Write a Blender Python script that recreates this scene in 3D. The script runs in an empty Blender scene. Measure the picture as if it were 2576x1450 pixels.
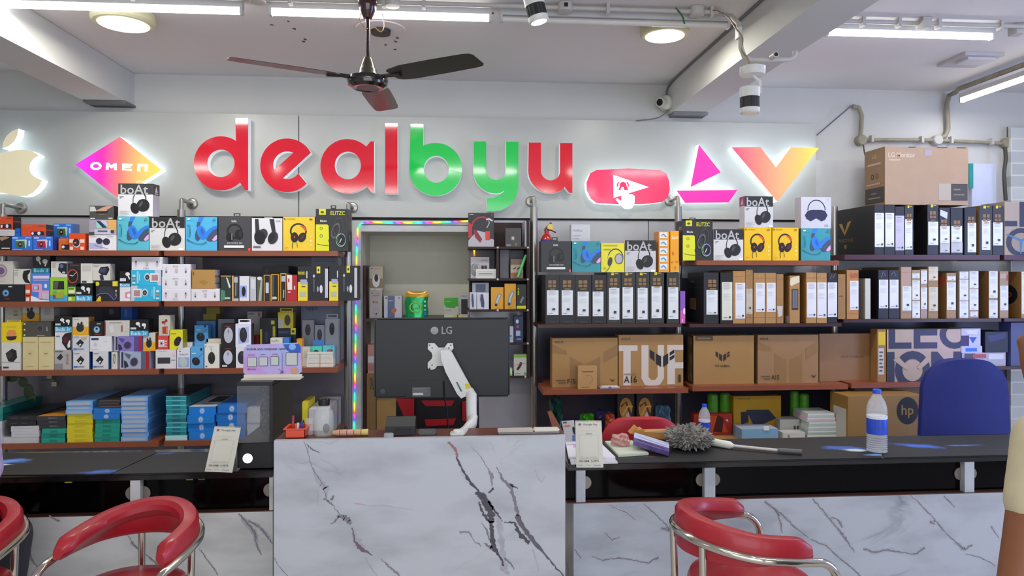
import bpy, bmesh, math, random
from mathutils import Vector, Matrix
random.seed(7)
sc = bpy.context.scene
COL = sc.collection
# ---------------------------------------------------------------- camera
F = 1760.0; ZC = 1.52; TH = math.radians(4.48); HY = 690.0
CT, ST = math.cos(TH), math.sin(TH)
cd = bpy.data.cameras.new('camera'); cam = bpy.data.objects.new('camera', cd); COL.objects.link(cam)
cam.location = (0, 0, ZC); cam.rotation_euler = (math.pi/2, 0, -TH)
cd.sensor_width = 36; cd.lens = 36*F/2576; cd.shift_y = -35/2576; cd.clip_start = .05
sc.camera = cam
# ---------------------------------------------------------------- world, light, exposure
sc.view_settings.view_transform = 'Standard'; sc.view_settings.look = 'None'
sc.view_settings.exposure = 0.0; sc.view_settings.gamma = 1.0
wd = bpy.data.worlds.new('world'); sc.world = wd; wd.use_nodes = True
wd.node_tree.nodes['Background'].inputs[0].default_value = (.75, .85, 1, 1)
wd.node_tree.nodes['Background'].inputs[1].default_value = .5
def area(name, loc, rot, sx, sy, power, col=(1, 1, 1)):
    l = bpy.data.lights.new(name, 'AREA'); l.shape = 'RECTANGLE'; l.size = sx; l.size_y = sy
    l.energy = power; l.color = col
    o = bpy.data.objects.new(name, l); COL.objects.link(o); o.location = loc; o.rotation_euler = rot
    return o
# daylight coming in through the open shop front behind the camera
area('daylight_front', (0.6, -2.95, 1.6), (math.radians(90), 0, 0), 5.5, 2.3, 95, (.90, .95, 1))
area('blue_side_fill', (5.1, 1.6, 1.5), (math.radians(90), 0, math.radians(90)), 1.6, 2.0, 70, (.42, .54, 1))  # added blue fill that tints the right side; its opening is unseen

def U(px): return (px-1288)/F
def WX(px, Y):
    u = U(px); return Y/(CT-u*ST)*(ST+u*CT)
def WZ(px, py, Y):
    return ZC+(HY-py)/F*Y/(CT-U(px)*ST)
def W(px, py, Y): return Vector((WX(px, Y), Y, WZ(px, py, Y)))
def G(px, py, z):
    u = U(px); t = (ZC-z)*F/(py-HY)
    return Vector((t*(ST+u*CT), t*(CT-u*ST), z))
# ---------------------------------------------------------------- materials
MC = {}
def lin(c): return c/12.92 if c <= .04045 else ((c+.055)/1.055)**2.4
def rgb(h):
    if isinstance(h, str):
        h = h.lstrip('#'); return tuple(lin(int(h[i:i+2], 16)/255) for i in (0, 2, 4))
    return h
def newmat(name):
    m = bpy.data.materials.new(name); m.use_nodes = True
    nt = m.node_tree; return m, nt, nt.nodes['Principled BSDF']
def M(h, rough=.5, metal=0, emit=0, var=.05, scale=9, trans=0, coat=0, bump=0, alpha=1):
    k = (h, rough, metal, emit, var, scale, trans, coat, bump, alpha)
    if k in MC: return MC[k]
    m, nt, p = newmat('surface'); c = rgb(h); N = nt.nodes; L = nt.links
    p.inputs['Roughness'].default_value = rough; p.inputs['Metallic'].default_value = metal
    p.inputs['Base Color'].default_value = (*c, 1)
    if trans: p.inputs['Transmission Weight'].default_value = trans; p.inputs['IOR'].default_value = 1.3
    if coat: p.inputs['Coat Weight'].default_value = coat; p.inputs['Coat Roughness'].default_value = .08
    if emit:
        p.inputs['Emission Color'].default_value = (*c, 1); p.inputs['Emission Strength'].default_value = emit
    if alpha < 1: p.inputs['Alpha'].default_value = alpha
    if var or bump:
        tc = N.new('ShaderNodeTexCoord'); nz = N.new('ShaderNodeTexNoise'); nz.inputs['Scale'].default_value = scale
        nz.inputs['Detail'].default_value = 3; L.new(tc.outputs['Object'], nz.inputs['Vector'])
        if var:
            mx = N.new('ShaderNodeMix'); mx.data_type = 'RGBA'
            mx.inputs[6].default_value = (*[v*(1-var*2) for v in c], 1); mx.inputs[7].default_value = (*[min(1, v*(1+var*1.5)) for v in c], 1)
            L.new(nz.outputs['Fac'], mx.inputs[0]); L.new(mx.outputs[2], p.inputs['Base Color'])
        if bump:
            bp = N.new('ShaderNodeBump'); bp.inputs['Strength'].default_value = bump; bp.inputs['Distance'].default_value = .01
            L.new(nz.outputs['Fac'], bp.inputs['Height']); L.new(bp.outputs['Normal'], p.inputs['Normal'])
    MC[k] = m; return m
def ramp(nt, stops, interp='LINEAR'):
    r = nt.nodes.new('ShaderNodeValToRGB'); r.color_ramp.interpolation = interp
    e = r.color_ramp.elements
    while len(e) < len(stops): e.new(.5)
    for q, (p, c) in zip(e, stops): q.position = p; q.color = (*rgb(c), 1)
    return r
def glow_grad(name, p0, p1, stops, strength=1.0):
    """acrylic face lit from inside, colour printed as a gradient from p0 to p1 (object space)"""
    m, nt, p = newmat(name); N = nt.nodes; L = nt.links
    tc = N.new('ShaderNodeTexCoord'); sub = N.new('ShaderNodeVectorMath'); sub.operation = 'SUBTRACT'; sub.inputs[1].default_value = p0
    d = Vector(p1)-Vector(p0); dt = N.new('ShaderNodeVectorMath'); dt.operation = 'DOT_PRODUCT'; dt.inputs[1].default_value = d/d.length_squared
    L.new(tc.outputs['Object'], sub.inputs[0]); L.new(sub.outputs[0], dt.inputs[0])
    r = ramp(nt, stops); L.new(dt.outputs['Value'], r.inputs[0])
    L.new(r.outputs[0], p.inputs['Base Color']); L.new(r.outputs[0], p.inputs['Emission Color'])
    p.inputs['Emission Strength'].default_value = strength; p.inputs['Roughness'].default_value = .25
    return m
def marble(name, base='#d3d4d4', vein='#6f7078', seed=0., amount=1.0):
    m, nt, p = newmat(name); N = nt.nodes; L = nt.links
    tc = N.new('ShaderNodeTexCoord'); mp = N.new('ShaderNodeMapping'); L.new(tc.outputs['Object'], mp.inputs[0])
    mp.inputs['Rotation'].default_value = (0, math.radians(38), 0); mp.inputs['Location'].default_value = (seed, seed*.7, 0); mp.inputs['Scale'].default_value = (.9, 1, 2.6)
    n1 = N.new('ShaderNodeTexNoise'); n1.inputs['Scale'].default_value = 1.3; n1.inputs['Detail'].default_value = 7; n1.inputs['Distortion'].default_value = .7
    L.new(mp.outputs[0], n1.inputs['Vector'])
    s = N.new('ShaderNodeMath'); s.operation = 'SUBTRACT'; s.inputs[1].default_value = .5; L.new(n1.outputs['Fac'], s.inputs[0])
    a = N.new('ShaderNodeMath'); a.operation = 'ABSOLUTE'; L.new(s.outputs[0], a.inputs[0])
    r = ramp(nt, [(0, '#ffffff'), (.012*amount, '#777777'), (.04*amount, '#000000')]); L.new(a.outputs[0], r.inputs[0])
    n2 = N.new('ShaderNodeTexNoise'); n2.inputs['Scale'].default_value = 2.1; n2.inputs['Detail'].default_value = 2; L.new(tc.outputs['Object'], n2.inputs['Vector'])
    r2 = ramp(nt, [(.5, '#000000'), (.72, '#ffffff')]); L.new(n2.outputs['Fac'], r2.inputs[0])
    mu = N.new('ShaderNodeMath'); mu.operation = 'MULTIPLY'; L.new(r.outputs[0], mu.inputs[0]); L.new(r2.outputs[0], mu.inputs[1])
    mx = N.new('ShaderNodeMix'); mx.data_type = 'RGBA'; mx.inputs[6].default_value = (*rgb(base), 1); mx.inputs[7].default_value = (*rgb(vein), 1)
    L.new(mu.outputs[0], mx.inputs[0])
    n3 = N.new('ShaderNodeTexNoise'); n3.inputs['Scale'].default_value = 3.5; n3.inputs['Detail'].default_value = 5; L.new(mp.outputs[0], n3.inputs['Vector'])
    r3 = ramp(nt, [(.45, '#ffffff'), (.85, '#bcbcbc')]); L.new(n3.outputs['Fac'], r3.inputs[0])
    m2 = N.new('ShaderNodeMix'); m2.data_type = 'RGBA'; m2.blend_type = 'MULTIPLY'; m2.inputs[0].default_value = .8
    L.new(mx.outputs[2], m2.inputs[6]); L.new(r3.outputs[0], m2.inputs[7]); L.new(m2.outputs[2], p.inputs['Base Color'])
    p.inputs['Roughness'].default_value = .22
    return m
# ---------------------------------------------------------------- mesh kit
class MB:
    def __init__(s): s.v = []; s.f = []; s.m = []; s.mats = []; s.smooth = []
    def mi(s, mat):
        if mat not in s.mats: s.mats.append(mat)
        return s.mats.index(mat)
    def add(s, vs, fs, mat, smooth=False):
        o = len(s.v); s.v += [tuple(v) for v in vs]; k = s.mi(mat)
        for f in fs: s.f.append([o+i for i in f]); s.m.append(k); s.smooth.append(smooth)
    def box(s, a, b, mat, mats6=None):
        x0, y0, z0 = a; x1, y1, z1 = b
        vs = [(x0, y0, z0), (x1, y0, z0), (x1, y1, z0), (x0, y1, z0), (x0, y0, z1), (x1, y0, z1), (x1, y1, z1), (x0, y1, z1)]
        fs = [(0, 1, 5, 4), (1, 2, 6, 5), (2, 3, 7, 6), (3, 0, 4, 7), (4, 5, 6, 7), (3, 2, 1, 0)]  # front right back left top bottom
        if mats6:
            for f, mm in zip(fs, mats6): s.add([vs[i] for i in f], [(0, 1, 2, 3)], mm or mat)
        else: s.add(vs, fs, mat)
    def rbox(s, a, b, r, mat, seg=2):
        """box with rounded edges"""
        bm = bmesh.new(); bmesh.ops.create_cube(bm, size=1)
        c = [(a[i]+b[i])/2 for i in range(3)]; d = [abs(b[i]-a[i]) for i in range(3)]
        for v in bm.verts: v.co = Vector((v.co[i]*d[i]+c[i] for i in range(3)))
        bmesh.ops.bevel(bm, geom=bm.edges[:], offset=min(r, min(d)*.49), segments=seg, affect='EDGES')
        s.bm(bm, mat, True)
    def bm(s, bm, mat, smooth=False, T=None):
        bm.verts.ensure_lookup_table()
        for i, v in enumerate(bm.verts): v.index = i
        vs = [(T @ v.co) if T else v.co.copy() for v in bm.verts]
        s.add(vs, [[v.index for v in f.verts] for f in bm.faces], mat, smooth); bm.free()
    def tube(s, pts, r, mat, seg=10, closed=False, caps=True):
        pts = [Vector(p) for p in pts]; n = len(pts); rr = r if isinstance(r, (list, tuple)) else [r]*n
        rings = []; up = Vector((0, 0, 1)); prev = None
        for i, p in enumerate(pts):
            if closed: t = pts[(i+1) % n]-pts[i-1]
            else: t = (pts[min(i+1, n-1)]-pts[max(i-1, 0)])
            t.normalize()
            if prev is None:
                a = t.cross(up)
                if a.length < .1: a = t.cross(Vector((1, 0, 0)))
            else: a = prev-t*prev.dot(t)
            a.normalize(); prev = a; b = t.cross(a)
            rings.append([p+(a*math.cos(2*math.pi*k/seg)+b*math.sin(2*math.pi*k/seg))*rr[i] for k in range(seg)])
        vs = [v for g in rings for v in g]; fs = []
        m = n if closed else n-1
        for i in range(m):
            j = (i+1) % n
            for k in range(seg): fs.append((i*seg+k, i*seg+(k+1) % seg, j*seg+(k+1) % seg, j*seg+k))
        if caps and not closed: fs += [tuple(range(seg))[::-1], tuple((n-1)*seg+k for k in range(seg))]
        s.add(vs, fs, mat, True)
    def lathe(s, c, prof, mat, seg=24, axis=(0, 0, 1), smooth=True):
        """prof: list of (radius, height) along the axis from c"""
        ax = Vector(axis).normalized(); a = ax.cross(Vector((0, 0, 1)))
        if a.length < .1: a = Vector((1, 0, 0))
        a.normalize(); b = ax.cross(a); c = Vector(c)
        vs = []
        for r, h in prof:
            for k in range(seg):
                t = 2*math.pi*k/seg; vs.append(c+ax*h+(a*math.cos(t)+b*math.sin(t))*max(r, 1e-5))
        fs = [(i*seg+k, i*seg+(k+1) % seg, (i+1)*seg+(k+1) % seg, (i+1)*seg+k) for i in range(len(prof)-1) for k in range(seg)]
        fs += [tuple(range(seg))[::-1], tuple((len(prof)-1)*seg+k for k in range(seg))]
        s.add(vs, fs, mat, smooth)
    def ball(s, c, r, mat, seg=14):
        bm = bmesh.new(); bmesh.ops.create_uvsphere(bm, u_segments=seg, v_segments=seg//2+2, radius=1)
        r = r if isinstance(r, (tuple, list)) else (r, r, r)
        s.bm(bm, mat, True, Matrix.Translation(c) @ Matrix.Diagonal((*r, 1)))
    def prism(s, poly, y0, y1, mat, side=None, holes=()):
        """polygon in x,z (list of (x,z)) extruded from y0 (front) to y1"""
        n = len(poly); fr = [(x, y0, z) for x, z in poly]; bk = [(x, y1, z) for x, z in poly]
        s.add(fr, [list(range(n))], mat); s.add(bk, [list(range(n))[::-1]], side or mat)
        s.add(fr+bk, [(i, (i+1) % n, n+(i+1) % n, n+i) for i in range(n)], side or mat)
    def obj(s, name, parent=None, loc=None):
        me = bpy.data.meshes.new(name)
        o0 = Vector(loc) if loc is not None else None
        if o0 is None and parent is not None: o0 = Vector(parent['_o']) if '_o' in parent else Vector((0, 0, 0))
        if o0 is None:
            xs, ys, zs = zip(*s.v); o0 = Vector(((min(xs)+max(xs))/2, (min(ys)+max(ys))/2, min(zs)))
        me.from_pydata([(v[0]-o0.x, v[1]-o0.y, v[2]-o0.z) for v in s.v], [], s.f)
        for mt in s.mats: me.materials.append(mt)
        me.polygons.foreach_set('material_index', s.m); me.polygons.foreach_set('use_smooth', s.smooth)
        me.update()
        o = bpy.data.objects.new(name, me); COL.objects.link(o)
        if parent is not None:
            o.parent = parent; po = Vector(parent['_o']) if '_o' in parent else Vector((0, 0, 0)); o.location = o0-po
        else: o.location = o0
        o['_o'] = list(o0)
        if any(s.smooth):
            try: me.set_sharp_from_angle(angle=math.radians(38))
            except Exception: pass
        return o
def tag(o, label, cat=None, group=None, kind=None):
    o['label'] = label
    if cat: o['category'] = cat
    if group: o['group'] = group
    if kind: o['kind'] = kind
    return o
def root(name, loc, label, cat, group=None):
    o = bpy.data.objects.new(name, None); COL.objects.link(o); o.location = loc; o.empty_display_size = .05
    o['_o'] = list(loc); return tag(o, label, cat, group)
def struct(mb, name):
    o = mb.obj(name, loc=(0, 0, 0)); o['kind'] = 'structure'; return o
# text -> mesh, cached
TX = {}
def textmesh(s, bold=0.0):
    k = (s, bold)
    if k not in TX:
        c = bpy.data.curves.new('txt', 'FONT'); c.body = s; c.size = 1; c.resolution_u = 2; c.offset = bold; c.fill_mode = 'FRONT'
        o = bpy.data.objects.new('txt', c); COL.objects.link(o); bpy.context.view_layer.update()
        me = o.evaluated_get(bpy.context.evaluated_depsgraph_get()).to_mesh()
        vs = [v.co.copy() for v in me.vertices]; fs = [tuple(p.vertices) for p in me.polygons]
        bpy.data.objects.remove(o); bpy.data.curves.remove(c)
        x0 = min(v.x for v in vs); x1 = max(v.x for v in vs); y0 = min(v.y for v in vs); y1 = max(v.y for v in vs)
        TX[k] = ([((v.x-x0)/(x1-x0), (v.y-y0)/(y1-y0)) for v in vs], fs)
    return TX[k]
def paint(mb, face, ops):
    """face = (origin top-left, right vector, down vector, normal); ops in fractions of the face, (0,0) top-left"""
    O, R, D, Nn = face; e = .0004; k = 1; ar = R.length/D.length
    def P(u, v): return O+R*min(1, max(0, u))+D*min(1, max(0, v))+Nn*(e*k)
    for op in ops:
        t = op[0]; col = op[6] if t == 't' else op[-1]
        mt = col if isinstance(col, bpy.types.Material) else M(col, .45, var=0)
        if t == 'r':
            _, a, b, c, d = op[:5]; mb.add([P(a, b), P(a, d), P(c, d), P(c, b)], [(0, 1, 2, 3)], mt)
        elif t == 'p': mb.add([P(*q) for q in op[1]], [list(range(len(op[1])))], mt)
        elif t in 'eg':
            _, cu, cv, ru, rv = op[:5]; rot = op[5] if len(op) > 6 else 0; n = 20; w = op[6] if len(op) > 7 else .2
            def el(f):
                out = []
                for i in range(n):
                    a = 2*math.pi*i/n; x = ru*f*math.cos(a)*ar; y = rv*f*math.sin(a)
                    x, y = x*math.cos(rot)-y*math.sin(rot), x*math.sin(rot)+y*math.cos(rot)
                    out.append(P(cu+x/ar, cv+y))
                return out
            if t == 'e': mb.add(el(1), [list(range(n))[::-1]], mt)
            else: mb.add(el(1)+el(1-w), [(i, (i+1) % n, n+(i+1) % n, n+i) for i in range(n)], mt)
        elif t == 'l':
            pts = op[1]; w = op[2]; ws = w if isinstance(w, (list, tuple)) else [w]*len(pts)
            Q = [(u*ar, v) for u, v in pts]; L = []; Rr = []
            for i in range(len(Q)):
                a = Q[max(i-1, 0)]; b = Q[min(i+1, len(Q)-1)]; dx, dy = b[0]-a[0], b[1]-a[1]; q = math.hypot(dx, dy) or 1
                nx, ny = -dy/q*ws[i]/2, dx/q*ws[i]/2
                L.append(P((Q[i][0]+nx)/ar, Q[i][1]+ny)); Rr.append(P((Q[i][0]-nx)/ar, Q[i][1]-ny))
            n = len(Q); mb.add(L+Rr, [(i, i+1, n+i+1, n+i) for i in range(n-1)], mt)
        elif t == 't':   # ('t', text, u0, v0, u1, v1, col[,rot90])
            _, s, a, b, c, d = op[:6]; rot = op[6] if len(op) > 7 else 0
            vs, fs = textmesh(s, .012)
            if rot == 1: q = [P(a+(c-a)*(1-y), d-(d-b)*x) if False else P(a+(c-a)*(1-y), d-(d-b)*x) for x, y in vs]   # reads bottom to top
            elif rot == -1: q = [P(a+(c-a)*y, b+(d-b)*x) for x, y in vs]
            else: q = [P(a+(c-a)*x, d-(d-b)*y) for x, y in vs]
            mb.add(q, fs, mt)
        k += 1
def faces_of(x0, x1, Y, D, z0, z1):
    V = Vector
    return {'F': (V((x0, Y, z1)), V((x1-x0, 0, 0)), V((0, 0, z0-z1)), V((0, -1, 0))),
            'L': (V((x0, Y+D, z1)), V((0, -D, 0)), V((0, 0, z0-z1)), V((-1, 0, 0))),
            'R': (V((x1, Y, z1)), V((0, D, 0)), V((0, 0, z0-z1)), V((1, 0, 0))),
            'T': (V((x0, Y+D, z1)), V((x1-x0, 0, 0)), V((0, -D, 0)), V((0, 0, 1)))}
# ---------------------------------------------------------------- cartons
YS = 4.17
CTX = dict(group=None, on=0, Y=YS, D=.1)
def carton(label, x0, y0, x1, y1, col, art=None, on=None, Y=None, D=None, name='product_box', cat='box', group=None,
           side=None, top=None, L=None, R=None, T=None, tab=None, sticker=None, rough=.42, lean=0, gap=.0008, parts=None, z1=None):
    Y = CTX['Y'] if Y is None else Y; D = CTX['D'] if D is None else D
    on = CTX['on'] if on is None else on
    xm = (x0+x1)/2
    z0 = WZ(xm, y1, Y) if on is False else (on['_top'] if not isinstance(on, (int, float)) else on)
    xa, xb = WX(x0, Y)+gap, WX(x1, Y)-gap
    zt = z1 if z1 is not None else WZ(xm, y0, Y)
    zt = max(zt, z0+.004)
    mb = MB(); mf = col if isinstance(col, bpy.types.Material) else M(col, rough)
    ms = (side if isinstance(side, bpy.types.Material) else M(side, rough)) if side else mf
    mt = (top if isinstance(top, bpy.types.Material) else M(top, rough)) if top else mf
    mb.box((xa, Y, z0+.0004), (xb, Y+D, zt), mf, [mf, ms, ms, ms, mt, ms])
    fc = faces_of(xa, xb, Y, D, z0, zt)
    if art: paint(mb, fc['F'], art)
    if L: paint(mb, fc['L'], L)
    if R: paint(mb, fc['R'], R)
    if T: paint(mb, fc['T'], T)
    o = mb.obj(name); o['_top'] = zt; o['_x'] = (xa, xb, Y, D, z0)
    tag(o, label, cat, group if group is not None else CTX['group'])
    if tab:   # (u0,u1,height) folding hang tab standing up from the lid
        a, b, h = tab; t = MB(); ta, tb = xa+(xb-xa)*a, xa+(xb-xa)*b; y = Y+.012; tm = mf; w = h*.3
        t.box((ta, y, zt), (tb, y+.003, zt+h*.35), tm); t.box((ta, y, zt+h*.35), (ta+w, y+.003, zt+h), tm)
        t.box((tb-w, y, zt+h*.35), (tb, y+.003, zt+h), tm); t.box((ta+w, y, zt+h*.78), (tb-w, y+.003, zt+h), tm)
        t.obj('hang_tab', o)
    for st in (sticker or []):   # (px0,py0,px1,py1,ops) white label stuck on the front
        u0, v0, u1, v1 = [q for q in st[:4]]
        s = MB(); a, b = WX(u0, Y), WX(u1, Y); za, zb = WZ((u0+u1)/2, v1, Y), WZ((u0+u1)/2, v0, Y)
        a = max(a, xa+.0005); b = min(b, xb-.0005)
        c = st[5] if len(st) > 5 else '#e9ecf0'
        s.box((a, Y-.0012, za), (b, Y-.0002, zb), M(c, .5))
        paint(s, (Vector((a, Y-.0012, zb)), Vector((b-a, 0, 0)), Vector((0, 0, za-zb)), Vector((0, -1, 0))), st[4])
        s.obj('label_sticker', o)
    if lean:
        c = Vector(o['_o'])
        o.rotation_euler = (0, math.radians(lean), 0)
    return o
from mathutils.geometry import tessellate_polygon
YW = 4.66; YP = 4.60; CZ = 2.805
WALLM = M('#c9c9c6', .75, var=.05, scale=1.5, bump=.05)
CEILM = M('#dedada', .85, var=.05, scale=1.2, bump=.05)
# floor, ceiling, walls
b = MB(); b.box((-4.2, -3, -.05), (5.2, 5.3, 0), M('#c4bfb8', .35, var=.04)); struct(b, 'floor')
b = MB(); b.box((-4.2, -3, CZ), (5.2, 5.3, CZ+.1), CEILM); struct(b, 'ceiling')
b = MB(); b.box((-4.3, -3, 0), (-4.2, 5.3, CZ), WALLM); struct(b, 'wall_left')
b = MB(); b.box((5.2, -3, 0), (5.3, 0.6, CZ), WALLM); b.box((5.2, 2.6, 0), (5.3, 5.3, CZ), WALLM); b.box((5.2, .6, 2.6), (5.3, 2.6, CZ), WALLM); struct(b, 'wall_right')
nx0, nx1 = WX(908, 4.62), WX(1182, 4.62); nzt = WZ(1040, 583, 4.62)
b = MB()
b.box((-4.2, YW, 0), (nx0, YW+.1, CZ), WALLM); b.box((nx1, YW, 0), (5.2, YW+.1, CZ), WALLM); b.box((nx0, YW, nzt), (nx1, YW+.1, CZ), WALLM)
struct(b, 'wall_back')
CREAM = M('#dcd9ca', .6, var=.03)
b = MB(); b.box((nx0-.03, YW+.1, 0), (nx0, 5.1, nzt), CREAM); b.box((nx1, YW+.1, 0), (nx1+.03, 5.1, nzt), CREAM)
b.box((nx0-.03, YW+.1, nzt), (nx1+.03, 5.1, nzt+.04), CREAM); b.box((nx0-.03, 5.1, 0), (nx1+.03, 5.2, nzt+.04), CREAM)
struct(b, 'wall_niche')
# beams
for n, (a, c) in enumerate(((235, 338), (1678, 1763))):
    b = MB(); b.box((WX(a, YW), -2.9, 2.60), (WX(c, YW), YW, CZ-.002), WALLM); struct(b, 'trim_%d' % (n+1))
b = MB(); b.box((WX(242, YW)-.01, YW-.14, 2.585), (WX(338, YW)+.01, YW-.002, 2.599), M('#747170', .6)); b.obj('bearing_plate').name = 'trim_3'
bpy.data.objects['trim_3']['kind'] = 'structure'
b = MB(); b.box((WX(1682, YW), YW-.12, 2.583), (WX(1766, YW), YW-.002, 2.598), M('#8a8888', .6)); struct(b, 'trim_4')
# sign fascia: three white composite sheets with joints
PANEL = M('#b6b8b5', .32, var=.02, scale=.8)
pz0 = WZ(1000, 547, YP); pz1 = WZ(1000, 294, YP)
for i, (a, c) in enumerate(((-400, 751), (752, 2053))):
    b = MB(); b.box((WX(a, YP)+.0015, YP, pz0), (WX(c, YP)-.0015, YW-.003, pz1), PANEL)
    o = b.obj('sign_backing_board'); tag(o, ['white composite sign board behind the diamond logo, up to the joint', 'long white composite sign board carrying the green letters and the V logo'][i], 'sign board', 'white sheets behind the sign letters')
# laminate cladding under the fascia
LAM = M('#b4b4ba', .22, var=.02, scale=1.2); DLAM = M('#6c6870', .22, var=.06, scale=2)
zs1 = WZ(400, 640, 4.62)
YL = 4.625
def clad(a, c, z0, z1, m, name):
    b = MB(); b.box((WX(a, YL), YL, z0), (WX(c, YL), YW-.003, z1), m); return struct(b, name)
clad(-400, 884, zs1, pz0-.012, LAM, 'wall_cladding_left'); clad(-400, 884, .1, zs1-.002, DLAM, 'wall_cladding_dark_left')
clad(1183, 1345, 0.02, pz0-.012, M('#b3b3bc', .15, var=.03), 'wall_cladding_centre')
clad(1346, 1630, WZ(1500, 700, YL), pz0-.012, LAM, 'wall_cladding_right'); clad(1632, 2100, WZ(1500, 700, YL), pz0-.012, LAM, 'wall_cladding_far_right')
clad(1346, 2640, 0.02, WZ(1500, 700, YL)-.002, M('#413f4e', .25, var=.06), 'wall_cladding_dark_right')
b = MB(); b.box((WX(884, YL), YL-.002, 0.02), (nx0, YW-.003, pz0-.02), marble('marble_jamb', '#bdbfc2', '#85868c', 3)); 
b.box((nx0, YL-.002, nzt+.0), (nx1, YW-.003, pz0-.02), marble('marble_head', '#bdbfc2', '#85868c', 3)); struct(b, 'trim_5')
b = MB(); b.box((nx0, YL-.004, nzt+.042), (nx1, YL-.002, nzt+.046), M('#3a3a3a')); struct(b, 'trim_6')
# gap line under the fascia
b = MB(); b.box((WX(-400, YL), YL+.004, pz0-.012), (WX(2053, YL), YW-.003, pz0), M('#2c2820', .7)); struct(b, 'trim_7')
# lower wall block and brick pier at the right
b = MB(); b.box((WX(2053, YP)-.001, 4.60, 1.3), (WX(2200, 4.63), YW-.002, WZ(2100, 405, 4.62)), M('#c4c5c6', .7)); struct(b, 'trim_8')
def brick():
    m, nt, p = newmat('painted_brick'); N = nt.nodes; L = nt.links
    tc = N.new('ShaderNodeTexCoord'); sx = N.new('ShaderNodeSeparateXYZ'); cx = N.new('ShaderNodeCombineXYZ'); L.new(tc.outputs['Object'], sx.inputs[0])
    L.new(sx.outputs[0], cx.inputs[0]); L.new(sx.outputs[2], cx.inputs[1])
    t = N.new('ShaderNodeTexBrick'); L.new(cx.outputs[0], t.inputs[0]); t.inputs['Scale'].default_value = 1
    t.inputs['Brick Width'].default_value = .22; t.inputs['Row Height'].default_value = .085; t.inputs['Mortar Size'].default_value = .006
    for i, c in enumerate(('#c6c9c6', '#b4b6b8', '#d4d6d6')): t.inputs[i+1].default_value = (*rgb(c), 1)
    L.new(t.outputs[0], p.inputs['Base Color']); p.inputs['Roughness'].default_value = .7
    bp = N.new('ShaderNodeBump'); bp.inputs['Strength'].default_value = .5; bp.inputs['Distance'].default_value = .01; bp.invert = True
    L.new(t.outputs['Fac'], bp.inputs['Height']); L.new(bp.outputs[0], p.inputs['Normal']); return m
b = MB(); b.box((WX(2540, 4.6), 4.59, 0.01), (WX(2720, 4.6), YW-.002, WZ(2550, 322, 4.6)), brick()); struct(b, 'trim_9')
# ---------------------------------------------------------------- sign letters
def arc(cx, cy, r, a0, a1, n=22, ry=None):
    ry = ry or r
    return [(cx+r*math.cos(math.radians(a0+(a1-a0)*i/n)), cy+ry*math.sin(math.radians(a0+(a1-a0)*i/n))) for i in range(n+1)]
def shape3d(mb, loops, yf, yb, face, side, trim=None):
    """loops of photo-plane points -> solid between yf (front) and yb"""
    L3 = [[W(px, py, yf) for px, py in lp] for lp in loops]
    flat = [v for lp in L3 for v in lp]
    tri = tessellate_polygon([[Vector((v.x, v.z, 0)) for v in lp] for lp in L3])
    mb.add(flat, [tuple(t) for t in tri], face); mb.add([Vector((v.x, yb, v.z)) for v in flat], [tuple(t) for t in tri], side)
    for lp in L3:
        n = len(lp); vs = lp+[Vector((v.x, yb, v.z)) for v in lp]
        mb.add(vs, [(i, (i+1) % n, n+(i+1) % n, n+i) for i in range(n)], side)
YF = 4.535; YB = 4.6004
WHITE_SIDE = M('#e8eef0', .4, var=0, emit=.28)
def letter(ch, loops, col, label, emit=.07):
    r = root('sign_letter', W(loops[0][0][0], loops[0][0][1], YB), label, 'letter', 'raised letters of the shop sign')
    b = MB(); shape3d(b, loops, YF+.004, YB, WHITE_SIDE, WHITE_SIDE); b.obj('letter_return', r)
    b = MB(); shape3d(b, loops, YF, YF+.004, M(col, .07, var=0, emit=emit, coat=1), M(col, .1, var=0)); b.obj('letter_face', r)
RED, GRN = '#d80a2a', '#14c850'
letter('d', [[(592, 297), (624, 297), (624, 479), (617, 479), (604, 460)]+arc(555.5, 411, 68, 45, 304, 34), arc(555.5, 411, 34.5, 0, 350, 34)], RED, "red raised letter d with a tall stem, first of the shop name")
letter('e', [[(782, 384), (712, 448)]+arc(722, 416, 35, 92, 36, 8)+arc(722, 416, 67.5, 43, 331, 36), arc(722, 416, 35, 297, 160, 14)], RED, "red raised letter e with a slanted crossbar")
letter('a', [[(932, 356), (941, 356), (941, 485), (933, 484)]+arc(874, 418, 68, 46, 314, 34), arc(875, 416.5, 33, 0, 350, 34, 35)], RED, 'red raised letter a between the e and the l')
letter('l', [[(969, 310), (1000, 310), (1000, 488), (969, 488)]], RED, 'red raised letter l, a plain upright bar')
letter('b', [[(1033, 312), (1065, 312)]+arc(1096, 426, 66.5, -118, 180, 36), arc(1097.5, 426, 31.5, 0, 350, 34, 34)], GRN, 'green raised letter b beside the red l')
letter('y', [[(1191, 356), (1223, 356)]+arc(1248, 428, 25, 180, 0, 16)+[(1273, 357), (1304, 357)]+arc(1242, 470, 62, 0, 90, 14, 61)[0:]+[(1225, 531), (1225, 498.5), (1242, 497.5), (1258, 491), (1269, 480)]+arc(1248, 430, 57, 80, 180, 14)], GRN, 'green raised letter y with a curled tail')
letter('u', [[(1330, 359), (1361, 359)]+arc(1385, 430, 24, 180, 0, 16)+[(1409, 360), (1440, 360), (1440, 486), (1432, 485), (1420, 470)]+arc(1385, 430, 56, 55, 180, 16)], RED, 'red raised letter u, last of the shop name', .12)
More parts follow.
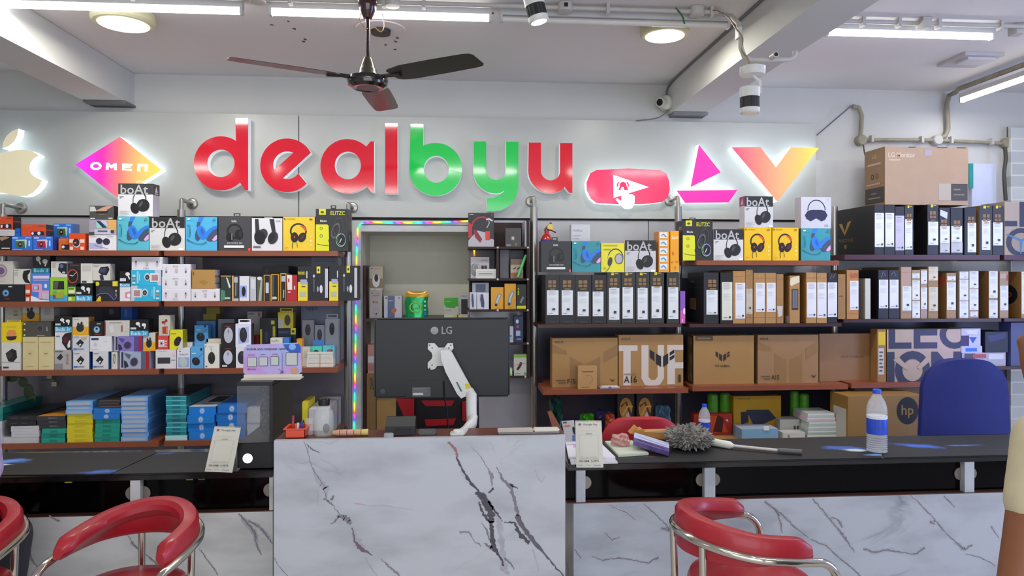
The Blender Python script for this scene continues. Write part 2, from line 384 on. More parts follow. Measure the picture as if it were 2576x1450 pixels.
def logo(name, label, loops_list, facemats, extra=None, side_emit=4.0, cat='logo sign'):
    S = M('#e6f6fa', .4, var=0, emit=side_emit); c = loops_list[0][0][0]
    r = root(name, W(c[0], c[1], YB), label, cat)
    for lp, fm in zip(loops_list, facemats):
        b = MB(); shape3d(b, lp, YF+.004, YB, S, S); b.obj('lit_return', r)
        b = MB(); shape3d(b, lp, YF, YF+.004, fm, S); b.obj('logo_face', r)
    if extra: extra(r)
    return r
def gm(name, a, b_, stops, s, org):
    o = W(*org, YB); return glow_grad(name, W(*a, YF)-o, W(*b_, YF)-o, stops, s)
CREAMF = M('#d8cfae', .35, var=.04, emit=.5, scale=6)
leaf = arc(0, 0, 1, 0, 360, 2)
body = [(-8, 391), (12, 384), (40, 378), (62, 377), (82, 381), (98, 391), (84, 400), (76, 412), (74, 425), (78, 437), (88, 446), (106, 454), (98, 470), (84, 484), (68, 493), (50, 494), (30, 490), (8, 486), (-8, 485), (-30, 487), (-52, 492), (-72, 488), (-92, 470), (-108, 440), (-112, 415), (-104, 393), (-84, 380), (-56, 377), (-30, 383)]
lf = [(6, 374), (8, 358), (16, 342), (30, 330), (46, 324), (44, 340), (36, 356), (22, 368)]
logo('fruit_logo_sign', 'cream lit fruit shaped logo with a bite, cut off by the picture edge', [[body], [lf]], [CREAMF, CREAMF], side_emit=1.7)
dia = [(190, 414), (302, 344), (407, 428), (295, 498)]
def omen(r):
    P = lambda a: a
    wm = M('#ffffff', .4, var=0, emit=1.6)
    b = MB(); shape3d(b, [arc(241, 418, 14, 0, 355, 24, 10), arc(241, 418, 8, 0, 355, 24, 5)], YF-.003, YF, wm, wm)
    for pts in ([(266, 427), (268, 410), (273, 410), (280, 417), (287, 411), (293, 411), (293, 428), (287, 428), (287, 419), (280, 424), (273, 418), (272, 427)],
                [(307, 428), (308, 411), (332, 413), (332, 417), (313, 416), (313, 418.5), (328, 419), (328, 422), (312, 422), (312, 425), (331, 426), (331, 430)],
                [(345, 430), (347, 413), (371, 414), (370, 431), (364, 431), (365, 419), (353, 418), (351, 431)]):
        shape3d(b, [pts], YF-.003, YF, wm, wm)
    b.obj('lettering', r)
logo('diamond_logo_sign', 'pink to orange lit diamond logo with white lettering', [[dia]], [gm('diamond_glow', (190, 414), (407, 428), [(.05, '#e030d8'), (.3, '#f02c9a'), (.5, '#f06a6a'), (.75, '#f0a860'), (1, '#e8bc50')], .8, dia[0])], omen, 2.2)
blob = [(1500, 428), (1580, 424), (1660, 428), (1676, 436), (1683, 455), (1685, 478), (1680, 497), (1665, 509), (1620, 514), (1560, 515), (1500, 511), (1486, 500), (1476, 480), (1475, 460), (1484, 437)]
PKS = M('#e01c58', .2, var=0, emit=.45, coat=1)
def sub(blobr):
    wm = M('#dff4f4', .4, var=0, emit=.85); rm = M('#e01c58', .3, var=0, emit=.3)
    b = MB(); shape3d(b, [[(1543, 440), (1632, 471), (1544, 498)]], YF-.006, YF, wm, wm); b.obj('play_triangle', blobr)
    b = MB(); shape3d(b, [[(1556, 478), (1559, 470), (1560, 462), (1564, 458), (1570, 458), (1575, 462), (1577, 470), (1581, 478)]], YF-.009, YF-.006, rm, rm); b.obj('bell_emblem', blobr)
    for s in (-1, 1):
        b = MB(); c = 1567
        o = [(c+s*11, 457), (c+s*15, 463), (c+s*15, 470), (c+s*12, 470), (c+s*12, 464), (c+s*9, 459)]
        shape3d(b, [o], YF-.009, YF-.006, rm, rm); b.obj('ringing_mark', blobr)
    hand = [(1549, 502), (1553, 499), (1560, 505), (1564, 505), (1562, 474), (1565, 470), (1569, 472), (1571, 488), (1574, 486), (1577, 488), (1578, 490), (1581, 487), (1584, 489), (1585, 491), (1588, 488), (1592, 489), (1593, 493), (1596, 492), (1597, 497), (1596, 512), (1590, 524), (1580, 527), (1570, 525), (1560, 516)]
    b = MB(); shape3d(b, [hand], YF-.016, YF-.009, wm, wm); b.obj('pointing_hand_cutout', blobr)
logo('play_button_sign', 'pink lit rounded button with white triangle and pointing hand', [[blob]], [PKS], sub, 1.6)
sail = [(1758, 364), (1813, 434), (1737, 471)]; hull = [(1702, 480), (1855, 478), (1833, 510), (1723, 511)]
PK2 = M('#e8289c', .2, var=.03, emit=.6, coat=1)
logo('sailboat_logo_sign', 'pink lit sailboat logo of a triangular sail over a hull', [[sail], [hull]], [PK2, PK2], side_emit=2.6)
vv = [(1840, 371), (1913, 370), (1952, 421), (1989, 371), (2060, 372.5), (1955, 508)]
logo('v_logo_sign', 'large lit V shaped logo fading from red to yellow', [[vv]], [gm('v_glow', (1840, 400), (2060, 400), [(.05, '#e8486c'), (.3, '#ee7a6c'), (.55, '#f09c70'), (.8, '#eab45c'), (1, '#ead24a')], .6, vv[0])], side_emit=2.6)
# ---------------------------------------------------------------- ceiling fittings
YT = 3.36; TZ = 2.752
PVC = M('#bdb9b4', .5, var=.06, scale=20); LITT = M('#ffffff', .4, var=0, emit=9); BAT = M('#c8c8c8', .4)
OFFT = M('#dad6cf', .3)
def tube_light(x0, x1, Y, z, label, lit=True, power=11, along='x', capx=True):
    c = ((x0+x1)/2, Y, z) if along == 'x' else (Y, (x0+x1)/2, z)
    r = root('tube_light', c, label, 'tube light', 'ceiling tube lights')
    S = (lambda a, y, zz: (a, Y+y, z+zz)) if along == 'x' else (lambda a, y, zz: (Y+y, a, z+zz))
    def bx(b, a, c_, m):
        lo = [min(p, q) for p, q in zip(a, c_)]; hi = [max(p, q) for p, q in zip(a, c_)]; b.box(lo, hi, m)
    b = MB(); bx(b, S(x0, -.018, .012), S(x1, .018, .042), BAT); b.obj('batten', r)
    b = MB(); b.tube([S(x0+.012, 0, -.004), S(x1-.012, 0, -.004)], .0145, LITT if lit else OFFT, 12); b.obj('diffuser', r)
    for e in (x0, x1-.012):
        b = MB(); bx(b, S(e, -.017, -.02), S(e+.012, .017, .014), BAT); b.obj('end_cap', r)
    if lit:
        l = area('tube_glow', (0, 0, -.022), (0, 0, 0) if along == 'x' else (0, 0, math.pi/2), x1-x0-.03, .03, power, (1, .98, .955)); l.parent = r
    return r
tx = lambda px: WX(px, YT)
tube_light(tx(-80), tx(612), YT, TZ, 'lit ceiling tube above the round lamp nearest the diamond logo')
tube_light(tx(678), tx(1236), YT, TZ, 'lit ceiling tube crossing behind the fan canopy')
tube_light(tx(1258), tx(1834), YT, TZ, 'unlit ceiling tube beside the beam, behind the hanging spotlight', lit=False)
tube_light(tx(2092), tx(2520), YT+.06, TZ, 'lit ceiling tube beyond the right beam')
ex = WX(2398, 4.5)
tube_light(2.55, 4.45, ex+.02, 2.69, 'lit ceiling tube running towards the brick pier', along='y', power=10)
for i, (a, c) in enumerate(((-2.6, .9), (.1, .9), (1.9, .9), (-1.4, -1.2), (1.6, -1.2))):  # unseen tubes outside the view, added to brighten the room
    tube_light(a-.6, a+.6, c, 2.74, ['lit ceiling tube over the shop floor at the side wall', 'lit ceiling tube over the shop floor in the middle', 'lit ceiling tube over the shop floor past the beam', 'lit ceiling tube by the entrance on the wall side', 'lit ceiling tube by the entrance on the door side'][i], power=13)
def conduit(pts, r, label, name='conduit_pipe', m=None, clips=()):
    ro = root(name, pts[0], label, 'pipe', 'surface conduits')
    b = MB(); b.tube(pts, r, m or PVC, 10); b.obj('pipe_run', ro)
    for c in clips:
        k = MB(); k.box((c[0]-.008, c[1]-.018, c[2]-.016), (c[0]+.008, c[1]+.018, c[2]+.03), PVC); k.obj('pipe_clip', ro)
    return ro
cy, cz = YT-.075, 2.783
conduit([(tx(-100), cy, cz), (tx(1800), cy, cz)], .011, 'white conduit along the ceiling above the row of tube lights', clips=[(tx(p), cy, cz-.008) for p in (350, 740, 970, 1068, 1520, 1775)])
for px, lab in ((660, 'between the first two lit tubes'), (990, 'beside the fan canopy'), (1415, 'beside the hanging spotlight'), (1740, 'near the beam with loose wires')):
    b = MB(); b.lathe((tx(px), cy, cz-.02), [(.0, 0), (.034, .001), (.036, .012), (.036, .04), (0, .041)], PVC, 20)
    if px == 1415: b.box((tx(px)-.009, cy-.04, cz-.008), (tx(px)+.009, cy-.034, cz+.01), M('#111111'))
    tag(b.obj('junction_box'), 'round white ceiling junction box '+lab, 'junction box', 'conduit junction boxes')
cx = lambda p: WX(p, 3.42)
conduit([(cx(2076), 3.35, cz), (cx(2560), 3.35, cz)], .011, 'grey conduit on the ceiling over the tube beyond the beam', clips=[(cx(p), 3.35, cz-.008) for p in (2150, 2238, 2336, 2490)])
b = MB(); b.box((cx(2287), 3.31, cz-.03), (cx(2309), 3.37, cz+.02), PVC); tag(b.obj('junction_box'), 'square conduit box over the tube beyond the beam', 'junction box', 'conduit junction boxes')
b = MB(); b.box((cx(2535), 3.36, cz-.03), (cx(2558), 3.42, cz+.02), PVC); tag(b.obj('junction_box'), 'square conduit box past the end of the far tube', 'junction box', 'conduit junction boxes')
# round surface lamps
def round_lamp(px, py, R, label):
    p = G(px, py, 2.755); r = root('round_ceiling_lamp', (p.x, p.y, CZ), label, 'ceiling lamp', 'round ceiling lamps')
    b = MB(); b.lathe((p.x, p.y, CZ-.001), [(0, 0), (R, 0), (R, -.04), (R*.93, -.05), (R*.8, -.052)], M('#cfcaa6', .5), 40, smooth=False); b.obj('lamp_housing', r)
    b = MB(); b.lathe((p.x, p.y, CZ-.0525), [(R*.8, 0), (R*.78, -.004), (0, -.006)], M('#fff8d8', .4, var=0, emit=7), 40); b.obj('diffuser', r)
    l = area('lamp_glow', (0, 0, -.062), (0, 0, 0), R*1.4, R*1.4, 7, (1, .97, .85)); l.data.shape = 'DISK'; l.parent = r
round_lamp(311, 60, .145, 'round cream surface lamp beside the left beam')
round_lamp(1672, 90, .125, 'round cream surface lamp by the unlit tube')
# spotlights
BLK = M('#1b1a1c', .5, var=.02); WHT = M('#d4d4d0', .4, var=.02)
def spot(px, py, Y, w, tilt, label, rod=True):
    c = W(px, py, Y); r = root('spotlight', c, label, 'spotlight', 'cylinder spotlights')
    Rm = Matrix.Rotation(math.radians(tilt), 4, 'Y'); T = Matrix.Translation(c) @ Rm
    def cyl(prof, m, nm, ribs=0):
        bm = bmesh.new(); n = 36; rings = []
        for k, (rr, h) in enumerate(prof): rings.append([bm.verts.new(((rr-(.0025 if ribs and i % 2 else 0))*math.cos(2*math.pi*i/n), (rr-(.0025 if ribs and i % 2 else 0))*math.sin(2*math.pi*i/n), h)) for i in range(n)])
        for a, b2 in zip(rings, rings[1:]):
            for i in range(n): bm.faces.new((a[i], a[(i+1) % n], b2[(i+1) % n], b2[i]))
        bm.faces.new(rings[0][::-1]); bm.faces.new(rings[-1])
        mb = MB(); mb.bm(bm, m, not ribs, T); mb.obj(nm, r)
    h = w*.62
    cyl([(w, .5*h), (w, 2.1*h), (w*.92, 2.2*h)], WHT, 'lamp_body'); cyl([(w*.97, -1.3*h), (w*.97, .5*h)], BLK, 'heat_sink', 1); cyl([(w*.9, -2.2*h), (w, -2.0*h), (w, -1.3*h)], WHT, 'lamp_nose')
    cyl([(w*.8, -2.23*h), (w*.8, -2.2*h)], M('#fff3d8', .3, var=0, emit=4 if tilt else 0), 'lens')
    return r
spot(1886, 253, 2.95, .042, 0, 'white and black cylinder spotlight hanging under the beam')
b = MB(); c = W(1893, 175, 2.95); t = W(1893, 175, 2.95); zz = 2.595
b.lathe((c.x, c.y, W(1893, 190, 2.95).z), [(0, 0), (.05, .001), (.054, .01), (.054, .035), (.03, .045), (0, .046)], WHT, 24)
b.tube([W(1893, 186, 2.95), W(1900, 195, 2.95), W(1912, 205, 2.95), W(1912, 236, 2.95)], .006, WHT, 8)
tag(b.obj('spotlight_mount'), 'round white base and arm holding the spotlight under the beam', 'lamp mount')
s = spot(1348, 22, 2.6, .038, -14, 'black ribbed spotlight with lit lens, cut by the top edge')
conduit([W(1812, 36, YT-.08), W(1840, 40, 3.2), W(1858, 60, 3.0), W(1862, 90, 2.95), W(1864, 120, 2.95), W(1872, 142, 2.95), W(1890, 150, 2.95), W(1940, 150, 2.95), W(1985, 150, 2.96), W(1998, 142, 2.96), W(2000, 130, 2.97)], .011, 'white conduit bending down over the beam to the spotlight', clips=[W(1858, 88, 2.95)])
b = MB(); p = W(1942, 144, 2.93); b.tube([p, p+Vector((0, -.04, 0))], .013, PVC, 14); b.tube([p+Vector((0, -.04, 0)), p+Vector((0, -.0402, 0))], .009, M('#101010'), 12); tag(b.obj('conduit_tee'), 'open conduit tee with a dark hole under the beam', 'pipe fitting')
WIRE = M('#8e7a58', .5); 
def wire(pts, r, m, label, name='cable', cat='cable', group=None):
    b = MB(); P = [Vector(p) for p in pts]; Q = []
    for i in range(len(P)-1):
        for k in range(5):
            t = k/5; p0 = P[max(i-1, 0)]; p1 = P[i]; p2 = P[i+1]; p3 = P[min(i+2, len(P)-1)]
            Q.append(.5*((2*p1)+(p2-p0)*t+(2*p0-5*p1+4*p2-p3)*t*t+(3*p1-p0-3*p2+p3)*t**3))
    Q.append(P[-1]); b.tube(Q, r, m, 6); return tag(b.obj(name), label, cat, group)
wire([W(1770, 32, 3.3), W(1800, 26, 3.25), W(1830, 42, 3.1), W(1850, 70, 2.95), W(1868, 95, 2.93), W(1866, 125, 2.93), W(1880, 145, 2.93), W(1885, 165, 2.93)], .003, WIRE, 'brown loose wire running down to the spotlight base')
GRY = M('#6d6b70', .5)
bx0 = WX(1678, YW)
wire([(bx0-.008, y, CZ-.008) for y in (2.4, 3, 3.6, 4.2)]+[(bx0-.008, 4.58, CZ-.02), (bx0-.015, 4.63, 2.72), (bx0-.02, 4.64, 2.66)], .006, GRY, 'grey camera cable along the edge of the right beam')
wire([W(1680, 272, 4.6), W(1675, 284, 4.6), W(1650, 298, 4.59), W(1600, 304, 4.59)], .004, GRY, 'grey cable drooping from the camera to the fascia top')
wire([W(1700, 20, 3.28), W(1716, 40, 3.26), W(1722, 60, 3.25)], .004, M('#1f6b3a', .5), 'short green wire end hanging from the junction box')
# dome style camera
r = root('security_camera', W(1690, 250, 4.6), 'white security camera on the wall beside the beam', 'camera')
cc = W(1682, 255, 4.55)
b = MB(); b.lathe((cc.x, 4.645, cc.z), [(.045, 0), (.045, .03), (.03, .05), (0, .05)], M('#d8d8cc', .4), 24, axis=(0, -1, 0)); b.ball((cc.x-.005, 4.58, cc.z), .048, M('#d8d8cc', .4)); b.obj('camera_housing', r)
d = (W(1650, 257, 4.5)-Vector((cc.x, 4.58, cc.z))).normalized(); e = Vector((cc.x, 4.58, cc.z))
b = MB(); b.tube([e, e+d*.085], .031, M('#d0d0c6', .4), 20); b.obj('camera_barrel', r)
b = MB(); b.tube([e+d*.085, e+d*.09], .023, M('#0c0c0e', .15), 20); b.obj('lens', r)
# conduits on the right wall
OLD = M('#9a927e', .55, var=.25, scale=14)
yy = 4.63
conduit([W(2145, 268, yy), W(2160, 270, yy), W(2168, 290, yy), W(2165, 345, yy)], .015, 'stained conduit elbow over the monitor carton', m=OLD)
conduit([W(2166, 352, yy), W(2355, 353, yy), W(2535, 362, yy)], .012, 'conduit running level above the monitor carton', m=OLD, clips=[W(p, q, yy-.01) for p, q in ((2192, 352), (2318, 354), (2392, 355), (2494, 359))])
conduit([W(2356, 350, yy), W(2378, 342, yy), W(2385, 325, yy), W(2382, 262, yy), W(2388, 240, yy), W(2405, 232, 4.55), (ex+.02-.02, 4.45, 2.765), (ex+.0, 2.6, 2.765)], .016, 'stained conduit climbing to the tube over the brick pier', m=OLD)
for px, py, lab in ((2166, 353, 'at the foot of the stained elbow'), (2357, 353, 'in the middle of the level conduit'), (2532, 360, 'at the brick pier end of the conduit')):
    c = W(px, py, yy); b = MB(); b.lathe((c.x, yy+.02, c.z), [(0, 0), (.036, 0), (.036, .035), (.03, .042), (0, .043)], OLD if px != 2357 else PVC, 20, axis=(0, -1, 0)); tag(b.obj('junction_box'), 'round wall junction box '+lab, 'junction box', 'conduit junction boxes')
wire([W(2142, 266, 4.6), W(2110, 293, 4.6), W(2055, 340, 4.59)], .005, GRY, 'thin stay cable slanting from the elbow to the fascia corner')
wire([W(2172, 365, 4.6), W(2176, 390, 4.6), W(2184, 408, 4.6)], .004, M('#2a2a2c'), 'dark cable dropping behind the monitor carton')
wire([W(2534, 320, 4.58), W(2534, 345, 4.58)], .004, M('#2a2a2c'), 'dark cable end above the pier junction box')
wire([W(2528, 370, 4.56), W(2530, 400, 4.56), W(2526, 440, 4.56), W(2530, 505, 4.56)], .012, M('#3a352f'), 'thick dark cables running down the brick pier')
# wall board and teal strip
b = MB(); a, c = W(2445, 522, 4.62), W(2506, 412, 4.62); b.box((a.x, 4.62, a.z), (c.x, YW-.002, c.z), M('#cdd4ec', .4)); struct(b, 'wall_board_1')
b = MB(); a, c = W(2436, 474, 4.61), W(2446, 412, 4.61); b.box((a.x, 4.6, a.z), (c.x, 4.619, c.z), M('#2f8f92', .5)); struct(b, 'trim_10')
# ceiling patch box
b = MB(); c = G(2440, 147, CZ); b.box((c.x-.12, c.y-.12, CZ-.02), (c.x+.12, c.y+.12, CZ-.001), M('#b9b5bb', .7)); b.box((c.x-.08, c.y-.09, CZ-.035), (c.x+.09, c.y+.02, CZ-.02), M('#c8c5ca', .6))
tag(b.obj('ceiling_box'), 'shallow grey box plastered into the ceiling at right', 'ceiling box')
# fan hook cover and stains
c = G(958, 72, CZ); b = MB(); b.lathe((c.x, c.y, CZ-.001), [(0, 0), (.13, 0), (.128, -.006), (0, -.008)], CEILM, 30); b.obj('ceiling_rose').name = 'trim_11'; bpy.data.objects['trim_11']['kind'] = 'structure'
b = MB(); b.lathe((c.x, c.y, CZ-.009), [(.03, 0), (.052, 0), (.05, -.02), (.03, -.022)], M('#2c2e2a', .5), 24); tag(b.obj('ceiling_hook_ring'), 'dark round hook recess in the ceiling behind the fan rod', 'hook')
b = MB(); random.seed(3)
for px, py in ((725, 54), (740, 72), (763, 104), (768, 99), (995, 105), (1000, 96), (970, 113), (994, 124), (1012, 71), (1240, 33), (683, 62)):
    c = G(px, py, CZ); n = 7; b.add([(c.x+.008*math.cos(i*6.283/n)*random.uniform(.5, 1.6), c.y+.014*math.sin(i*6.283/n)*random.uniform(.5, 1.6), CZ-.0006) for i in range(n)], [list(range(n))], M('#5c5752', .9))
tag(b.obj('flaked_paint'), 'small dark chips of flaked paint on the ceiling', kind='stuff')
# ---------------------------------------------------------------- ceiling fan
fx, fy = WX(925, 3.24), 3.24; hz = WZ(925, 203, 3.24)
r = root('ceiling_fan', (fx, fy, CZ), 'dark three blade ceiling fan with a maroon canopy', 'fan')
MAR = M('#3a1014', .18, coat=.6); DKB = M('#1a1412', .16, coat=.7, var=.02); BRZ = M('#5e5848', .22, metal=.6)
b = MB(); zt = CZ-.025; b.lathe((fx, fy, zt), [(.012, .024), (.012, 0), (.046, 0), (.048, -.008), (.04, -.018), (.043, -.026), (.042, -.036), (.039, -.045), (.036, -.06), (.025, -.08), (.02, -.09), (.012, -.092)], MAR, 28); b.obj('canopy', r)
b = MB(); b.tube([(fx, fy, zt-.08), (fx, fy, hz+.1)], .0085, M('#241416', .25), 14); b.obj('downrod', r)
b = MB(); b.lathe((fx, fy, hz), [(.05, .012), (.052, .024), (.05, .028), (.044, .034), (.042, .05), (.038, .054), (.034, .066), (.024, .09), (.018, .104), (.01, .106)], BRZ, 30); b.obj('upper_motor_cover', r)
b = MB(); b.lathe((fx, fy, hz), [(.03, -.026), (.05, -.034), (.07, -.036), (.088, -.024), (.094, -.004), (.09, .012), (.055, .02), (.0, .022)], DKB, 40); b.lathe((fx, fy, hz-.026), [(0, 0), (.052, -.003), (.055, -.008)], M('#0d0a0a', .3), 30); b.obj('motor_housing', r)
c0 = Vector((fx, fy, hz))
BLADE = M('#4a3a38', .35, var=.06)
for ang, mt in ((87, M('#5a2226', .3)), (206, BLADE), (326, M('#2e2624', .35))):
    a = math.radians(ang); d = Vector((math.cos(a), math.sin(a), 0)); n = Vector((-math.sin(a), math.cos(a), 0))
    b = MB(); vs = []; prof = [(.14, .042), (.165, .058), (.22, .068), (.4, .068), (.55, .064), (.585, .058), (.6, .04)]
    for t, w in prof:
        tw = math.radians(-9)
        for s in (-1, 1):
            for h in (0, .0025):
                vs.append(c0+d*t+n*(w*s*math.cos(tw))+Vector((0, 0, w*s*math.sin(tw)+h+.006)))
    fs = []
    for i in range(len(prof)-1):
        o = i*4; fs += [(o, o+4, o+6, o+2), (o+1, o+3, o+7, o+5), (o, o+1, o+5, o+4), (o+2, o+6, o+7, o+3)]
    fs += [(0, 2, 3, 1), (len(vs)-4, len(vs)-3, len(vs)-1, len(vs)-2)]
    b.add(vs, fs, mt, False); bl = b.obj('blade', r)
    k = MB(); k.tube([c0+d*.07+Vector((0, 0, .006)), c0+d*.12+Vector((0, 0, .008)), c0+d*.19+Vector((0, 0, .004))], [.012, .009, .012], DKB, 8); k.obj('blade_bracket', bl)
wire([(fx-.03, fy, zt-.06), (fx-.035, fy, zt-.1), (fx-.015, fy, zt-.135), (fx, fy-.01, zt-.14)], .0022, M('#c08a50'), 'tan wire looping beside the maroon fan canopy', group='fan wires')
wire([(fx+.008, fy, zt-.14), (fx+.03, fy+.02, zt-.125), (fx+.055, fy+.03, zt-.14), (fx+.07, fy+.04, zt-.11), (fx+.062, fy+.04, zt-.05)], .0022, M('#c08a50'), 'tan wire looping towards the ceiling hook recess', group='fan wires')
# ---------------------------------------------------------------- shelving
WOOD = M('#8a4a30', .35, var=.12, scale=5); WOODD = M('#3a1a16', .35, var=.1); STEEL = M('#a3a09a', .28, metal=.85, var=.03); BRK = M('#121114', .4)
YB0 = 4.145
Z = {'A1': WZ(400, 631, YS), 'A2': WZ(400, 758, YS), 'A3': WZ(400, 928, YS), 'A4': WZ(250, 1111, YS),
     'C1': WZ(1550, 815, YS), 'C2': WZ(1500, 975, YS), 'D0': WZ(1900, 656, YS), 'D1': WZ(1900, 814, YS), 'D2': WZ(1850, 968, YS),
     'E0': WZ(2350, 642, YS), 'E1': WZ(2350, 802, YS), 'E2': WZ(2300, 960, YS), 'L4': WZ(1900, 1100, YS)}
def shelf(x0, x1, k, label, m=WOOD, th=.03, y0=YB0, y1=4.62):
    z = Z[k]; b = MB(); xa, xb, i = WX(x0, y0), WX(x1, y0), .045
    P = [(xa, y0+.003), (xa+.003, y0), (xb-.003, y0), (xb, y0+.003), (xb, 4.36), (xb-i, 4.39), (xb-i, y1), (xa+i, y1), (xa+i, 4.39), (xa, 4.36)]; n = len(P)
    b.add([(p, q, z) for p, q in P], [list(range(n))], m); b.add([(p, q, z-th) for p, q in P], [list(range(n))[::-1]], m)
    b.add([(p, q, z) for p, q in P]+[(p, q, z-th) for p, q in P], [(j, n+j, n+(j+1) % n, (j+1) % n) for j in range(n)], m)
    o = b.obj('shelf_board'); tag(o, label, 'shelf', 'wall shelf boards'); return o
for k, w in (('A1', 'top'), ('A2', 'second'), ('A3', 'third'), ('A4', 'lowest')):
    shelf(-58, 398, k, '%s brown shelf board of the bay under the diamond logo' % w); shelf(412, 850, k, '%s brown shelf board of the bay beside the niche, left of it' % w)
shelf(1352, 1716, 'C1', 'dark shelf board under the row of nine black laptop cartons', WOODD, .02)
shelf(1366, 1732, 'C2', 'brown shelf board under the F15 and A16 laptop cartons', y0=4.10)
shelf(1752, 2112, 'D0', 'top brown shelf board under the yellow headset boxes past the pole')
shelf(1734, 2118, 'D1', 'dark shelf board under the brown laptop cartons', WOODD, .02); shelf(1742, 2134, 'D2', 'brown shelf board under the black-winged logo carton', y0=4.12)
shelf(2124, 2516, 'E0', 'top shelf board under the black laptop cartons by the monitor carton', M('#4a2230', .35)); shelf(2122, 2520, 'E1', 'dark shelf board under the cartons with many shipping labels', WOODD, .02)
shelf(2142, 2470, 'E2', 'brown shelf board under the carton with huge navy letters', y0=4.12)
shelf(2526, 2760, 'E0', 'shelf board end under the carton with a blue three-point emblem', M('#4a2230', .35)); shelf(2526, 2760, 'E1', 'shelf board end under the carton with a black disc logo', WOODD, .02)
def pole(px, top, label, arm=True):
    Yp = 4.42; x = WX(px, Yp); zt = WZ(px, top, Yp); r = root('steel_pole', (x, Yp, 0), label, 'pole', 'steel shelf poles')
    b = MB(); b.tube([(x, Yp, 0.0), (x, Yp, zt)], .0235, STEEL, 20); b.obj('pole_shaft', r)
    if arm:
        b = MB(); b.tube([(x, Yp, zt), (x, Yp, zt+.05), (x, Yp, zt+.058), (x, Yp+.01, zt+.062), (x, 4.585, zt+.055)], .0125, STEEL, 14); b.obj('wall_arm', r)
        b = MB(); b.lathe((x, 4.6, zt+.055), [(.036, 0), (.036, .004), (.03, .014), (.014, .018)], STEEL, 24, axis=(0, -1, 0)); b.obj('flange', r)
pole(7, 540, 'steel pole with wall arm under the fruit shaped logo'); pole(456, 528, 'steel pole between the two bays of small boxes')
pole(876, 538, 'steel pole beside the rainbow light strip'); pole(1343, 522, 'thick steel pole in front of the dark cube shelf')
pole(1706, 520, 'steel pole under the pink sailboat hull'); pole(2098, 520, 'steel pole beside the eye mask carton', False); 
# shadow panel: uprights behind shelves (grey frame of the back rack)
# ---------------------------------------------------------------- printed designs
def lines(u0, v0, u1, n, step, c, h=.012): return [('r', u0, v0+i*step, u0+(u1-u0)*(1-.25*(i % 2)), v0+i*step+h, c) for i in range(n)]
K = '#151517'
def a_boat(dark='#242426'):
    return [('r', 0, 0, 1, .33, dark), ('t', 'boAt', .07, .035, .86, .325, '#b4b4b6'), ('l', [(.47, .33), (.43, .46), (.43, .62)], .022, K),
            ('l', [(.75, .3), (.8, .42), (.8, .55)], .03, K), ('e', .48, .75, .12, .17, -.3, K), ('e', .72, .66, .185, .195, .5, '#1e1e20'), ('e', .66, .62, .04, .1, .5, '#4a4a4c'),
            ('r', .05, .39, .16, .405, '#55555a'), ('r', .05, .43, .1, .445, '#33333a'), *lines(.05, .83, .33, 4, .04, '#a9a9ac'), ('r', .84, .93, .97, .985, '#ffffff')]
def a_storm():
    B, C, D_ = '#2a7de0', '#1f63c4', '#3f5068'
    return [('t', 'STORM', .04, .22, .15, .62, '#1f7f98', 1), ('p', [(.42, 0), (.58, 0), (.46, .22), (.36, .22)], B), ('p', [(.36, .15), (.47, .15), (.44, .3), (.34, .3)], D_),
            ('e', .42, .48, .11, .23, .25, D_), ('e', .5, .46, .14, .21, -.3, B), ('e', .53, .44, .05, .11, -.3, C),
            ('p', [(.58, .6), (.62, .48), (.74, .36), (.88, .28), (1, .25), (1, .36), (.84, .48), (.7, .64)], B), ('p', [(.66, .68), (.72, .55), (.86, .4), (1, .33), (1, .62), (.9, .7), (.76, .72)], D_),
            ('p', [(.84, .68), (.92, .58), (1, .52), (1, .66), (.9, .72)], '#e8a8d8'), ('l', [(.04, .66), (.16, .73), (.35, .8), (.55, .8), (.66, .74)], [.035, .02, .015, .02, .03], '#3a6078'),
            ('l', [(.86, .12), (.91, .04), (.96, .12), (.86, .12)], .015, '#15506a'), ('e', .1, .07, .05, .025, '#d8eef4'), ('r', .16, .09, .28, .1, '#3aa0c0')]
def a_rock(w='#e2e2e4'):
    return [('t', 'boAt', .41, .09, .56, .155, w), ('g', .5, .42, .24, .22, 0, .22, '#121214'), ('e', .36, .6, .12, .13, '#0c0c0e'), ('e', .64, .52, .13, .15, '#0e0e10'), ('e', .68, .5, .05, .09, '#2a2a2e'),
            ('l', [(.42, .48), (.42, .68)], .012, '#c8c8c8'), ('t', 'ROCKERZ 450', .28, .745, .74, .8, '#b8b8bc'), ('r', .18, .84, .8, .91, '#e4e4e4'), ('e', .97, .96, .05, .05, '#e0503a')]
def a_whitehp():
    return [('p', [(.1, .03), (.22, .03), (.26, .42), (.12, .46)], '#2c2c30'), ('p', [(.58, .03), (.74, .03), (.8, .5), (.68, .5)], '#2c2c30'), ('e', .26, .58, .18, .22, '#111114'), ('e', .36, .5, .16, .18, .4, '#35353c'),
            ('e', .3, .6, .15, .2, '#0e0e10'), ('e', .7, .6, .16, .2, .4, '#2e2e34'), ('e', .66, .58, .1, .15, .4, '#18181b'), ('t', 'boAt', .8, .06, .95, .11, '#77777c'), ('r', .05, .86, .3, .9, '#55555a'), ('r', .05, .82, .3, .83, '#aaaaaa')]
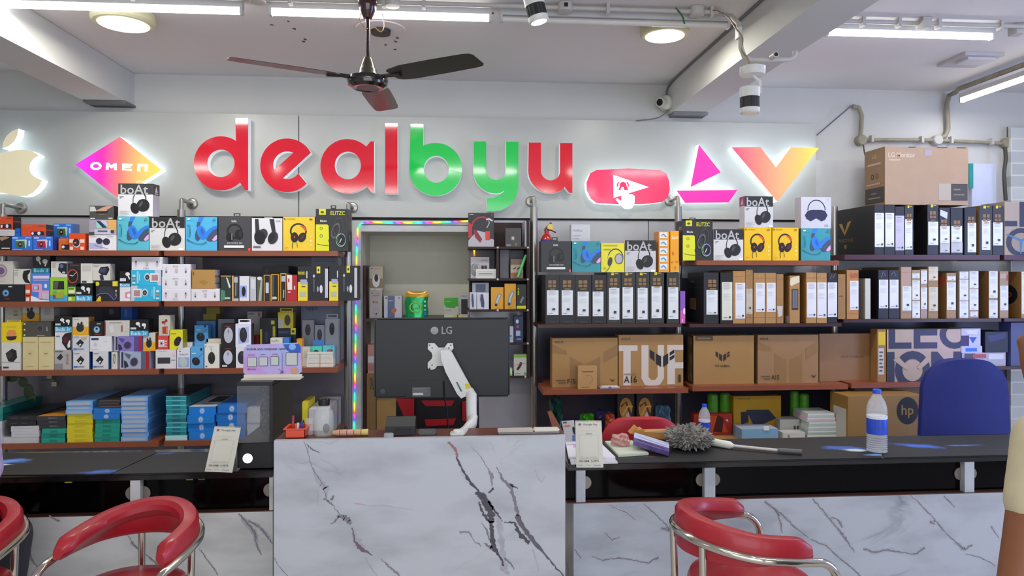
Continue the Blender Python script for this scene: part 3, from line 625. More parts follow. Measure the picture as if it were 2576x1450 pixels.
def a_yellowhp():
    return [('g', .48, .42, .27, .24, 0, .2, '#241a1a'), ('p', [(.58, .23), (.68, .28), (.75, .4), (.7, .42), (.62, .32), (.54, .27)], '#d8502a'), ('e', .36, .6, .12, .15, '#1c1416'), ('e', .6, .6, .12, .15, .5, '#1e1618'), ('e', .61, .59, .05, .08, .5, '#5a2020'),
            ('e', .36, .59, .02, .035, '#e04030'), ('l', [(.31, .74), (.29, .84), (.3, .93)], .016, '#201818'), ('l', [(.43, .74), (.45, .84), (.45, .9)], .012, '#3a2a20'),
            ('e', .05, .06, .03, .028, '#8a6a10'), ('r', .12, .05, .38, .065, '#9a7a18'), ('r', .83, .05, .93, .085, '#7a6010'), ('g', .89, .58, .03, .028, 0, .3, '#fff0a0'), ('g', .89, .7, .03, .028, 0, .3, '#ffffff'), ('g', .89, .82, .03, .028, 0, .3, '#fff0a0'), ('t', 'JOY', .05, .89, .17, .94, '#a88420')]
def a_elite():
    return [('r', .1, 0, .31, .14, '#d8d820'), ('e', .2, .08, .055, .03, '#55550a'), ('t', 'ELITZC', .46, .05, .9, .145, '#e0e020'), ('t', 'Blade', .14, .26, .34, .31, '#e8e8e8'),
            ('p', [(0, .37), (.36, .37), (.4, .4), (.41, .7), (.39, .75), (.41, .8), (.41, 1), (0, 1)], '#dede2c'), ('g', .17, .46, .05, .035, 0, .4, '#8a8a10'), ('g', .17, .64, .05, .04, 0, .4, '#8a8a10'), ('l', [(.04, .83), (.2, .86), (.4, .87)], .012, '#4a4a08'),
            ('g', .7, .42, .16, .22, .2, .12, '#48484c'), ('g', .62, .52, .13, .2, .3, .3, '#55555a'), ('e', .78, .74, .17, .17, '#141416'), ('g', .78, .74, .155, .16, 0, .1, '#8fd890'), ('g', .8, .73, .13, .15, 0, .1, '#9a8ad8'), ('l', [(.74, .8), (.8, .7)], .02, '#cfcfcf')]
def mouse(cu=.5, cv=.6, ru=.2, rv=.25, body='#1b1b1e', cable=None, rot=0, hi='#4a4a50'):
    o = [('l', [(cu, cv-rv), (cu+.03, cv-rv-.08), (cu-.06, cv-rv-.16)], .02, cable)] if cable else []
    return o+[('e', cu, cv, ru, rv, rot, body), ('e', cu, cv-rv*.5, ru*.18, rv*.25, hi), ('l', [(cu, cv-rv), (cu, cv-rv*.15)], .008, hi)]
def tws(c='#1f2a38', y='#e8a81c'): return [('r', 0, .52, 1, 1, y), ('e', .5, .62, .3, .28, '#f0b838'), ('e', .48, .6, .24, .22, c), ('e', .37, .38, .07, .09, c), ('e', .58, .34, .07, .1, c), ('p', [(.32, .45), (.72, .42), (.68, .6), (.34, .62)], c), ('r', .08, .08, .4, .1, '#777777')]
def buds(): return [('e', .42, .26, .12, .1, '#e8e8e6'), ('l', [(.45, .3), (.54, .46)], .075, '#e8e8e6'), ('e', .75, .33, .12, .1, '#e8e8e6'), ('l', [(.83, .36), (.78, .56)], .075, '#e8e8e6'), ('r', 0, .68, 1, 1, '#3aa8d8'), ('t', 'Buds 3r', .06, .72, .92, .95, '#e8f6fc'), ('r', .03, .48, .34, .6, '#d4d4d8')]
def charger(): return [('p', [(.2, .5), (.46, .24), (.7, .45), (.48, .74)], '#22222a'), ('p', [(.36, .6), (.46, .5), (.54, .56), (.44, .66)], '#e8e8e8'), ('l', [(.52, .3), (.62, .22), (.78, .3)], .015, '#c8c8c8'), ('r', .04, .8, .25, .9, '#3a80d8'), ('r', .25, .8, .7, .88, '#9a9aa2'), ('r', .06, .08, .4, .12, '#8a8a90')]
def capsule(f=0):
    a = lambda u, v: [('e', u, v, .035, .16, '#b8b4bc'), ('e', u, v+(-.13 if f else .13), .03, .08, '#5a5660'), ('e', u, v+(.2 if f else -.2), .012, .06, '#a8a4ac')]
    return [('r', .015, .04, .985, .08, '#ffffff')]+a(.14, .5)+a(.83, .5)+[('r', .46, .36, .54, .66, '#c4b4b4')]+[('e', .4+.05*i, .84 if f else .16, .014, .05, '#9a96a0') for i in range(4)]
def cam(fl=0):
    X = (lambda u: 1-u) if fl else (lambda u: u)
    r_ = lambda a, b, c, d, q: ('r', min(X(a), X(c)), b, max(X(a), X(c)), d, q)
    return [('p', [(X(.78), 0), (X(1), 0), (X(1), 1), (X(.9), .98), (X(.8), .5)], '#c4cadc'), ('e', X(.54), .44, .1, .24, '#d8dce4'), ('e', X(.54), .46, .07, .17, '#3a3438'), ('e', X(.54), .46, .025, .06, '#8a8088'),
            r_(.64, .2, .94, .76, '#e2e2e8'), r_(.69, .3, .9, .68, '#b88a70'), r_(.76, .42, .85, .58, '#b878c0'), r_(.2, .08, .26, .86, '#8fd8f0'), r_(.28, .25, .31, .7, '#8fd8f0'), r_(.06, .3, .16, .44, '#bce8f4'), r_(.07, .52, .15, .66, '#c08a6a'), r_(.06, .76, .16, .88, '#bce8f4')]
def speaker(c='#3f7048'): return [('r', .04, .06, .3, .16, '#a8d4f8'), ('r', .66, .06, .92, .14, '#8cc4f8'), ('p', [(.2, .25), (.7, .22), (.74, .3), (.7, .84), (.3, .84), (.2, .74)], '#b8dccc' if c[1] == '3' else '#d8c8dc'), ('p', [(.2, .34), (.62, .34), (.66, .84), (.3, .84), (.2, .74)], c), ('e', .42, .58, .09, .2, '#2a1420'), ('e', .42, .56, .05, .08, '#d87878'), ('r', .82, .3, .9, .7, '#c8d8f8'), ('r', .05, .93, .5, .96, '#b8c8f8')]
def jbl(): return [('p', [(.38, .6), (.6, .6), (.7, .55), (.92, .58), (.94, .92), (.4, .92)], '#1c2030'), ('e', .46, .75, .05, .11, '#e8e8ec'), ('e', .72, .73, .065, .14, '#e8e8ec'), ('r', .08, .12, .45, .16, '#e89878'), ('r', .7, .08, .97, .16, '#8a4a38')]
# ---------------------------------------------------------------- top row, bay by the diamond logo
SV = [(350, 0), (0, 0)]
G1 = 'boxes on the top shelf at the diamond logo'
CTX.update(group=G1, on=Z['A1'], Y=4.17, D=.075)
a = carton('black box with a tan picture, lowest at the pole under the fruit logo', -20, 594, 28, 630, '#1e1d1e', [('p', [(.3, .1), (.7, .02), (.95, .1), (.5, .35)], '#a8886a'), ('r', .5, .82, .95, .9, '#d8d8d8')], side='#232226')
w = carton('white flat box under the orange box at the first pole', -20, 578, 37, 593, '#d0d0d2', lines(.1, .3, .9, 2, .3, '#b4b4b8', .1), on=a)
carton('orange box with a black twin-eyed speaker, by the first pole', -20, 545, 33, 578, '#d84a1e', jbl(), on=w, side='#1c1a1e', R=[('r', 0, .3, 1, .42, '#7a2a20')], top='#3a2420')
q = carton('blue box with a green speaker picture, beside the black corner box', 29, 595, 82, 630, '#2f78e0', speaker(), side='#3050b0')
q2 = carton('blue box with a magenta speaker picture', 83, 595, 133, 630, '#2f78e0', speaker('#b0204a'), side='#2c3c90')
carton('small blue box peeking out behind the white flat box', 38, 575, 51, 594, '#1f62c8', [('r', 0, .4, 1, .55, '#1a4aa0')], on=q)
carton('orange box with a black twin-eyed speaker, on the two blue boxes', 53, 565, 116, 596, '#dc4c22', jbl(), on=q, Y=4.172, side='#2a2628', top='#2a1c1c', R=[('r', 0, .4, 1, .5, '#8a3a2a')])
o3 = carton('orange box with twin speaker eyes, half hidden by the next orange box', 147, 600, 174, 630, '#e06a1c', [('r', .3, .5, 1, .92, '#1c1c28'), ('e', .45, .7, .14, .12, '#e4e4e8'), ('r', .1, .12, .7, .16, '#f0a878')], Y=4.2)
o4 = carton('orange upright box with a round speaker between white call-outs', 174, 587, 215, 630, '#e04c1c', [('r', 0, .35, .28, .55, '#f0d8cc'), ('r', .68, .35, .95, .55, '#f0d8cc'), ('r', .04, .78, .24, .96, '#f0d8cc'), ('r', .7, .78, .92, .96, '#f0d8cc'), ('e', .46, .58, .24, .26, '#d8d0cc'), ('e', .44, .54, .21, .23, '#302428'), ('e', .38, .56, .09, .05, '#e86858')], side='#b83a18')
carton('blue box with a green speaker picture, standing behind the orange boxes', 134, 563, 183, 598, '#2f7ce0', speaker(), on=False, Y=4.26, z1=None, side='#5a7ab8') if False else None
st = carton('dark grey spacer box under the raised blue speaker box', 134, 600, 146, 630, '#26345a', Y=4.3, on=None)
carton('blue box with a green speaker picture, raised behind the orange boxes', 134, 563, 183, 599, '#2f7ce0', speaker(), on=st, Y=4.3, side='#5a7ab8')
g = carton('white box with two dark round eyepieces', 223, 592, 293, 631, '#e4e2e8', [('r', 0, .5, .5, .9, '#b4b4dc'), ('e', .38, .38, .12, .2, '#2a2c40'), ('e', .64, .42, .13, .22, '#2a2c44'), ('l', [(.46, .34), (.55, .38)], .05, '#2a2c44'), ('l', [(.2, .62), (.45, .78), (.7, .86)], .03, '#88889a'), ('r', .05, .08, .3, .11, '#c89898'), ('t', 'AI-TREX5', .66, .07, .9, .12, '#55555a')])
h = carton('box with a laptop photo over an amber desk', 224, 553, 293, 591, '#b0a8b0', [('r', 0, 0, .3, .6, '#a89cb0'), ('r', .7, 0, 1, .7, '#e0a860'), ('p', [(.26, .08), (.62, .06), (.7, .5), (.28, .55)], '#8ad8d0'), ('p', [(.26, .08), (.4, .08), (.66, .5), (.5, .52)], '#2a3040'), ('p', [(.4, .08), (.62, .06), (.7, .44)], '#d0c0e8'), ('r', .2, .62, .82, .95, '#c4c4d0'), ('r', .32, .7, .68, .8, '#5a5a66'), ('r', 0, .8, .2, 1, '#3a4a48'), ('r', .8, .68, .92, .85, '#32324a')], on=g, top='#d8d0d8')
carton('dark box showing a hand over a glowing slot', 225, 518, 287, 552, '#4a4a48', [('p', [(.02, .06), (.2, .06), (.3, .4), (.02, .42)], '#c8c8c4'), ('p', [(.28, .36), (.55, .1), (.72, .02), (.98, .02), (.7, .3), (.72, .4), (.35, .42)], '#c89a84'), ('p', [(.26, .4), (.76, .38), (.72, .52), (.28, .54)], '#2e1c1c'), ('r', .4, .6, .62, .66, '#77705a'), ('r', .03, .88, .22, .96, '#e0e0e0'), ('r', .78, .86, .95, .94, '#e0e0e0')], on=h, side='#1f1e20')
CTX['D'] = .09
s1 = carton('teal headset box under the topmost white and black headphone box', 295, 545, 375, 631, '#58b8cc', a_storm())
carton('topmost white headphone box with black band, in front of the diamond logo', 297, 462, 385, 544, '#dcdce0', a_boat('#38383b'), on=s1, side='#b0afba', top='#f0c8c0', tab=(.5, .7, .014), R=[('r', 0, 0, 1, .33, '#38383b'), ('p', [(.3, .25), (.5, .06), (.7, .25)], '#d8d8d8'), ('r', .25, .27, .75, .31, '#b8b8b8')])
carton('white and black headphone box standing at the gap between the two bays', 376, 546, 465, 631, '#d6d6d6', a_boat())
carton('teal-blue headset box between two dark banded boxes', 467, 546, 547, 631, '#4fb0dc', a_storm(), side='#2a3a4a')
carton('charcoal headphone box with a white pill, under the letter d', 549, 546, 631, 631, '#424145', a_rock(), tab=(.45, .66, .022))
carton('white box with oversized black headphones', 633, 549, 710, 631, '#dcdce0', a_whitehp(), top='#e8dcb0', tab=(.4, .66, .006))
carton('amber headset box beside the tall black and lime box', 712, 546, 792, 632, '#eec832', a_yellowhp(), T=None)
CTX['D'] = .13
carton('tall black and lime headset box beside the rainbow light strip', 794, 526, 876, 632, '#2f2e31', a_elite(), side='#1f1e22', tab=(.45, .62, .022), R=[('r', .4, .6, .6, .75, '#9a9aa0')])
# ---------------------------------------------------------------- second row
CTX.update(group='boxes on the second shelf at the diamond logo', on=Z['A2'], Y=4.17, D=.06)
WB = '#d8d6cc'
def band(c='#141416', s='#2a3044'): return [('p', [(.62, .12), (1, .05), (1, .2), (.86, .4), (.86, .65), (1, .85), (1, .95), (.7, .88), (.55, .6), (.55, .35)], c), ('r', .06, .08, .3, .12, '#8a8a84'), *lines(.06, .22, .3, 3, .08, '#a8a69c', .03)]
k = carton('black box with a glowing blue dial, beside a white-labelled orange strip', -12, 716, 62, 757, '#17181e', [('e', .35, .5, .13, .24, '#3a3e50'), ('e', .36, .5, .1, .18, '#6aa8dc'), ('e', .36, .52, .04, .07, '#0c1424'), ('r', .33, .82, .5, .86, '#a83a30'), ('r', .45, .1, .58, .16, '#d8d8d8')], top='#e06030')
carton('white box with a mauve ring picture by the first pole', -14, 657, 33, 716, '#cfcabe', [('g', .35, .42, .35, .28, 0, .3, '#a88898'), ('e', .35, .42, .2, .16, '#6a5a80'), *lines(.1, .75, .6, 3, .06, '#b0aca0')], on=k)
carton('white box showing half of a black watch strap', 34, 677, 76, 716, WB, band(), on=k)
ob = carton('narrow orange box with two white labels', 63, 717, 77, 757, '#e04a1c', [('r', .1, .3, .9, .5, '#ecdcd4'), ('r', .1, .62, .9, .68, '#2a1a18'), ('r', .2, .76, .8, .98, '#f0e4dc')])
gb = carton('blue box with a pink handheld game', 78, 687, 125, 757, '#4a86e0', [('r', .1, .1, .98, .2, '#e4d0e4'), ('r', .12, .24, .95, .27, '#c8a8d0'), ('p', [(.04, .42), (.1, .38), (.55, .38), (.6, .44), (.6, .62), (.98, .62), (.98, .8), (.66, .9), (.4, .9), (.44, .68), (.08, .66)], '#eaa0c0'), ('r', .12, .44, .42, .6, '#5a6a98'), ('r', .15, .46, .36, .58, '#bcd0ec'), ('e', .8, .46, .08, .08, '#dcecf8'), ('p', [(.6, .72), (.98, .74), (.98, .94), (.62, .92)], '#c4c4cc'), ('p', [(.0, .8), (.3, .86), (.5, .94), (1, .96), (1, 1), (0, 1)], '#eef2fa')])
carton('black earbud box with teal band, on the blue game box', 82, 643, 126, 686, '#141316', [('e', .32, .2, .14, .14, '#b0aca8'), ('l', [(.36, .28), (.46, .52)], .08, '#b0aca8'), ('e', .72, .34, .15, .14, '#b0aca8'), ('l', [(.8, .4), (.72, .62)], .08, '#b0aca8'), ('r', 0, .72, 1, 1, '#1d7a8c'), ('t', 'Buds 3', .08, .75, .9, .96, '#8ccad4')], on=gb)
gg = carton('lime and blue box with a black-screened handheld game', 126, 698, 170, 757, '#98cc3a', [('r', 0, .74, 1, 1, '#4aa8d8'), ('p', [(.18, .16), (.8, .16), (.82, .5), (.16, .5)], '#1a1c18'), ('p', [(.2, .18), (.5, .18), (.42, .48), (.18, .48)], '#55584e'), ('e', .28, .64, .12, .07, '#5aa868'), ('e', .7, .64, .1, .06, '#86b848'), ('p', [(.16, .68), (.8, .6), (.8, .86), (.2, .88)], '#a8a82c'), ('p', [(.16, .72), (.32, .72), (.34, .88), (.18, .88)], '#8a4a4a')])
carton('white box with a dark camera-like watch, on the lime game box', 128, 658, 169, 697, WB, [('p', [(.5, .16), (.62, .1), (1, .12), (1, .8), (.7, .78), (.44, .55)], '#1d1e26'), ('e', .66, .3, .12, .13, '#5a6a98'), ('e', .8, .7, .1, .06, '#c8c8cc'), ('r', .08, .1, .3, .4, '#b8b4a8')], on=gg)
lb = carton('small lime labelled box under the round-dial watch box', 171, 722, 190, 757, '#8ac82c', [('r', .05, .12, .9, .44, '#e4f0b4'), ('r', .1, .1, .8, .2, '#4a7818'), ('r', .0, .5, 1, .66, '#1c1c16'), ('r', .05, .7, .5, .95, '#dcecb0')])
carton('black box with an orange-rimmed round watch dial', 170, 663, 203, 721, '#2a2628', [('e', .55, .55, .52, .38, '#181618'), ('g', .4, .55, .42, .3, 0, .14, '#c04a38'), ('l', [(.16, .5), (.4, .54)], .03, '#f0e0d8'), ('l', [(.4, .54), (.72, .36)], .022, '#e8b8a8'), ('r', .2, .06, .9, .1, '#8a3038')], on=lb)
bk = carton('black earbud box with two white buds and a blue band, under the white watch boxes', 191, 713, 233, 757, '#101012', buds())
carton('plain white watch box beside the round-dial box', 203, 663, 233, 712, '#dcdad0', [('r', .1, .1, .9, .4, '#c4c2b8'), ('r', .1, .88, .5, .98, '#3a3a3c')], on=bk)
kc = carton('black game controller box with yellow corner square', 241, 706, 300, 757, '#1e1e20', [('p', [(.05, .5), (.2, .3), (.6, .3), (.92, .6), (.88, .9), (.74, .88), (.6, .66), (.2, .66)], '#30343e'), ('l', [(.02, .72), (.2, .62), (.5, .62), (.62, .74), (.78, .94), (.9, .8), (.84, .45)], .035, '#7a68c0'), ('r', .72, .04, .94, .28, '#e8d028'), ('p', [(0, 1), (.15, .75), (.22, .78), (.22, 1)], '#e0c828'), ('e', .06, .16, .1, .1, '#d8cc30'), ('e', .88, .5, .04, .05, '#c8c060'), ('e', .88, .7, .04, .05, '#888868')])
carton('white watch box with a tilted black watch, on the controller box', 233, 664, 277, 705, '#d4d2c8', [('p', [(.45, .2), (.9, .15), (.98, .35), (.8, .7), (.5, .66), (.32, .5)], '#1c1e28'), ('p', [(.45, .28), (.82, .24), (.7, .56), (.4, .5)], '#3a4460'), ('l', [(.5, .68), (.56, .98)], .2, '#2e3040'), ('r', .04, .1, .35, .16, '#a8a69c')], on=kc)
wb = carton('white box with a pink toy camera, under an earbud box', 301, 722, 328, 757, '#e4e2e8', [('p', [(.5, .4), (1, .3), (1, .8), (.5, .78)], '#e0909c'), ('e', .86, .6, .16, .14, '#f0f0f4')])
carton('black earbud box with one bud, beside the two camera boxes', 301, 683, 328, 721, '#121214', [('e', .75, .18, .22, .12, '#e4e4e2'), ('l', [(.78, .24), (.98, .52)], .1, '#e4e4e2'), ('r', .02, .44, .6, .64, '#d8d8dc'), ('r', 0, .78, 1, 1, '#3a9cd0'), ('t', 'Buds', .05, .8, .95, .97, '#e0f2fa')], on=wb)
c1 = carton('lower cyan camera box, picture at its near-pole end turned over', 329, 719, 406, 757, '#2fb4dc', cam(1))
c2 = carton('upper cyan camera box with lens and photo screen', 329, 680, 406, 718, '#2fb4dc', cam(0), on=c1)
carton('white lamp box lying on top of the cyan camera boxes', 331, 647, 409, 680, '#e2e0e8', capsule(1), on=c2, D=.08)
CTX.update(group='boxes on the second shelf by the niche', D=.08)
l1 = carton('lowest of three white lamp boxes piled by the second pole', 407, 727, 480, 758, '#e2e0e8', capsule(1)); l2 = carton('middle of three white lamp boxes piled by the second pole', 407, 696, 480, 727, '#e2e0e8', capsule(0), on=l1)
carton('top one of three white lamp boxes piled by the second pole', 408, 665, 480, 696, '#e2e0e8', capsule(0), on=l2)
l3 = carton('white lamp box under the small brown carton', 481, 727, 553, 758, '#e2e0e8', capsule(0))
carton('small brown carton on a white lamp box', 483, 679, 541, 726, '#b4884a', [('r', .03, .1, .09, .3, '#7a5424'), ('p', [(.3, .6), (.5, .52), (.7, .66), (.5, .8)], '#a47a40')], on=l3, Y=4.168, R=[('r', 0, 0, 1, .3, '#c4c4d0'), ('r', 0, .4, 1, .7, '#c4c4d0'), ('r', 0, .75, 1, 1, '#d0d0d8')])
CTX['D'] = .1
carton('dark green box under clear wrap beside the brown carton', 555, 694, 582, 758, '#2a3832', [('p', [(.5, .05), (.66, .1), (.95, .45), (.8, .5)], '#d8dcd8'), ('p', [(.0, .55), (.4, .6), (.45, .95), (0, 1)], '#4a8868'), ('r', .4, .85, .9, .93, '#b8c0bc'), ('r', 0, 0, 1, .03, '#c8a060')])
carton('dark packet with a grey tag in a tan sleeve', 583, 694, 601, 758, '#3a3840', [('r', 0, 0, .25, 1, '#c8a05c'), ('r', .32, .06, .85, .28, '#b0b4bc'), ('l', [(.6, .3), (.56, .8)], .03, '#a8a8b0'), ('r', .25, .9, 1, 1, '#b8b4b0')], name='accessory_pack')
carton('white box with a black mouse on a blue square', 602, 695, 627, 758, '#e0e0e4', [('r', .04, .38, .76, .86, '#98a8e4'), ('e', .44, .62, .2, .2, '#18181c')], side='#c8c8ce', Y=4.165)
carton('grey cable pack in clear film', 629, 697, 644, 758, '#c0c0c8', [('r', .2, .1, .8, .5, '#d4d4da')], name='accessory_pack')
carton('clear film pouch with a dark insert, before the amber sleeves', 645, 696, 661, 758, '#55564e', [('e', .5, .08, .4, .07, '#d8dcd8'), ('p', [(.7, .1), (1, .1), (.8, 1), (.3, 1)], '#a8a898')], name='accessory_pack')
for i, (x0, x1, t, a_) in enumerate(((663, 681, 'with a white upright label', [('r', .3, .3, .75, .7, '#c4cce0'), ('r', .35, .74, .7, .95, '#202450')]), (682, 702, 'with a silver badge at the foot', [('r', .1, .05, .4, .8, '#4a4840'), ('p', [(.15, .85), (.6, .84), (.8, .9), (.6, .95), (.15, .94)], '#c8c8b8')]), (705, 720, 'with a grey sticker at the top', [('r', .2, .1, .85, .3, '#b4b8cc'), ('l', [(.6, .6), (.55, .9)], .04, '#a8b0c0')]))):
    carton('black accessory sleeve with amber edges '+t, x0, 692-i*2, x1, 758, '#16131a', [('r', 0, 0, .12, 1, '#d8a030'), ('r', .9, 0, 1, 1, '#d8a030'), ('r', 0, 0, 1, .03, '#d8a030')]+a_, name='accessory_pack', side='#d8a030', top='#d8a848')
carton('red box with a white side label', 721, 692, 748, 758, '#b01c26', [('p', [(0, 0), (.5, 0), (.52, .58), (.08, .58)], '#e2dcd8'), ('r', .12, .14, .26, .28, '#c03030'), ('e', .75, .5, .06, .09, '#f0d8d8'), ('r', .12, .64, .35, .69, '#f0c8c8')])
def transf(): return [('r', .0, .45, .32, 1, '#e6d82c'), ('r', .08, .38, .3, .52, '#a4a8c8'), ('r', .06, .74, .26, .88, '#b8b8a8'), ('r', .12, .57, .25, .6, '#5a5410'), ('r', .62, 0, .74, .2, '#e8d828'), ('e', .68, .1, .03, .04, '#3a3810'), ('p', [(.49, .28), (.53, .22), (.57, .28), (.53, .34)], '#c8ccd8'), ('r', .5, .36, .56, .74, '#4a4e5c'), ('e', .77, .66, .05, .12, '#d8d8e4'), ('e', .66, .66, .03, .08, '#a8a8b8'), ('r', .28, .14, .32, .34, '#d0d0d4'), ('r', .9, .06, 1, .92, '#c4c4d0')]
carton('dark box with yellow script seen over the red box, beside the pole', 749, 671, 826, 757, '#1e1d22', transf()+[('t', 'TRANSFORMER 3', -.0+.0, .15, .24, .24, '#e8d838')], D=.14)
carton('long black box lying behind the amber sleeves', 660, 670, 726, 692, '#0e0d10', [('r', .1, .1, .2, .5, '#3a3614')], Y=4.34, D=.2, on=Z['A2']+.0, z1=WZ(690, 670, 4.34))
carton('dark box with a yellow tag jutting past the pole', 828, 669, 899, 756, '#1c1b20', transf(), D=.14, Y=4.165)
carton('grey appliance carton standing at the back of the second shelf', 783, 645, 850, 757, '#7c7c86', lines(.05, .03, .9, 3, .04, '#5a5a64'), Y=4.45, D=.15)
# ---------------------------------------------------------------- third row
CTX.update(group='boxes on the third shelf at the diamond logo', on=Z['A3'], Y=4.17, D=.065)
a = carton('white box with a black open earbud case, under the yellow box', 4, 862, 52, 929, '#dcdad6', [('p', [(.2, .4), (.55, .22), (.78, .3), (.82, .55), (.6, .72), (.35, .68)], '#1e1c1e'), ('p', [(.22, .42), (.5, .3), (.62, .5), (.4, .6)], '#3a3434'), ('r', 0, .7, 1, .72, '#a8a8a4'), ('r', .08, .87, .38, .93, '#3c3c3e')])
carton('bright yellow earbud box with an orange domed case', 4, 812, 54, 861, '#ecd018', [('r', .22, .2, .75, .24, '#c8aa10'), ('p', [(.25, .55), (.35, .38), (.68, .38), (.76, .55), (.74, .72), (.28, .72)], '#e8904a'), ('p', [(.22, .7), (.78, .68), (.72, .84), (.5, .9), (.3, .86)], '#2a2030')], on=a, tab=(.2, .9, .014))
b1 = carton('plain cream box next to the earbud case box', 57, 848, 96, 929, '#d8c994', [('g', .48, .5, .2, .09, 0, .06, '#c4b47c'), ('t', 'NoS', .38, .48, .58, .53, '#4a4430'), ('r', .12, .15, .88, .17, '#b0a26c'), ('r', .25, .88, .7, .895, '#b0a26c')])
b2 = carton('plain cream box beside the grey charger box', 97, 848, 136, 929, '#dccb98', [('g', .48, .5, .2, .09, 0, .06, '#c4b47c'), ('t', 'NoS', .38, .48, .58, .53, '#4a4430'), ('r', .12, .15, .88, .17, '#b0a26c'), ('r', .25, .88, .7, .895, '#b0a26c')])
d1 = carton('dark olive earbud box lying on the cream boxes', 59, 810, 128, 847, '#4c4a42', [('e', .6, .45, .12, .24, '#6c6c66'), ('e', .6, .45, .1, .2, '#33323a'), ('e', .04, .14, .035, .06, '#d4d0c4'), ('e', .04, .52, .035, .06, '#d4d0c4'), ('e', .04, .88, .035, .06, '#d4d0c4'), ('r', .5, .88, .78, .95, '#a8866a'), ('p', [(.84, .35), (.88, .3), (.92, .62), (.84, .62)], '#8a8a84')], on=b1)
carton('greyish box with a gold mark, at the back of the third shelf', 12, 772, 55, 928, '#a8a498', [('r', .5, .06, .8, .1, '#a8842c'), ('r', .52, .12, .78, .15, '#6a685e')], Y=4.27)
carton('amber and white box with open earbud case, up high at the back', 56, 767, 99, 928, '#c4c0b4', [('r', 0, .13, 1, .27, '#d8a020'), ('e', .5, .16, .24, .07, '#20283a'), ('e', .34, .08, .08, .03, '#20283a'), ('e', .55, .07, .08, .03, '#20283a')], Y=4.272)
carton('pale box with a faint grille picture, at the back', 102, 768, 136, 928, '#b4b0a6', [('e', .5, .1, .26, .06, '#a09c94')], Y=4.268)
a = carton('grey box with a charger cube and pink lettering', 137, 881, 179, 928, '#b4b0ae', [('p', [(.12, .4), (.38, .18), (.52, .36), (.34, .54)], '#2c2a30'), ('t', 'CUBE', .68, .2, .86, .75, '#a87888', 1), ('r', 0, .7, .5, 1, '#8c8a90'), ('r', .04, .04, .5, .1, '#6a6a70')])
b1 = carton('white box with a maroon-faced smart band', 138, 835, 181, 880, '#e0e0e4', [('p', [(.42, .3), (.6, .1), (1, .02), (1, 1), (.72, 1), (.42, .62)], '#201c20'), ('p', [(.5, .3), (.82, .28), (.74, .62), (.45, .58)], '#5a1c24'), ('p', [(.84, .5), (.92, .45), (.9, .85), (.76, .88), (.74, .72)], '#e4e4e8'), ('r', .06, .22, .3, .27, '#6a6a70')], on=a)
carton('black earbud box with teal band, on the smart band box', 138, 795, 182, 834, '#111112', buds(), on=b1, tab=(.3, .7, .004))
a = carton('white charger box with navy side, front of the pair beside the grey box', 184, 885, 225, 928, '#dcdcde', charger(), side='#24509c', D=.08)
b1 = carton('white charger box lying over the other charger box', 183, 844, 224, 884, '#d4d6dc', charger()+[('p', [(.5, .12), (.9, .06), (.86, .2), (.6, .26)], '#d8b478')], on=a)
carton('amber and white earbud box over the charger boxes', 182, 799, 223, 842, '#dcd8cc', tws(), on=b1, side='#c88a18')
a = carton('white charger box with navy side, by the narrow upright box', 233, 885, 273, 928, '#dcdcde', charger(), side='#3a68b0', D=.08)
b1 = carton('white box with a navy corner flash', 226, 846, 281, 884, '#e6e6ea', [('r', .06, .12, .4, .26, '#2c3870'), ('r', .62, .35, .8, .37, '#b8b8c0'), ('e', .25, .55, .07, .13, '#d0ccd4'), ('r', .08, .84, .4, .86, '#b0b0b8')], on=a, gap=.001)
carton('black box with a pale blue glowing orb', 226, 809, 261, 845, '#18171b', [('e', .5, .55, .26, .26, '#2c3a48'), ('e', .5, .56, .22, .22, '#8ab8cc'), ('e', .5, .5, .08, .08, '#12202c'), ('r', .5, .14, .8, .2, '#d8d8d8'), ('r', .35, .84, .8, .9, '#98302c')], on=b1)
a = carton('narrow white upright box with tall curly black letters', 280, 886, 295, 928, '#dad8ce', [('t', 'jVOY', .22, .1, .8, .9, '#2a2a2c', -1)])
def slab(c1, c2): return [('r', 0, 0, .14, 1, '#b8b8d8'), ('r', .05, .05, .12, .92, '#33304a'), ('p', [(.15, .08), (.38, .2), (.32, .45), (.22, .3)], c2), ('p', [(.14, .5), (.24, .6), (.3, .85), (.16, .95)], '#2e2c40'), ('e', .48, .6, .13, .25, .3, c2), ('e', .48, .6, .11, .21, .3, '#40364c'), ('r', .72, 0, .88, 1, c2), ('r', .88, 0, 1, 1, '#a81c2c')]
b1 = carton('silver-blue gadget box with a red end, lowest by the bay gap', 301, 884, 377, 928, '#a8b4cc', slab('#a8b4cc', '#5a6478'))
b2 = carton('purple gadget box with a red end', 287, 846, 358, 884, '#8a7cc4', slab('#8a7cc4', '#5a4c98'), on=b1)
carton('white long box with red edge stripe, over the purple box', 263, 807, 326, 845, '#cdcbc2', [('r', 0, .05, .05, .95, '#b84a50'), ('p', [(.18, .35), (.32, .3), (.4, .75), (.22, .78)], '#dcdae0'), ('r', .66, .3, .73, .72, '#b85a54'), ('p', [(.78, .75), (.92, .68), (.78, .55), (.9, .66)], '#a8a8a0'), ('r', .2, .1, .7, .14, '#a8a096')], on=b2)
carton('black earbud box with teal band, nearest the bay gap', 327, 804, 374, 845, '#101012', buds(), on=b2)
carton('amber and white earbud box cut into by the purple box', 360, 838, 391, 884, '#d0cec8', tws('#1c2434'), on=b1, side='#b88410', Y=4.175)
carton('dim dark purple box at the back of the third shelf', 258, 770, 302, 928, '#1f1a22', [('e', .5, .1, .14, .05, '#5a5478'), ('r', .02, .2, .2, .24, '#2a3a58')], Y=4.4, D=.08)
carton('deep blue box at the back of the third shelf', 303, 766, 332, 928, '#1f5ab0', [('t', 'series', .4, .04, .56, .2, '#8ab0e0', 1)], Y=4.4, D=.08)
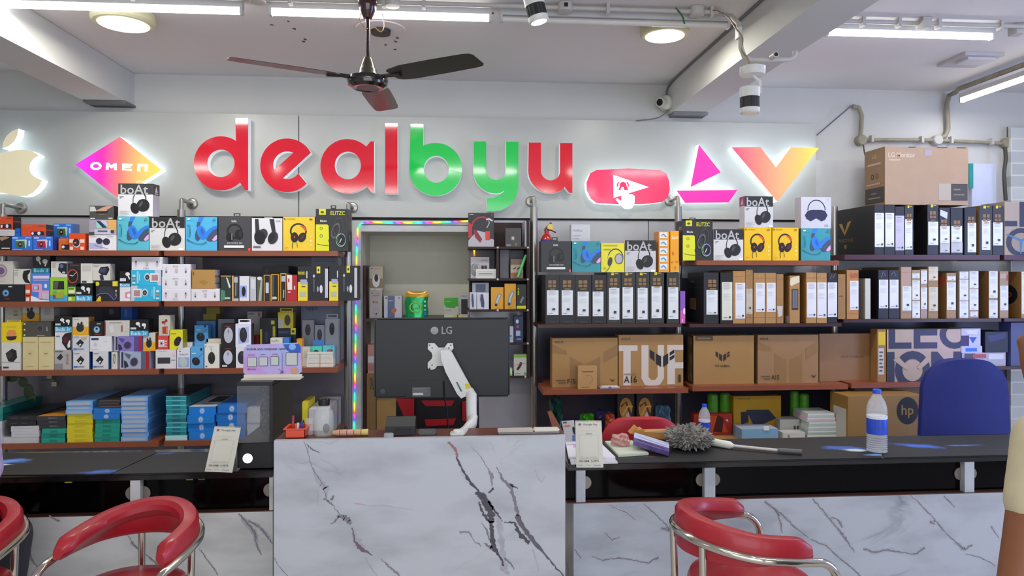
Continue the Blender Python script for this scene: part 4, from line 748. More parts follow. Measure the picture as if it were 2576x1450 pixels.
CTX.update(group='boxes on the third shelf by the niche', D=.07)
a = carton('white power bank box', 391, 880, 443, 923, '#e0dde0', [('r', .1, .42, .72, .74, '#35343e'), ('r', .1, .08, .55, .1, '#b8a8a8'), ('r', .78, .54, .96, .57, '#5a68a0'), ('e', .88, .25, .08, .1, '#f0c8cc')])
b1 = carton('red box with a black starburst on white', 397, 845, 424, 879, '#d84a4a', [('r', .06, .3, .62, .8, '#f0e8e4'), *[('l', [(.34+.06*math.cos(q*.9), .55+.06*math.sin(q*.9)), (.34+.22*math.cos(q*.9), .55+.2*math.sin(q*.9))], .025, '#1c1c1c') for q in range(7)], ('e', .34, .55, .07, .06, '#1c1c1c'), ('e', .8, .4, .08, .06, '#f8d0d0'), ('e', .8, .58, .08, .06, '#f8d0d0'), ('e', .8, .76, .08, .06, '#f8d0d0')], on=a)
carton('pale box with red earbuds and red case', 399, 794, 428, 844, '#c8c4b8', [('e', .4, .34, .14, .07, '#982c28'), ('e', .66, .26, .12, .08, '#982c28'), ('l', [(.55, .3), (.55, .46)], .05, '#a83a30'), ('p', [(.32, .56), (.8, .54), (.8, .9), (.34, .9)], '#b43a2c'), ('r', .7, .58, .78, .86, '#f0b080')], on=b1)
carton('yellow wireless mouse box beside the starburst box', 426, 831, 460, 880, '#e6dc2a', [('e', .62, .58, .26, .26, .4, '#2a2024'), ('p', [(.9, .5), (1, .48), (1, 1), (.6, 1)], '#d4d4d8'), ('r', .1, .16, .5, .2, '#a8a018')], on=a, side='#a49c20')
carton('white mouse box with a pale green mouse', 445, 876, 478, 928, '#e2e2ec', [('r', .1, .46, .95, .95, '#a0a8e0'), ('e', .48, .7, .3, .24, -.3, '#b4ccc4'), ('t', 'TORO IV', .16, .28, .86, .36, '#8a7a88'), ('r', .16, .14, .3, .18, '#c83838')], T=None, D=.05)
carton('blue corded mouse box in the front row', 479, 873, 512, 929, '#5aa8e4', mouse(.42, .68, .3, .2, '#241a22', None, -.5)+[('l', [(.6, .5), (.94, .3)], .015, '#2a3a58'), ('r', .1, .28, .45, .34, '#c8e4a8'), ('e', .84, .12, .08, .07, '#16203a')], D=.05)
carton('white corded mouse box with a black mouse', 514, 866, 552, 929, '#e4e4dc', mouse(.48, .58, .24, .25, '#1e2420', '#6a6a68')+[('t', 'D', .06, .06, .14, .12, '#3a3a58'), ('r', .24, .08, .6, .1, '#b8b8b0'), ('r', .08, .9, .2, .94, '#3a3a6a')], D=.05)
a = carton('black mouse box with a white mouse, front row', 555, 873, 592, 928, '#171719', mouse(.5, .5, .32, .33, '#c8ccdc', None, 0, '#8a8ea0')+[('r', .3, .08, .7, .11, '#a03038'), ('r', .1, .86, .45, .94, '#e0e0e0')], D=.06)
carton('black mouse box with a white mouse, standing on its twin', 557, 815, 591, 871, '#1b1a1c', mouse(.52, .5, .34, .34, '#b8bcc8', None, 0, '#8a8ea0')+[('r', .25, .1, .7, .13, '#883038')], on=a, D=.06)
a = carton('white mouse box half hidden by the purple price board', 593, 874, 628, 928, '#e4e4ee', mouse(.45, .5, .32, .32, '#2a2830'), D=.06)
carton('white mouse box with hang tab, beside the black mouse boxes', 592, 815, 632, 873, '#e4e4f0', [('p', [(.16, .2), (.85, .12), (.85, .8), (.2, .86)], '#b0b8ec')]+mouse(.5, .48, .24, .32, '#26242c'), on=a, tab=(.15, .95, .026), side='#3a3a44', D=.06)
a = carton('pale blue box under the raised blue mouse box', 489, 862, 517, 928, '#62acdf', Y=4.235, D=.05)
carton('blue corded mouse box raised in the second row', 489, 819, 524, 862, '#4a9cd8', mouse(.45, .68, .3, .26, '#221820', None, -.5)+[('l', [(.62, .45), (.9, .2)], .015, '#28385a'), ('r', .14, .22, .46, .3, '#98c898'), ('e', .78, .06, .08, .07, '#16203a')], on=a, Y=4.235, D=.05)
carton('cream flat-topped box behind the white mouse box', 519, 853, 556, 928, '#e4dcc0', Y=4.235, D=.06)
carton('white box behind the pale green mouse box', 447, 862, 484, 928, '#dcdce8', Y=4.235, D=.06)
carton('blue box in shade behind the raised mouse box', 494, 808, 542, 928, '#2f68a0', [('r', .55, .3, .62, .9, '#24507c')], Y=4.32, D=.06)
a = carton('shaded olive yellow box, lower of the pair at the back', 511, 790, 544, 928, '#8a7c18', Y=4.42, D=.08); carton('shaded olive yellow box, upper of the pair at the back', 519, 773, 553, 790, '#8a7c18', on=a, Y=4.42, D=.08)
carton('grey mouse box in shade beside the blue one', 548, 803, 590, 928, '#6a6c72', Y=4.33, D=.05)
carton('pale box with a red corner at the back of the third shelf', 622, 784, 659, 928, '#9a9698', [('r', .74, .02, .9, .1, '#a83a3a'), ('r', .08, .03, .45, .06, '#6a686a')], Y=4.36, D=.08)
carton('black gaming mouse box with yellow edge stripes', 653, 800, 697, 928, '#141418', [('r', .02, .24, .14, .66, '#c8c028'), ('r', .66, .06, .86, .14, '#c8c020'), ('r', .76, .18, .9, .4, '#b8b024'), ('e', .4, .4, .12, .12, '#2c3460')], Y=4.28, D=.06)
a = carton('black gaming box with a yellow square and blue glow', 699, 826, 745, 928, '#141417', [('r', .7, .0, .98, .17, '#d8d020'), ('e', .84, .09, .08, .04, '#4a480a'), ('r', .02, .08, .6, .14, '#1c4a7c')], Y=4.28, D=.06)
carton('yellow mouse box standing on the black gaming box', 699, 786, 738, 826, '#c8b41c', mouse(.62, .5, .2, .34, '#3a3420')+[('r', 0, .4, .38, 1, '#b4b4a8')], on=a, Y=4.28, D=.06, tab=(.1, .95, .024), side='#8a7c14')
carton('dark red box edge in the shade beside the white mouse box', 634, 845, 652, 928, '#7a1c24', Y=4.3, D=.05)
carton('small amber box top peeking over the purple price board', 746, 853, 761, 928, '#d8981c', Y=4.2, D=.05)
carton('small white box top peeking over the purple price board', 680, 851, 711, 928, '#dcdcd4', [('t', 'boAt', .1, .04, .7, .14, '#9a9a94')], Y=4.2, D=.05); carton('bright blue box top beside the small white one', 712, 850, 728, 928, '#2f7cd0', Y=4.2, D=.05)
carton('silver and blue mouse box, smallest of three under the pale carton', 791, 818, 817, 928, '#8c8e98', mouse(.5, .25, .24, .14, '#2a2c34'), Y=4.3, D=.05, top='#28386a')
carton('silver mouse box with a tall dark mouse, beside the second shelf bracket', 760, 806, 790, 928, '#85868e', mouse(.48, .22, .24, .13, '#26262c'), Y=4.3, D=.05)
carton('silver mouse box with blue back card beside the pole', 818, 803, 852, 928, '#9496a0', mouse(.5, .22, .2, .14, '#18181e'), Y=4.3, D=.05, tab=(.05, .95, .03), top='#1f4c98')
carton('large pale shopping carton at the back of the third shelf', 757, 766, 856, 928, '#787c8c', [('t', 'oppo', .12, .05, .42, .12, '#3a3c48')], Y=4.45, D=.14)
carton('mint mouse box with a dark dome', 781, 872, 810, 928, '#48c8b0', [('e', .5, .4, .3, .22, '#2a2224')], Y=4.24, D=.05); carton('aqua mouse box with a red streaked mouse', 811, 870, 842, 928, '#5ab8c8', [('e', .6, .3, .28, .12, -.4, '#6a4a50'), ('l', [(.4, .36), (.7, .2)], .03, '#d06a60'), ('l', [(.7, .1), (.76, .02), (.82, .1), (.7, .1)], .012, '#1c505c')], Y=4.24, D=.05)
carton('blue card top behind the mint mouse box', 786, 856, 816, 928, '#5a8ce0', Y=4.265+.03, D=.004, name='price_card', cat='card')
p = None
for i in range(3):
    p = carton(['lowest', 'middle', 'uppermost'][i]+' slim white box of the banded bundle by the pole', 771+i, 909-i*9-3, 839-i, 927-i*9, '#dedad0', lines(.06, .4, .96, 1, .2, '#c0b8a8', .12), on=p or Z['A3'], D=.06)
b = MB(); xx = p['_x']; xm = (xx[0]+xx[1])/2; b.box((xm-.001, 4.1675, Z['A3']), (xm+.001, 4.169, p['_top']), M('#a87c50')); tag(b.obj('rubber_band'), 'tan rubber band around the bundle of slim white boxes', 'rubber band')
carton('pale folded leaflet box beside the banded bundle', 760, 873, 779, 928, '#c8c4b8', lines(.2, .2, .8, 4, .1, '#a8a498', .03), Y=4.2, D=.03)
# ---------------------------------------------------------------- lowest row: keyboards and laptop boxes in piles
CTX.update(on=Z['A4'], D=.38)
def pile(x0, x1, ybot, spec, lab, grp, Y=4.15, D=.38, jit=1.5, name='slim_box'):
    """spec: bottom to top list of (count, height px, colour, art, side colour, word)"""
    p = Z['A4'] if ybot is None else ybot; py = 1111
    n = 0
    for cnt, h, col, art, side, word in spec:
        for i in range(cnt):
            j = random.uniform(-jit, jit); hz = h/F*Y
            base = p if isinstance(p, float) else p['_top']
            pos = 'only' if cnt == 1 else ['lowest', 'second lowest', 'third from below', 'fourth from below', 'fifth from below', 'sixth from below', 'seventh from below', 'eighth from below', 'ninth from below', 'tenth from below', 'eleventh from below'][i] if i < cnt-1 else 'topmost'
            p = carton('%s %s %s' % (pos, word, lab), x0+j, 0, x1+j, 0, col, art, on=base, Y=Y+random.uniform(0, .015), D=D, side=side, z1=base+hz-.0006, group=grp, name=name, rough=.3)
    return p
LB = [('r', .06, .25, .9, .85, '#b4b8c4')]
random.seed(11)
pile(8, 98, None, [(1, 15, '#c8c8cc', None, '#a8a8ac', 'white slim carton')], 'at the shelf edge by the first pole', 'slim white cartons by the first pole')
b0 = bpy.context.scene.objects['slim_box']
p = pile(27, 98, b0['_top'], [(2, 13.5, '#cdcdd2', [('r', .1, .4, .8, .5, '#b8b8be')], '#a0a0a4', 'white slim carton')], 'under the black ones', 'slim white cartons by the first pole')
pile(17, 92, p['_top'], [(2, 12.5, '#232226', [('r', .15, .4, .35, .55, '#4a4a50'), ('r', .5, .4, .7, .55, '#4a4a50')], '#1c2a2c', 'black slim carton')], 'on the white ones', 'slim black cartons by the first pole')
p = pile(105, 165, None, [(3, 11.5, '#18a08c', [('r', .35, .3, .65, .8, '#12806e')], '#147868', 'green slim box')], 'under the charcoal laptop boxes', 'green slim boxes')
p = pile(93, 165, p['_top'], [(3, 10.5, '#3a3a40', [('t', 'lapcare', .42, .3, .72, .6, '#a8a8ac')], '#2a2a2e', 'charcoal slim box')], 'beside the yellow pile', 'charcoal slim boxes')
tt = MB(); x = p['_x']; paint(tt, (Vector((x[0], x[2]+x[3], p['_top'])), Vector((x[1]-x[0], 0, 0)), Vector((0, -x[3], 0)), Vector((0, 0, 1))), [('p', [(0, 1), (.0, .9), (.6, .4), (1, .4), (1, 1)], '#e8941c'), ('r', 0, 0, 1, .38, '#2a2622')]); tt.obj('printed_lid', p)
p = pile(169, 234, None, [(6, 11.5, '#dccc24', [('p', [(.3, .3), (.9, .3), (.6, .6), (.9, .9), (.3, .9)], '#c8b81c')], '#a89c1c', 'yellow slim box')], 'of the yellow pile', 'yellow slim boxes')
pile(165, 232, p['_top'], [(3, 10.5, '#7ab4f0', LB, '#4a88c8', 'light blue slim box')], 'on the yellow pile', 'light blue slim boxes on the yellow pile')
p = pile(238, 301, None, [(5, 11.2, '#189c88', [('r', .3, .3, .65, .8, '#12806e')], '#147868', 'green slim box')], 'of the pile between yellow and blue', 'green slim boxes between the yellow and the tall blue pile')
def hp(c='#c8dcf4'): return [('g', .5, .5, .09, .36, 0, .12, c), ('e', .5, .5, .065, .26, c), ('t', 'hp', .47, .32, .53, .72, '#2a78cc')]
p = pile(234, 303, p['_top'], [(2, 13.5, '#2078cc', hp(), '#1c5c9c', 'blue keyboard box')], 'with a round white logo, on the green pile', 'blue keyboard boxes on the green pile')
p = pile(246, 303, p['_top'], [(3, 7, '#3c3234', [('r', .05, .3, .95, .5, '#6a6060')], '#201c1c', 'dark wrapped pack')], 'on the blue keyboard boxes', 'dark wrapped packs', name='slim_pack')
p = pile(305, 373, None, [(10, 11, '#7ab0ee', LB, '#4a80c0', 'light blue slim box')], 'of the tall light blue pile', 'light blue slim boxes of the tall pile', D=.3)
g4 = 'teal slim boxes of the pile by the second pole'
p = pile(414, 470, None, [(1, 12, '#b8e8ec', None, '#4a9aa0', 'torn pale slim box')], 'at the foot of the teal pile', g4)
p = pile(418, 470, p['_top'], [(9, 11, '#2c98a4', [('r', .3, .3, .7, .8, '#20727e'), ('r', 0, 0, 1, .18, '#80d4dc')], '#1c6a72', 'teal slim box')], 'of the pile by the second pole', g4)
p = pile(410, 472, p['_top'], [(1, 3, '#1a1a1c', None, '#121214', 'thin black sheet box')], 'covering the teal pile', g4, D=.4)
g5 = 'blue keyboard boxes beside the computer tower'
p = pile(472, 541, None, [(4, 20.5, '#1f80d8', hp(), '#1c60a8', 'blue keyboard box')], 'with a round logo, beside the teal pile', g5, jit=2.5)
tt = MB(); x = p['_x']; paint(tt, (Vector((x[0], x[2]+x[3], p['_top'])), Vector((x[1]-x[0], 0, 0)), Vector((0, -x[3], 0)), Vector((0, 0, 1))), [('r', 0, 0, 1, 1, '#d4d4dc'), ('r', .35, .1, .9, .6, '#3a3a42'), ('r', .3, .75, .7, .8, '#5a5a62')]); tt.obj('printed_lid', p)
p = pile(545, 618, None, [(4, 21.5, '#2474c8', hp(), '#1c60a8', 'blue keyboard box')], 'with a round logo, behind the payment card', g5, jit=2.5, Y=4.16)
p = pile(622, 655, None, [(4, 19, '#b8bcc4', None, '#909298', 'white slim carton')], 'seen through the tower glass', 'white slim cartons behind the tower', Y=4.17)
carton('long white box lying at the end of the lowest shelf by the pole', 776, 1030, 828, 1111, '#c4c4cc', None, top='#cfcfd8', side='#a8a8b2', D=.42, Y=4.15, group='boxes on the lowest shelf', on=Z['A4'])
carton('crumpled yellow pack behind the glass bottle', 760, 1012, 775, 1111, '#dcd02c', [('l', [(.2, .5), (.8, .9)], .03, '#2a2a14')], D=.2, group='boxes on the lowest shelf', name='snack_pack', cat='pack', on=Z['A4'])
# far corner pile
pile(-50, 7, None, [(3, 18, '#c8c8d0', None, '#a0a0a8', 'thick white carton'), (2, 17, '#2a8a84', None, '#1c5c5a', 'teal carton')], 'at the picture edge', 'cartons at the picture edge')
# hanging keys on the back panel
b = MB(); c = W(128, 945, 4.6)
b.tube([W(105, 958, 4.61), W(112, 957, 4.605), W(140, 952, 4.6)], .002, M('#5a5048'), 6)
b.box((W(120, 951, 4.6).x, 4.59, W(120, 953, 4.6).z), (W(132, 951, 4.6).x, 4.6, W(120, 941, 4.6).z), M('#c8b890')); b.box((W(132, 970, 4.6).x, 4.59, W(132, 972, 4.6).z), (W(144, 961, 4.6).x, 4.597, W(144, 961, 4.6).z), M('#d8c8a0')); b.tube([W(138, 952, 4.6), W(138, 962, 4.6)], .003, M('#3a3a38'), 6)
tag(b.obj('hanging_key_tags'), 'small cream key tags hanging on the panel under the third shelf', 'key tag')
LEAF = M('#3c4a28', .6); b = MB()
for px, py, rx, rz in ((30, 953, .035, .02), (58, 962, .028, .03), (72, 985, .03, .045), (80, 1002, .025, .03)):
    c = W(px, py, 4.45); b.ball(c, (rx, .006, rz), LEAF, 10)
b.tube([W(35, 950, 4.45), W(55, 950, 4.45), W(62, 970, 4.45), W(74, 995, 4.45), W(82, 1020, 4.45)], .004, M('#4a4a30'), 6)
tag(b.obj('trailing_plant'), 'dim trailing plant stem hanging below the third shelf', 'plant')
# ---------------------------------------------------------------- niche: cream recess with a ledge of boxes
nzl = WZ(1040, 801, 4.72)
b = MB(); b.box((nx0+.006, 4.70, nzl-.02), (nx1-.006, 5.09, nzl), WOODD); tag(b.obj('niche_shelf'), 'dark board across the cream recess behind the monitor', 'shelf')
b = MB(); b.box((nx0+.004, 4.70, .01), (nx0+.02, 4.97, nzl-.021), WOODD); b.box((nx0+.004, 4.70, nzl+.0005), (nx0+.02, 4.97, WZ(930, 668, 4.7)), WOODD); o = b.obj('side_panel'); o.name = 'trim_12'; o['kind'] = 'structure'
CTX.update(group='boxes on the board in the cream recess', on=nzl, Y=4.76, D=.12)
a = carton('white box with a drawn doorbell camera, under the white camera box', 929, 731, 961, 800, '#b4aaaa', [('t', '10', .5, .38, .66, .48, '#3a3438'), ('e', .34, .42, .08, .04, '#c04040'), ('g', .55, .8, .2, .16, 0, .08, '#8a8284'), ('e', .55, .85, .05, .04, '#1c1a1c'), ('r', .15, .08, .3, .11, '#8a7a7a'), ('r', .5, .08, .9, .11, '#c08a88'), ('r', .3, .17, .8, .2, '#8a8284')])
carton('beige box with a white egg shaped camera', 929, 671, 963, 730, '#b4aa98', [('r', 0, .5, 1, .9, '#8a7460'), ('e', .5, .6, .28, .27, '#dcdad4'), ('e', .52, .48, .15, .16, '#2c2a30'), ('r', .1, .06, .25, .1, '#6a6050'), ('r', .4, .05, .9, .09, '#c08a70'), ('r', .08, .93, .38, .98, '#d8d4c8'), ('r', .48, .93, .85, .98, '#d8d4c8')], on=a)
carton('white and slate box with an orange splash', 966, 745, 1011, 801, '#c4c6d0', [('r', .2, 0, .6, 1, '#5a6a8c'), ('p', [(.45, .6), (.6, .52), (.72, .62), (.66, .74), (.5, .78), (.4, .7)], '#d0603a'), ('r', .25, .2, .5, .24, '#a8b0c8'), ('p', [(.78, .06), (.92, .06), (.85, .14)], '#b85a60'), ('e', .12, .09, .05, .04, '#5a6258')])
mb = MB(); xa, xb = WX(1018, 4.76), WX(1076, 4.76); zt = WZ(1046, 734, 4.76)
gm_ = M('#27b568', .18, metal=.35, bump=.3, scale=18); am_ = M('#e4a838', .2, metal=.3)
n = 10
for (v0, v1, mt) in ((0, .8, gm_), (.8, 1, am_)):
    vs = []; fs = []
    for j in range(5):
        v = v0+(v1-v0)*j/4
        for i in range(n+1):
            u = i/n; th = .035*math.sin(math.pi*u)**.6*(1-v)**.5+.002
            vs.append((xa+(xb-xa)*u+.004*math.sin(v*9), 4.80-th, nzl+(zt-nzl)*v))
    for j in range(4):
        for i in range(n): fs.append((j*(n+1)+i, j*(n+1)+i+1, (j+1)*(n+1)+i+1, (j+1)*(n+1)+i))
    mb.add(vs, fs, mt, True); m_ = len(vs); mb.add([(x, 4.802+(4.80-y), z) for x, y, z in vs], [f[::-1] for f in fs], mt, True)
o = mb.obj('foil_pouch'); tag(o, 'shiny green foil pouch with an amber top in the recess', 'pouch')
t = MB(); paint(t, (Vector((xa, 4.757, zt)), Vector((xb-xa, 0, 0)), Vector((0, 0, nzl-zt)), Vector((0, -1, 0))), [('g', .46, .6, .26, .2, 0, .2, '#a8d838'), ('t', 'spin', .36, .56, .58, .64, '#c8f0c8'), ('e', .88, .38, .05, .04, '#c8f0d8'), ('e', .88, .54, .05, .04, '#c8f0d8'), ('e', .88, .7, .05, .04, '#8ac0f0'), ('r', .82, .78, .94, .9, '#3a70c8')]); t.obj('printed_label', o)
a = carton('white packets with yellow ends under the green topped box', 1117, 792, 1150, 801, '#d8d4c0', [('p', [(.5, .4), (1, .1), (1, .9)], '#d8c838')]); carton('green topped white box in the recess', 1117, 750, 1153, 791, '#c4c4b4', [('p', [(0, 0), (1, 0), (1, .5), (.8, .52), (.78, .62), (.1, .56), (.08, .45), (0, .42)], '#3aa822'), ('r', .1, .2, .5, .24, '#88d070'), ('r', .1, .7, .5, .75, '#9a9a8a')], on=a)
a = carton('white packets with yellow ends under the phone box', 1153, 792, 1177, 801, '#d8d4c0', [('p', [(0, .3), (.5, .8), (1, .2)], '#d8c838')]); carton('pale phone box with a dark front, next to the cube shelf', 1158, 740, 1177, 791, '#c0bec0', [('r', .1, .25, .98, .98, '#26242a'), ('r', .1, .06, .9, .14, '#a898b0')], on=a)
# ---------------------------------------------------------------- cube shelf
CW = M('#2c1719', .6, var=.12, scale=6); YC = 4.36; YCB = 4.618
cxl, cxd0, cxd1, cxr = WX(1178, YC), WX(1249, YC), WX(1255, YC), WX(1326, YC); crr = WX(1332, YC)
zl = {k: WZ(1250, v, YC) for k, v in (('r1', 621), ('r2', 701), ('r3', 779), ('r4', 863), ('r5', 947), ('top', 553))}
r = root('cube_shelf', ((cxl+crr)/2, YC, 0), 'dark brown cube shelf between the recess and the steel pole', 'shelf')
b = MB(); b.box((cxr, YC, zl['r5']-.014), (crr, YCB, zl['top']), CW); b.obj('side_panel', r)
b = MB(); b.box((WX(1180, YCB-.01), YCB-.012, zl['r3']), (cxr, YCB, zl['top']), CW); b.obj('back_panel', r)
for k in ('r1', 'r2', 'r3', 'r4', 'r5'):
    b = MB(); b.box((cxl, YC, zl[k]-.014), (cxr, YCB-.0125, zl[k]), CW); bo = b.obj('shelf_panel', r)
    for px in ((1252, 1328) if k != 'r5' else (1322,)):
        c = MB(); c.ball((WX(px, YC), YC-.003, zl[k]-.006), .0075, M('#e0c4c0', .4), 10); c.obj('screw_cap', bo)
for a_, c_ in (('r2', 'r1'), ):
    b = MB(); b.box((cxd0, YC, zl[a_]), (cxd1, YCB-.0125, zl[c_]-.0145), CW); b.obj('divider', r)
b = MB(); b.box((WX(1180, 4.6), 4.6, zl['r2']), (cxd0, 4.605, zl['r1']-.0145), M('#77777c', .5)); b.obj('cell_lining', r)
b = MB(); b.box((cxd1, 4.6, zl['r2']), (cxr, 4.605, zl['r1']-.0145), M('#8a8a92', .5)); b.obj('cell_lining', r)
CTX.update(group='things on the dark cube shelf', Y=4.375, D=.09, on=zl['r1'])
carton('black and red headset box on top of the cube shelf', 1178, 536, 1243, 621, '#272328', [('p', [(0, .82), (.35, .52), (.7, .58), (1, .8), (1, 1), (0, 1)], '#b4b0b8'), ('l', [(.12, .42), (.2, .25), (.38, .14), (.6, .12), (.78, .2)], .05, '#a82a34'), ('p', [(0, .28), (.14, .34), (.14, .7), (0, .76)], '#b4303a'), ('p', [(.2, .5), (.3, .5), (.54, .78), (.46, .88), (.26, .72)], '#8a2430'), ('p', [(.66, .2), (.97, .16), (.98, .76), (.68, .78)], '#2e2e30'), ('p', [(.66, .54), (.84, .54), (.84, .8), (.67, .8)], '#d83828'), ('l', [(.7, .2), (.8, .17), (.94, .24)], .04, '#e4e4e4'), ('l', [(.72, .44), (.82, .3), (.78, .22)], .02, '#c8c8c8'), ('r', .04, .04, .2, .06, '#c8c8c8'), ('r', .9, .03, .94, .08, '#c83038')], side='#1c1a1e')
carton('small dark processor box with an orange 7', 1271, 574, 1311, 620, '#423e40', [('r', .35, .42, .62, .68, '#56504c'), ('r', .4, .46, .56, .62, '#b8b4b0'), ('t', '7', .62, .82, .74, .95, '#d08838'), ('r', .06, .86, .32, .9, '#8a8a8a'), ('r', .06, .92, .38, .96, '#8a8a8a')], D=.06)
carton('thin pale upright strip on the cube shelf', 1320, 556, 1325, 620, '#b4b2b8', D=.2, name='panel_strip', cat='strip')
CTX['on'] = zl['r2']
carton('white earbud box with two dark buds, in the cube shelf', 1184, 647, 1231, 700, '#c0bec4', [('e', .2, .6, .22, .3, '#8a868c'), ('g', .32, .5, .2, .2, 0, .25, '#a8a4a8'), ('l', [(.64, .4), (.64, .6)], .12, '#1c1c20'), ('l', [(.8, .4), (.8, .6)], .12, '#1c1c20'), ('r', .54, .14, .9, .17, '#b87868')], Y=4.44, D=.07)
carton('cream label plate propped before the white earbud box', 1197, 677, 1248, 701, '#d8d6d0', [('l', [(.1, .3), (.9, .3), (.94, .5), (.9, .7), (.1, .7), (.06, .5), (.1, .3)], .03, '#a8a6a2'), ('r', .14, .46, .84, .56, '#88868c')], name='label_plate', cat='sign', D=.012)
carton('flat grey box in the cell beside the picture box', 1257, 627, 1280, 700, '#84848c', Y=4.5, D=.07)
carton('brown picture box behind the green stick', 1284, 652, 1316, 700, '#a08468', [('r', 0, .3, 1, .7, '#c8b8a0'), ('p', [(.2, .5), (.45, .4), (.45, .46), (.24, .56)], '#4a3c30'), ('p', [(.5, .5), (.75, .4), (.75, .46), (.54, .56)], '#4a3c30'), ('r', .05, .7, .7, .86, '#b06a28')], Y=4.45, D=.05)
b = MB(); b.tube([W(1303, 699, 4.38), W(1313, 670, 4.39), W(1323, 642, 4.4)], [.009, .0095, .008], M('#5cc078', .4), 12); tag(b.obj('marker_pen'), 'green stick leaning in the cube shelf', 'pen')
CTX.update(on=zl['r3'], D=.03)
ph = lambda: [('p', [(.18, .1), (.5, .08), (.62, .6), (.6, .9), (.36, .86)], '#3a4a6c'), ('p', [(.1, .1), (.3, .1), (.2, .8)], '#c8b4d0'), ('r', .1, .93, .6, .96, '#a8a8b0')]
carton('white phone box standing behind the other two', 1188, 712, 1230, 779, '#c0c0c4', [('r', .2, .05, .8, .35, '#5a6a8a')], Y=4.42); carton('white phone box nearest the recess, partly covered', 1181, 736, 1199, 779, '#c8cad4', ph(), Y=4.4-.025); carton('white phone box in front with a blue phone picture', 1200, 737, 1230, 779, '#d4d6e0', ph())
ppr = [('l', [(.4, .82), (.52, .5), (.78, .3)], .16, '#8a9498'), ('l', [(.44, .72), (.56, .5), (.72, .34)], .07, '#c4d0d4'), ('e', .4, .8, .1, .06, '#2a221c'), ('r', .3, .93, .7, .95, '#b8841c')]
carton('amber trimmer box, shorter of the two amber ones', 1235, 723, 1267, 779, '#e0a01c', ppr, side='#b07c14'); carton('amber trimmer box, taller of the two amber ones', 1269, 714, 1298, 779, '#e0a01c', ppr)
carton('black box with yellow dots and a yellow foot', 1299, 716, 1324, 779, '#201e20', [*[('e', .2, .16+.06*i, .08, .02, '#d8dc30') for i in range(5)], ('l', [(.4, .75), (.7, .5)], .08, '#8a8a98'), ('r', .02, .86, .98, .98, '#e0e028')])
carton('white ended box in the cell right beside the monitor edge', 1278, 822, 1292, 862, '#b8c0cc', [('e', .5, .6, .2, .08, '#3a8ad0'), ('r', 0, .78, 1, .8, '#6a6a74')], on=zl['r4'], D=.08); carton('dark blue box with white figures, by the screw caps', 1293, 796, 1316, 862, '#1c2c54', [('e', .35, .2, .16, .08, '#c8d8f0'), ('e', .4, .4, .14, .06, '#c03a4a'), ('r', .2, .55, .7, .75, '#a8b8d8'), ('r', .3, .85, .8, .9, '#8aa0c8')], on=zl['r4'], D=.08)
carton('white and lime box with a dark plug-in stick picture', 1293, 893, 1325, 946, '#d0d0c8', [('r', 0, 0, 1, .14, '#7cc03a'), ('l', [(.25, .72), (.5, .5), (.56, .36)], .12, '#3c2e30'), ('l', [(.0, .5), (.5, .44), (1, .4)], .015, '#b83a3a'), ('e', .88, .9, .1, .06, '#5ab02a'), ('r', .08, .88, .5, .91, '#a8a8a0')], on=zl['r5'], D=.07)
carton('lime and white box half hidden by the monitor edge', 1279, 928, 1289, 946, '#c0d8b0', [('p', [(0, .5), (1, 1), (0, 1)], '#6ab030')], on=zl['r5'], D=.07)
# cartons below the recess and behind the monitor
CTX.update(group='cartons low in the recess', on=.02, Y=4.72, D=.3)
a = carton('tall stack carton with sideways black lettering, low in the recess', 922, 940, 945, 1400, '#8a6a40', [('t', 'OPAL', .35, .03, .8, .13, '#2a2018', 1)], on=.02, D=.2, z1=None)
carton('salmon and white packet on the lettered carton', 925, 868, 945, 939, '#c08478', [('r', 0, .4, 1, .62, '#c8c4c4'), ('r', .1, .7, .9, .9, '#a87078')], on=a, D=.1)
a = carton('brown carton behind the racing chair', 947, 1008, 1010, 1400, '#a8864e', lines(.6, .02, .9, 3, .02, '#8a6a3a', .004), on=.02, Y=4.75, D=.25)
# rainbow strip
def rainbow():
    m, nt, p = newmat('rainbow_led'); N = nt.nodes; L = nt.links
    tc = N.new('ShaderNodeTexCoord'); sx = N.new('ShaderNodeSeparateXYZ'); L.new(tc.outputs['Object'], sx.inputs[0])
    ad = N.new('ShaderNodeMath'); ad.operation = 'ADD'; L.new(sx.outputs[0], ad.inputs[0]); L.new(sx.outputs[2], ad.inputs[1])
    mu = N.new('ShaderNodeMath'); mu.operation = 'MULTIPLY'; mu.inputs[1].default_value = 5.2; L.new(ad.outputs[0], mu.inputs[0])
    fr = N.new('ShaderNodeMath'); fr.operation = 'FRACT'; L.new(mu.outputs[0], fr.inputs[0])
    r = ramp(nt, [(0, '#ff2020'), (.2, '#ffd040'), (.4, '#30ff50'), (.58, '#40ffd0'), (.75, '#3040ff'), (.88, '#b050ff'), (1, '#ff2040')]); L.new(fr.outputs[0], r.inputs[0])
    L.new(r.outputs[0], p.inputs['Emission Color']); L.new(r.outputs[0], p.inputs['Base Color']); p.inputs['Emission Strength'].default_value = 1.7; return m
RB = rainbow(); yl = 4.606
b = MB(); b.tube([W(1178, 556, yl), W(1100, 560, yl), W(1000, 561, yl), W(925, 559, yl), W(908, 563, yl), W(900, 575, yl), W(897, 640, yl), W(895, 800, yl), W(892, 1000, yl), W(889, 1180, yl)], .005, RB, 8)
tag(b.obj('rainbow_light_strip'), 'rainbow coloured light strip around the cream recess', 'light strip')
b = MB(); b.tube([W(1193, 628, 4.59), W(1193, 645, 4.59)], .005, RB, 8); b2 = b.obj('rainbow_light_strip'); tag(b2, 'short piece of rainbow strip behind the white earbud box', 'light strip')
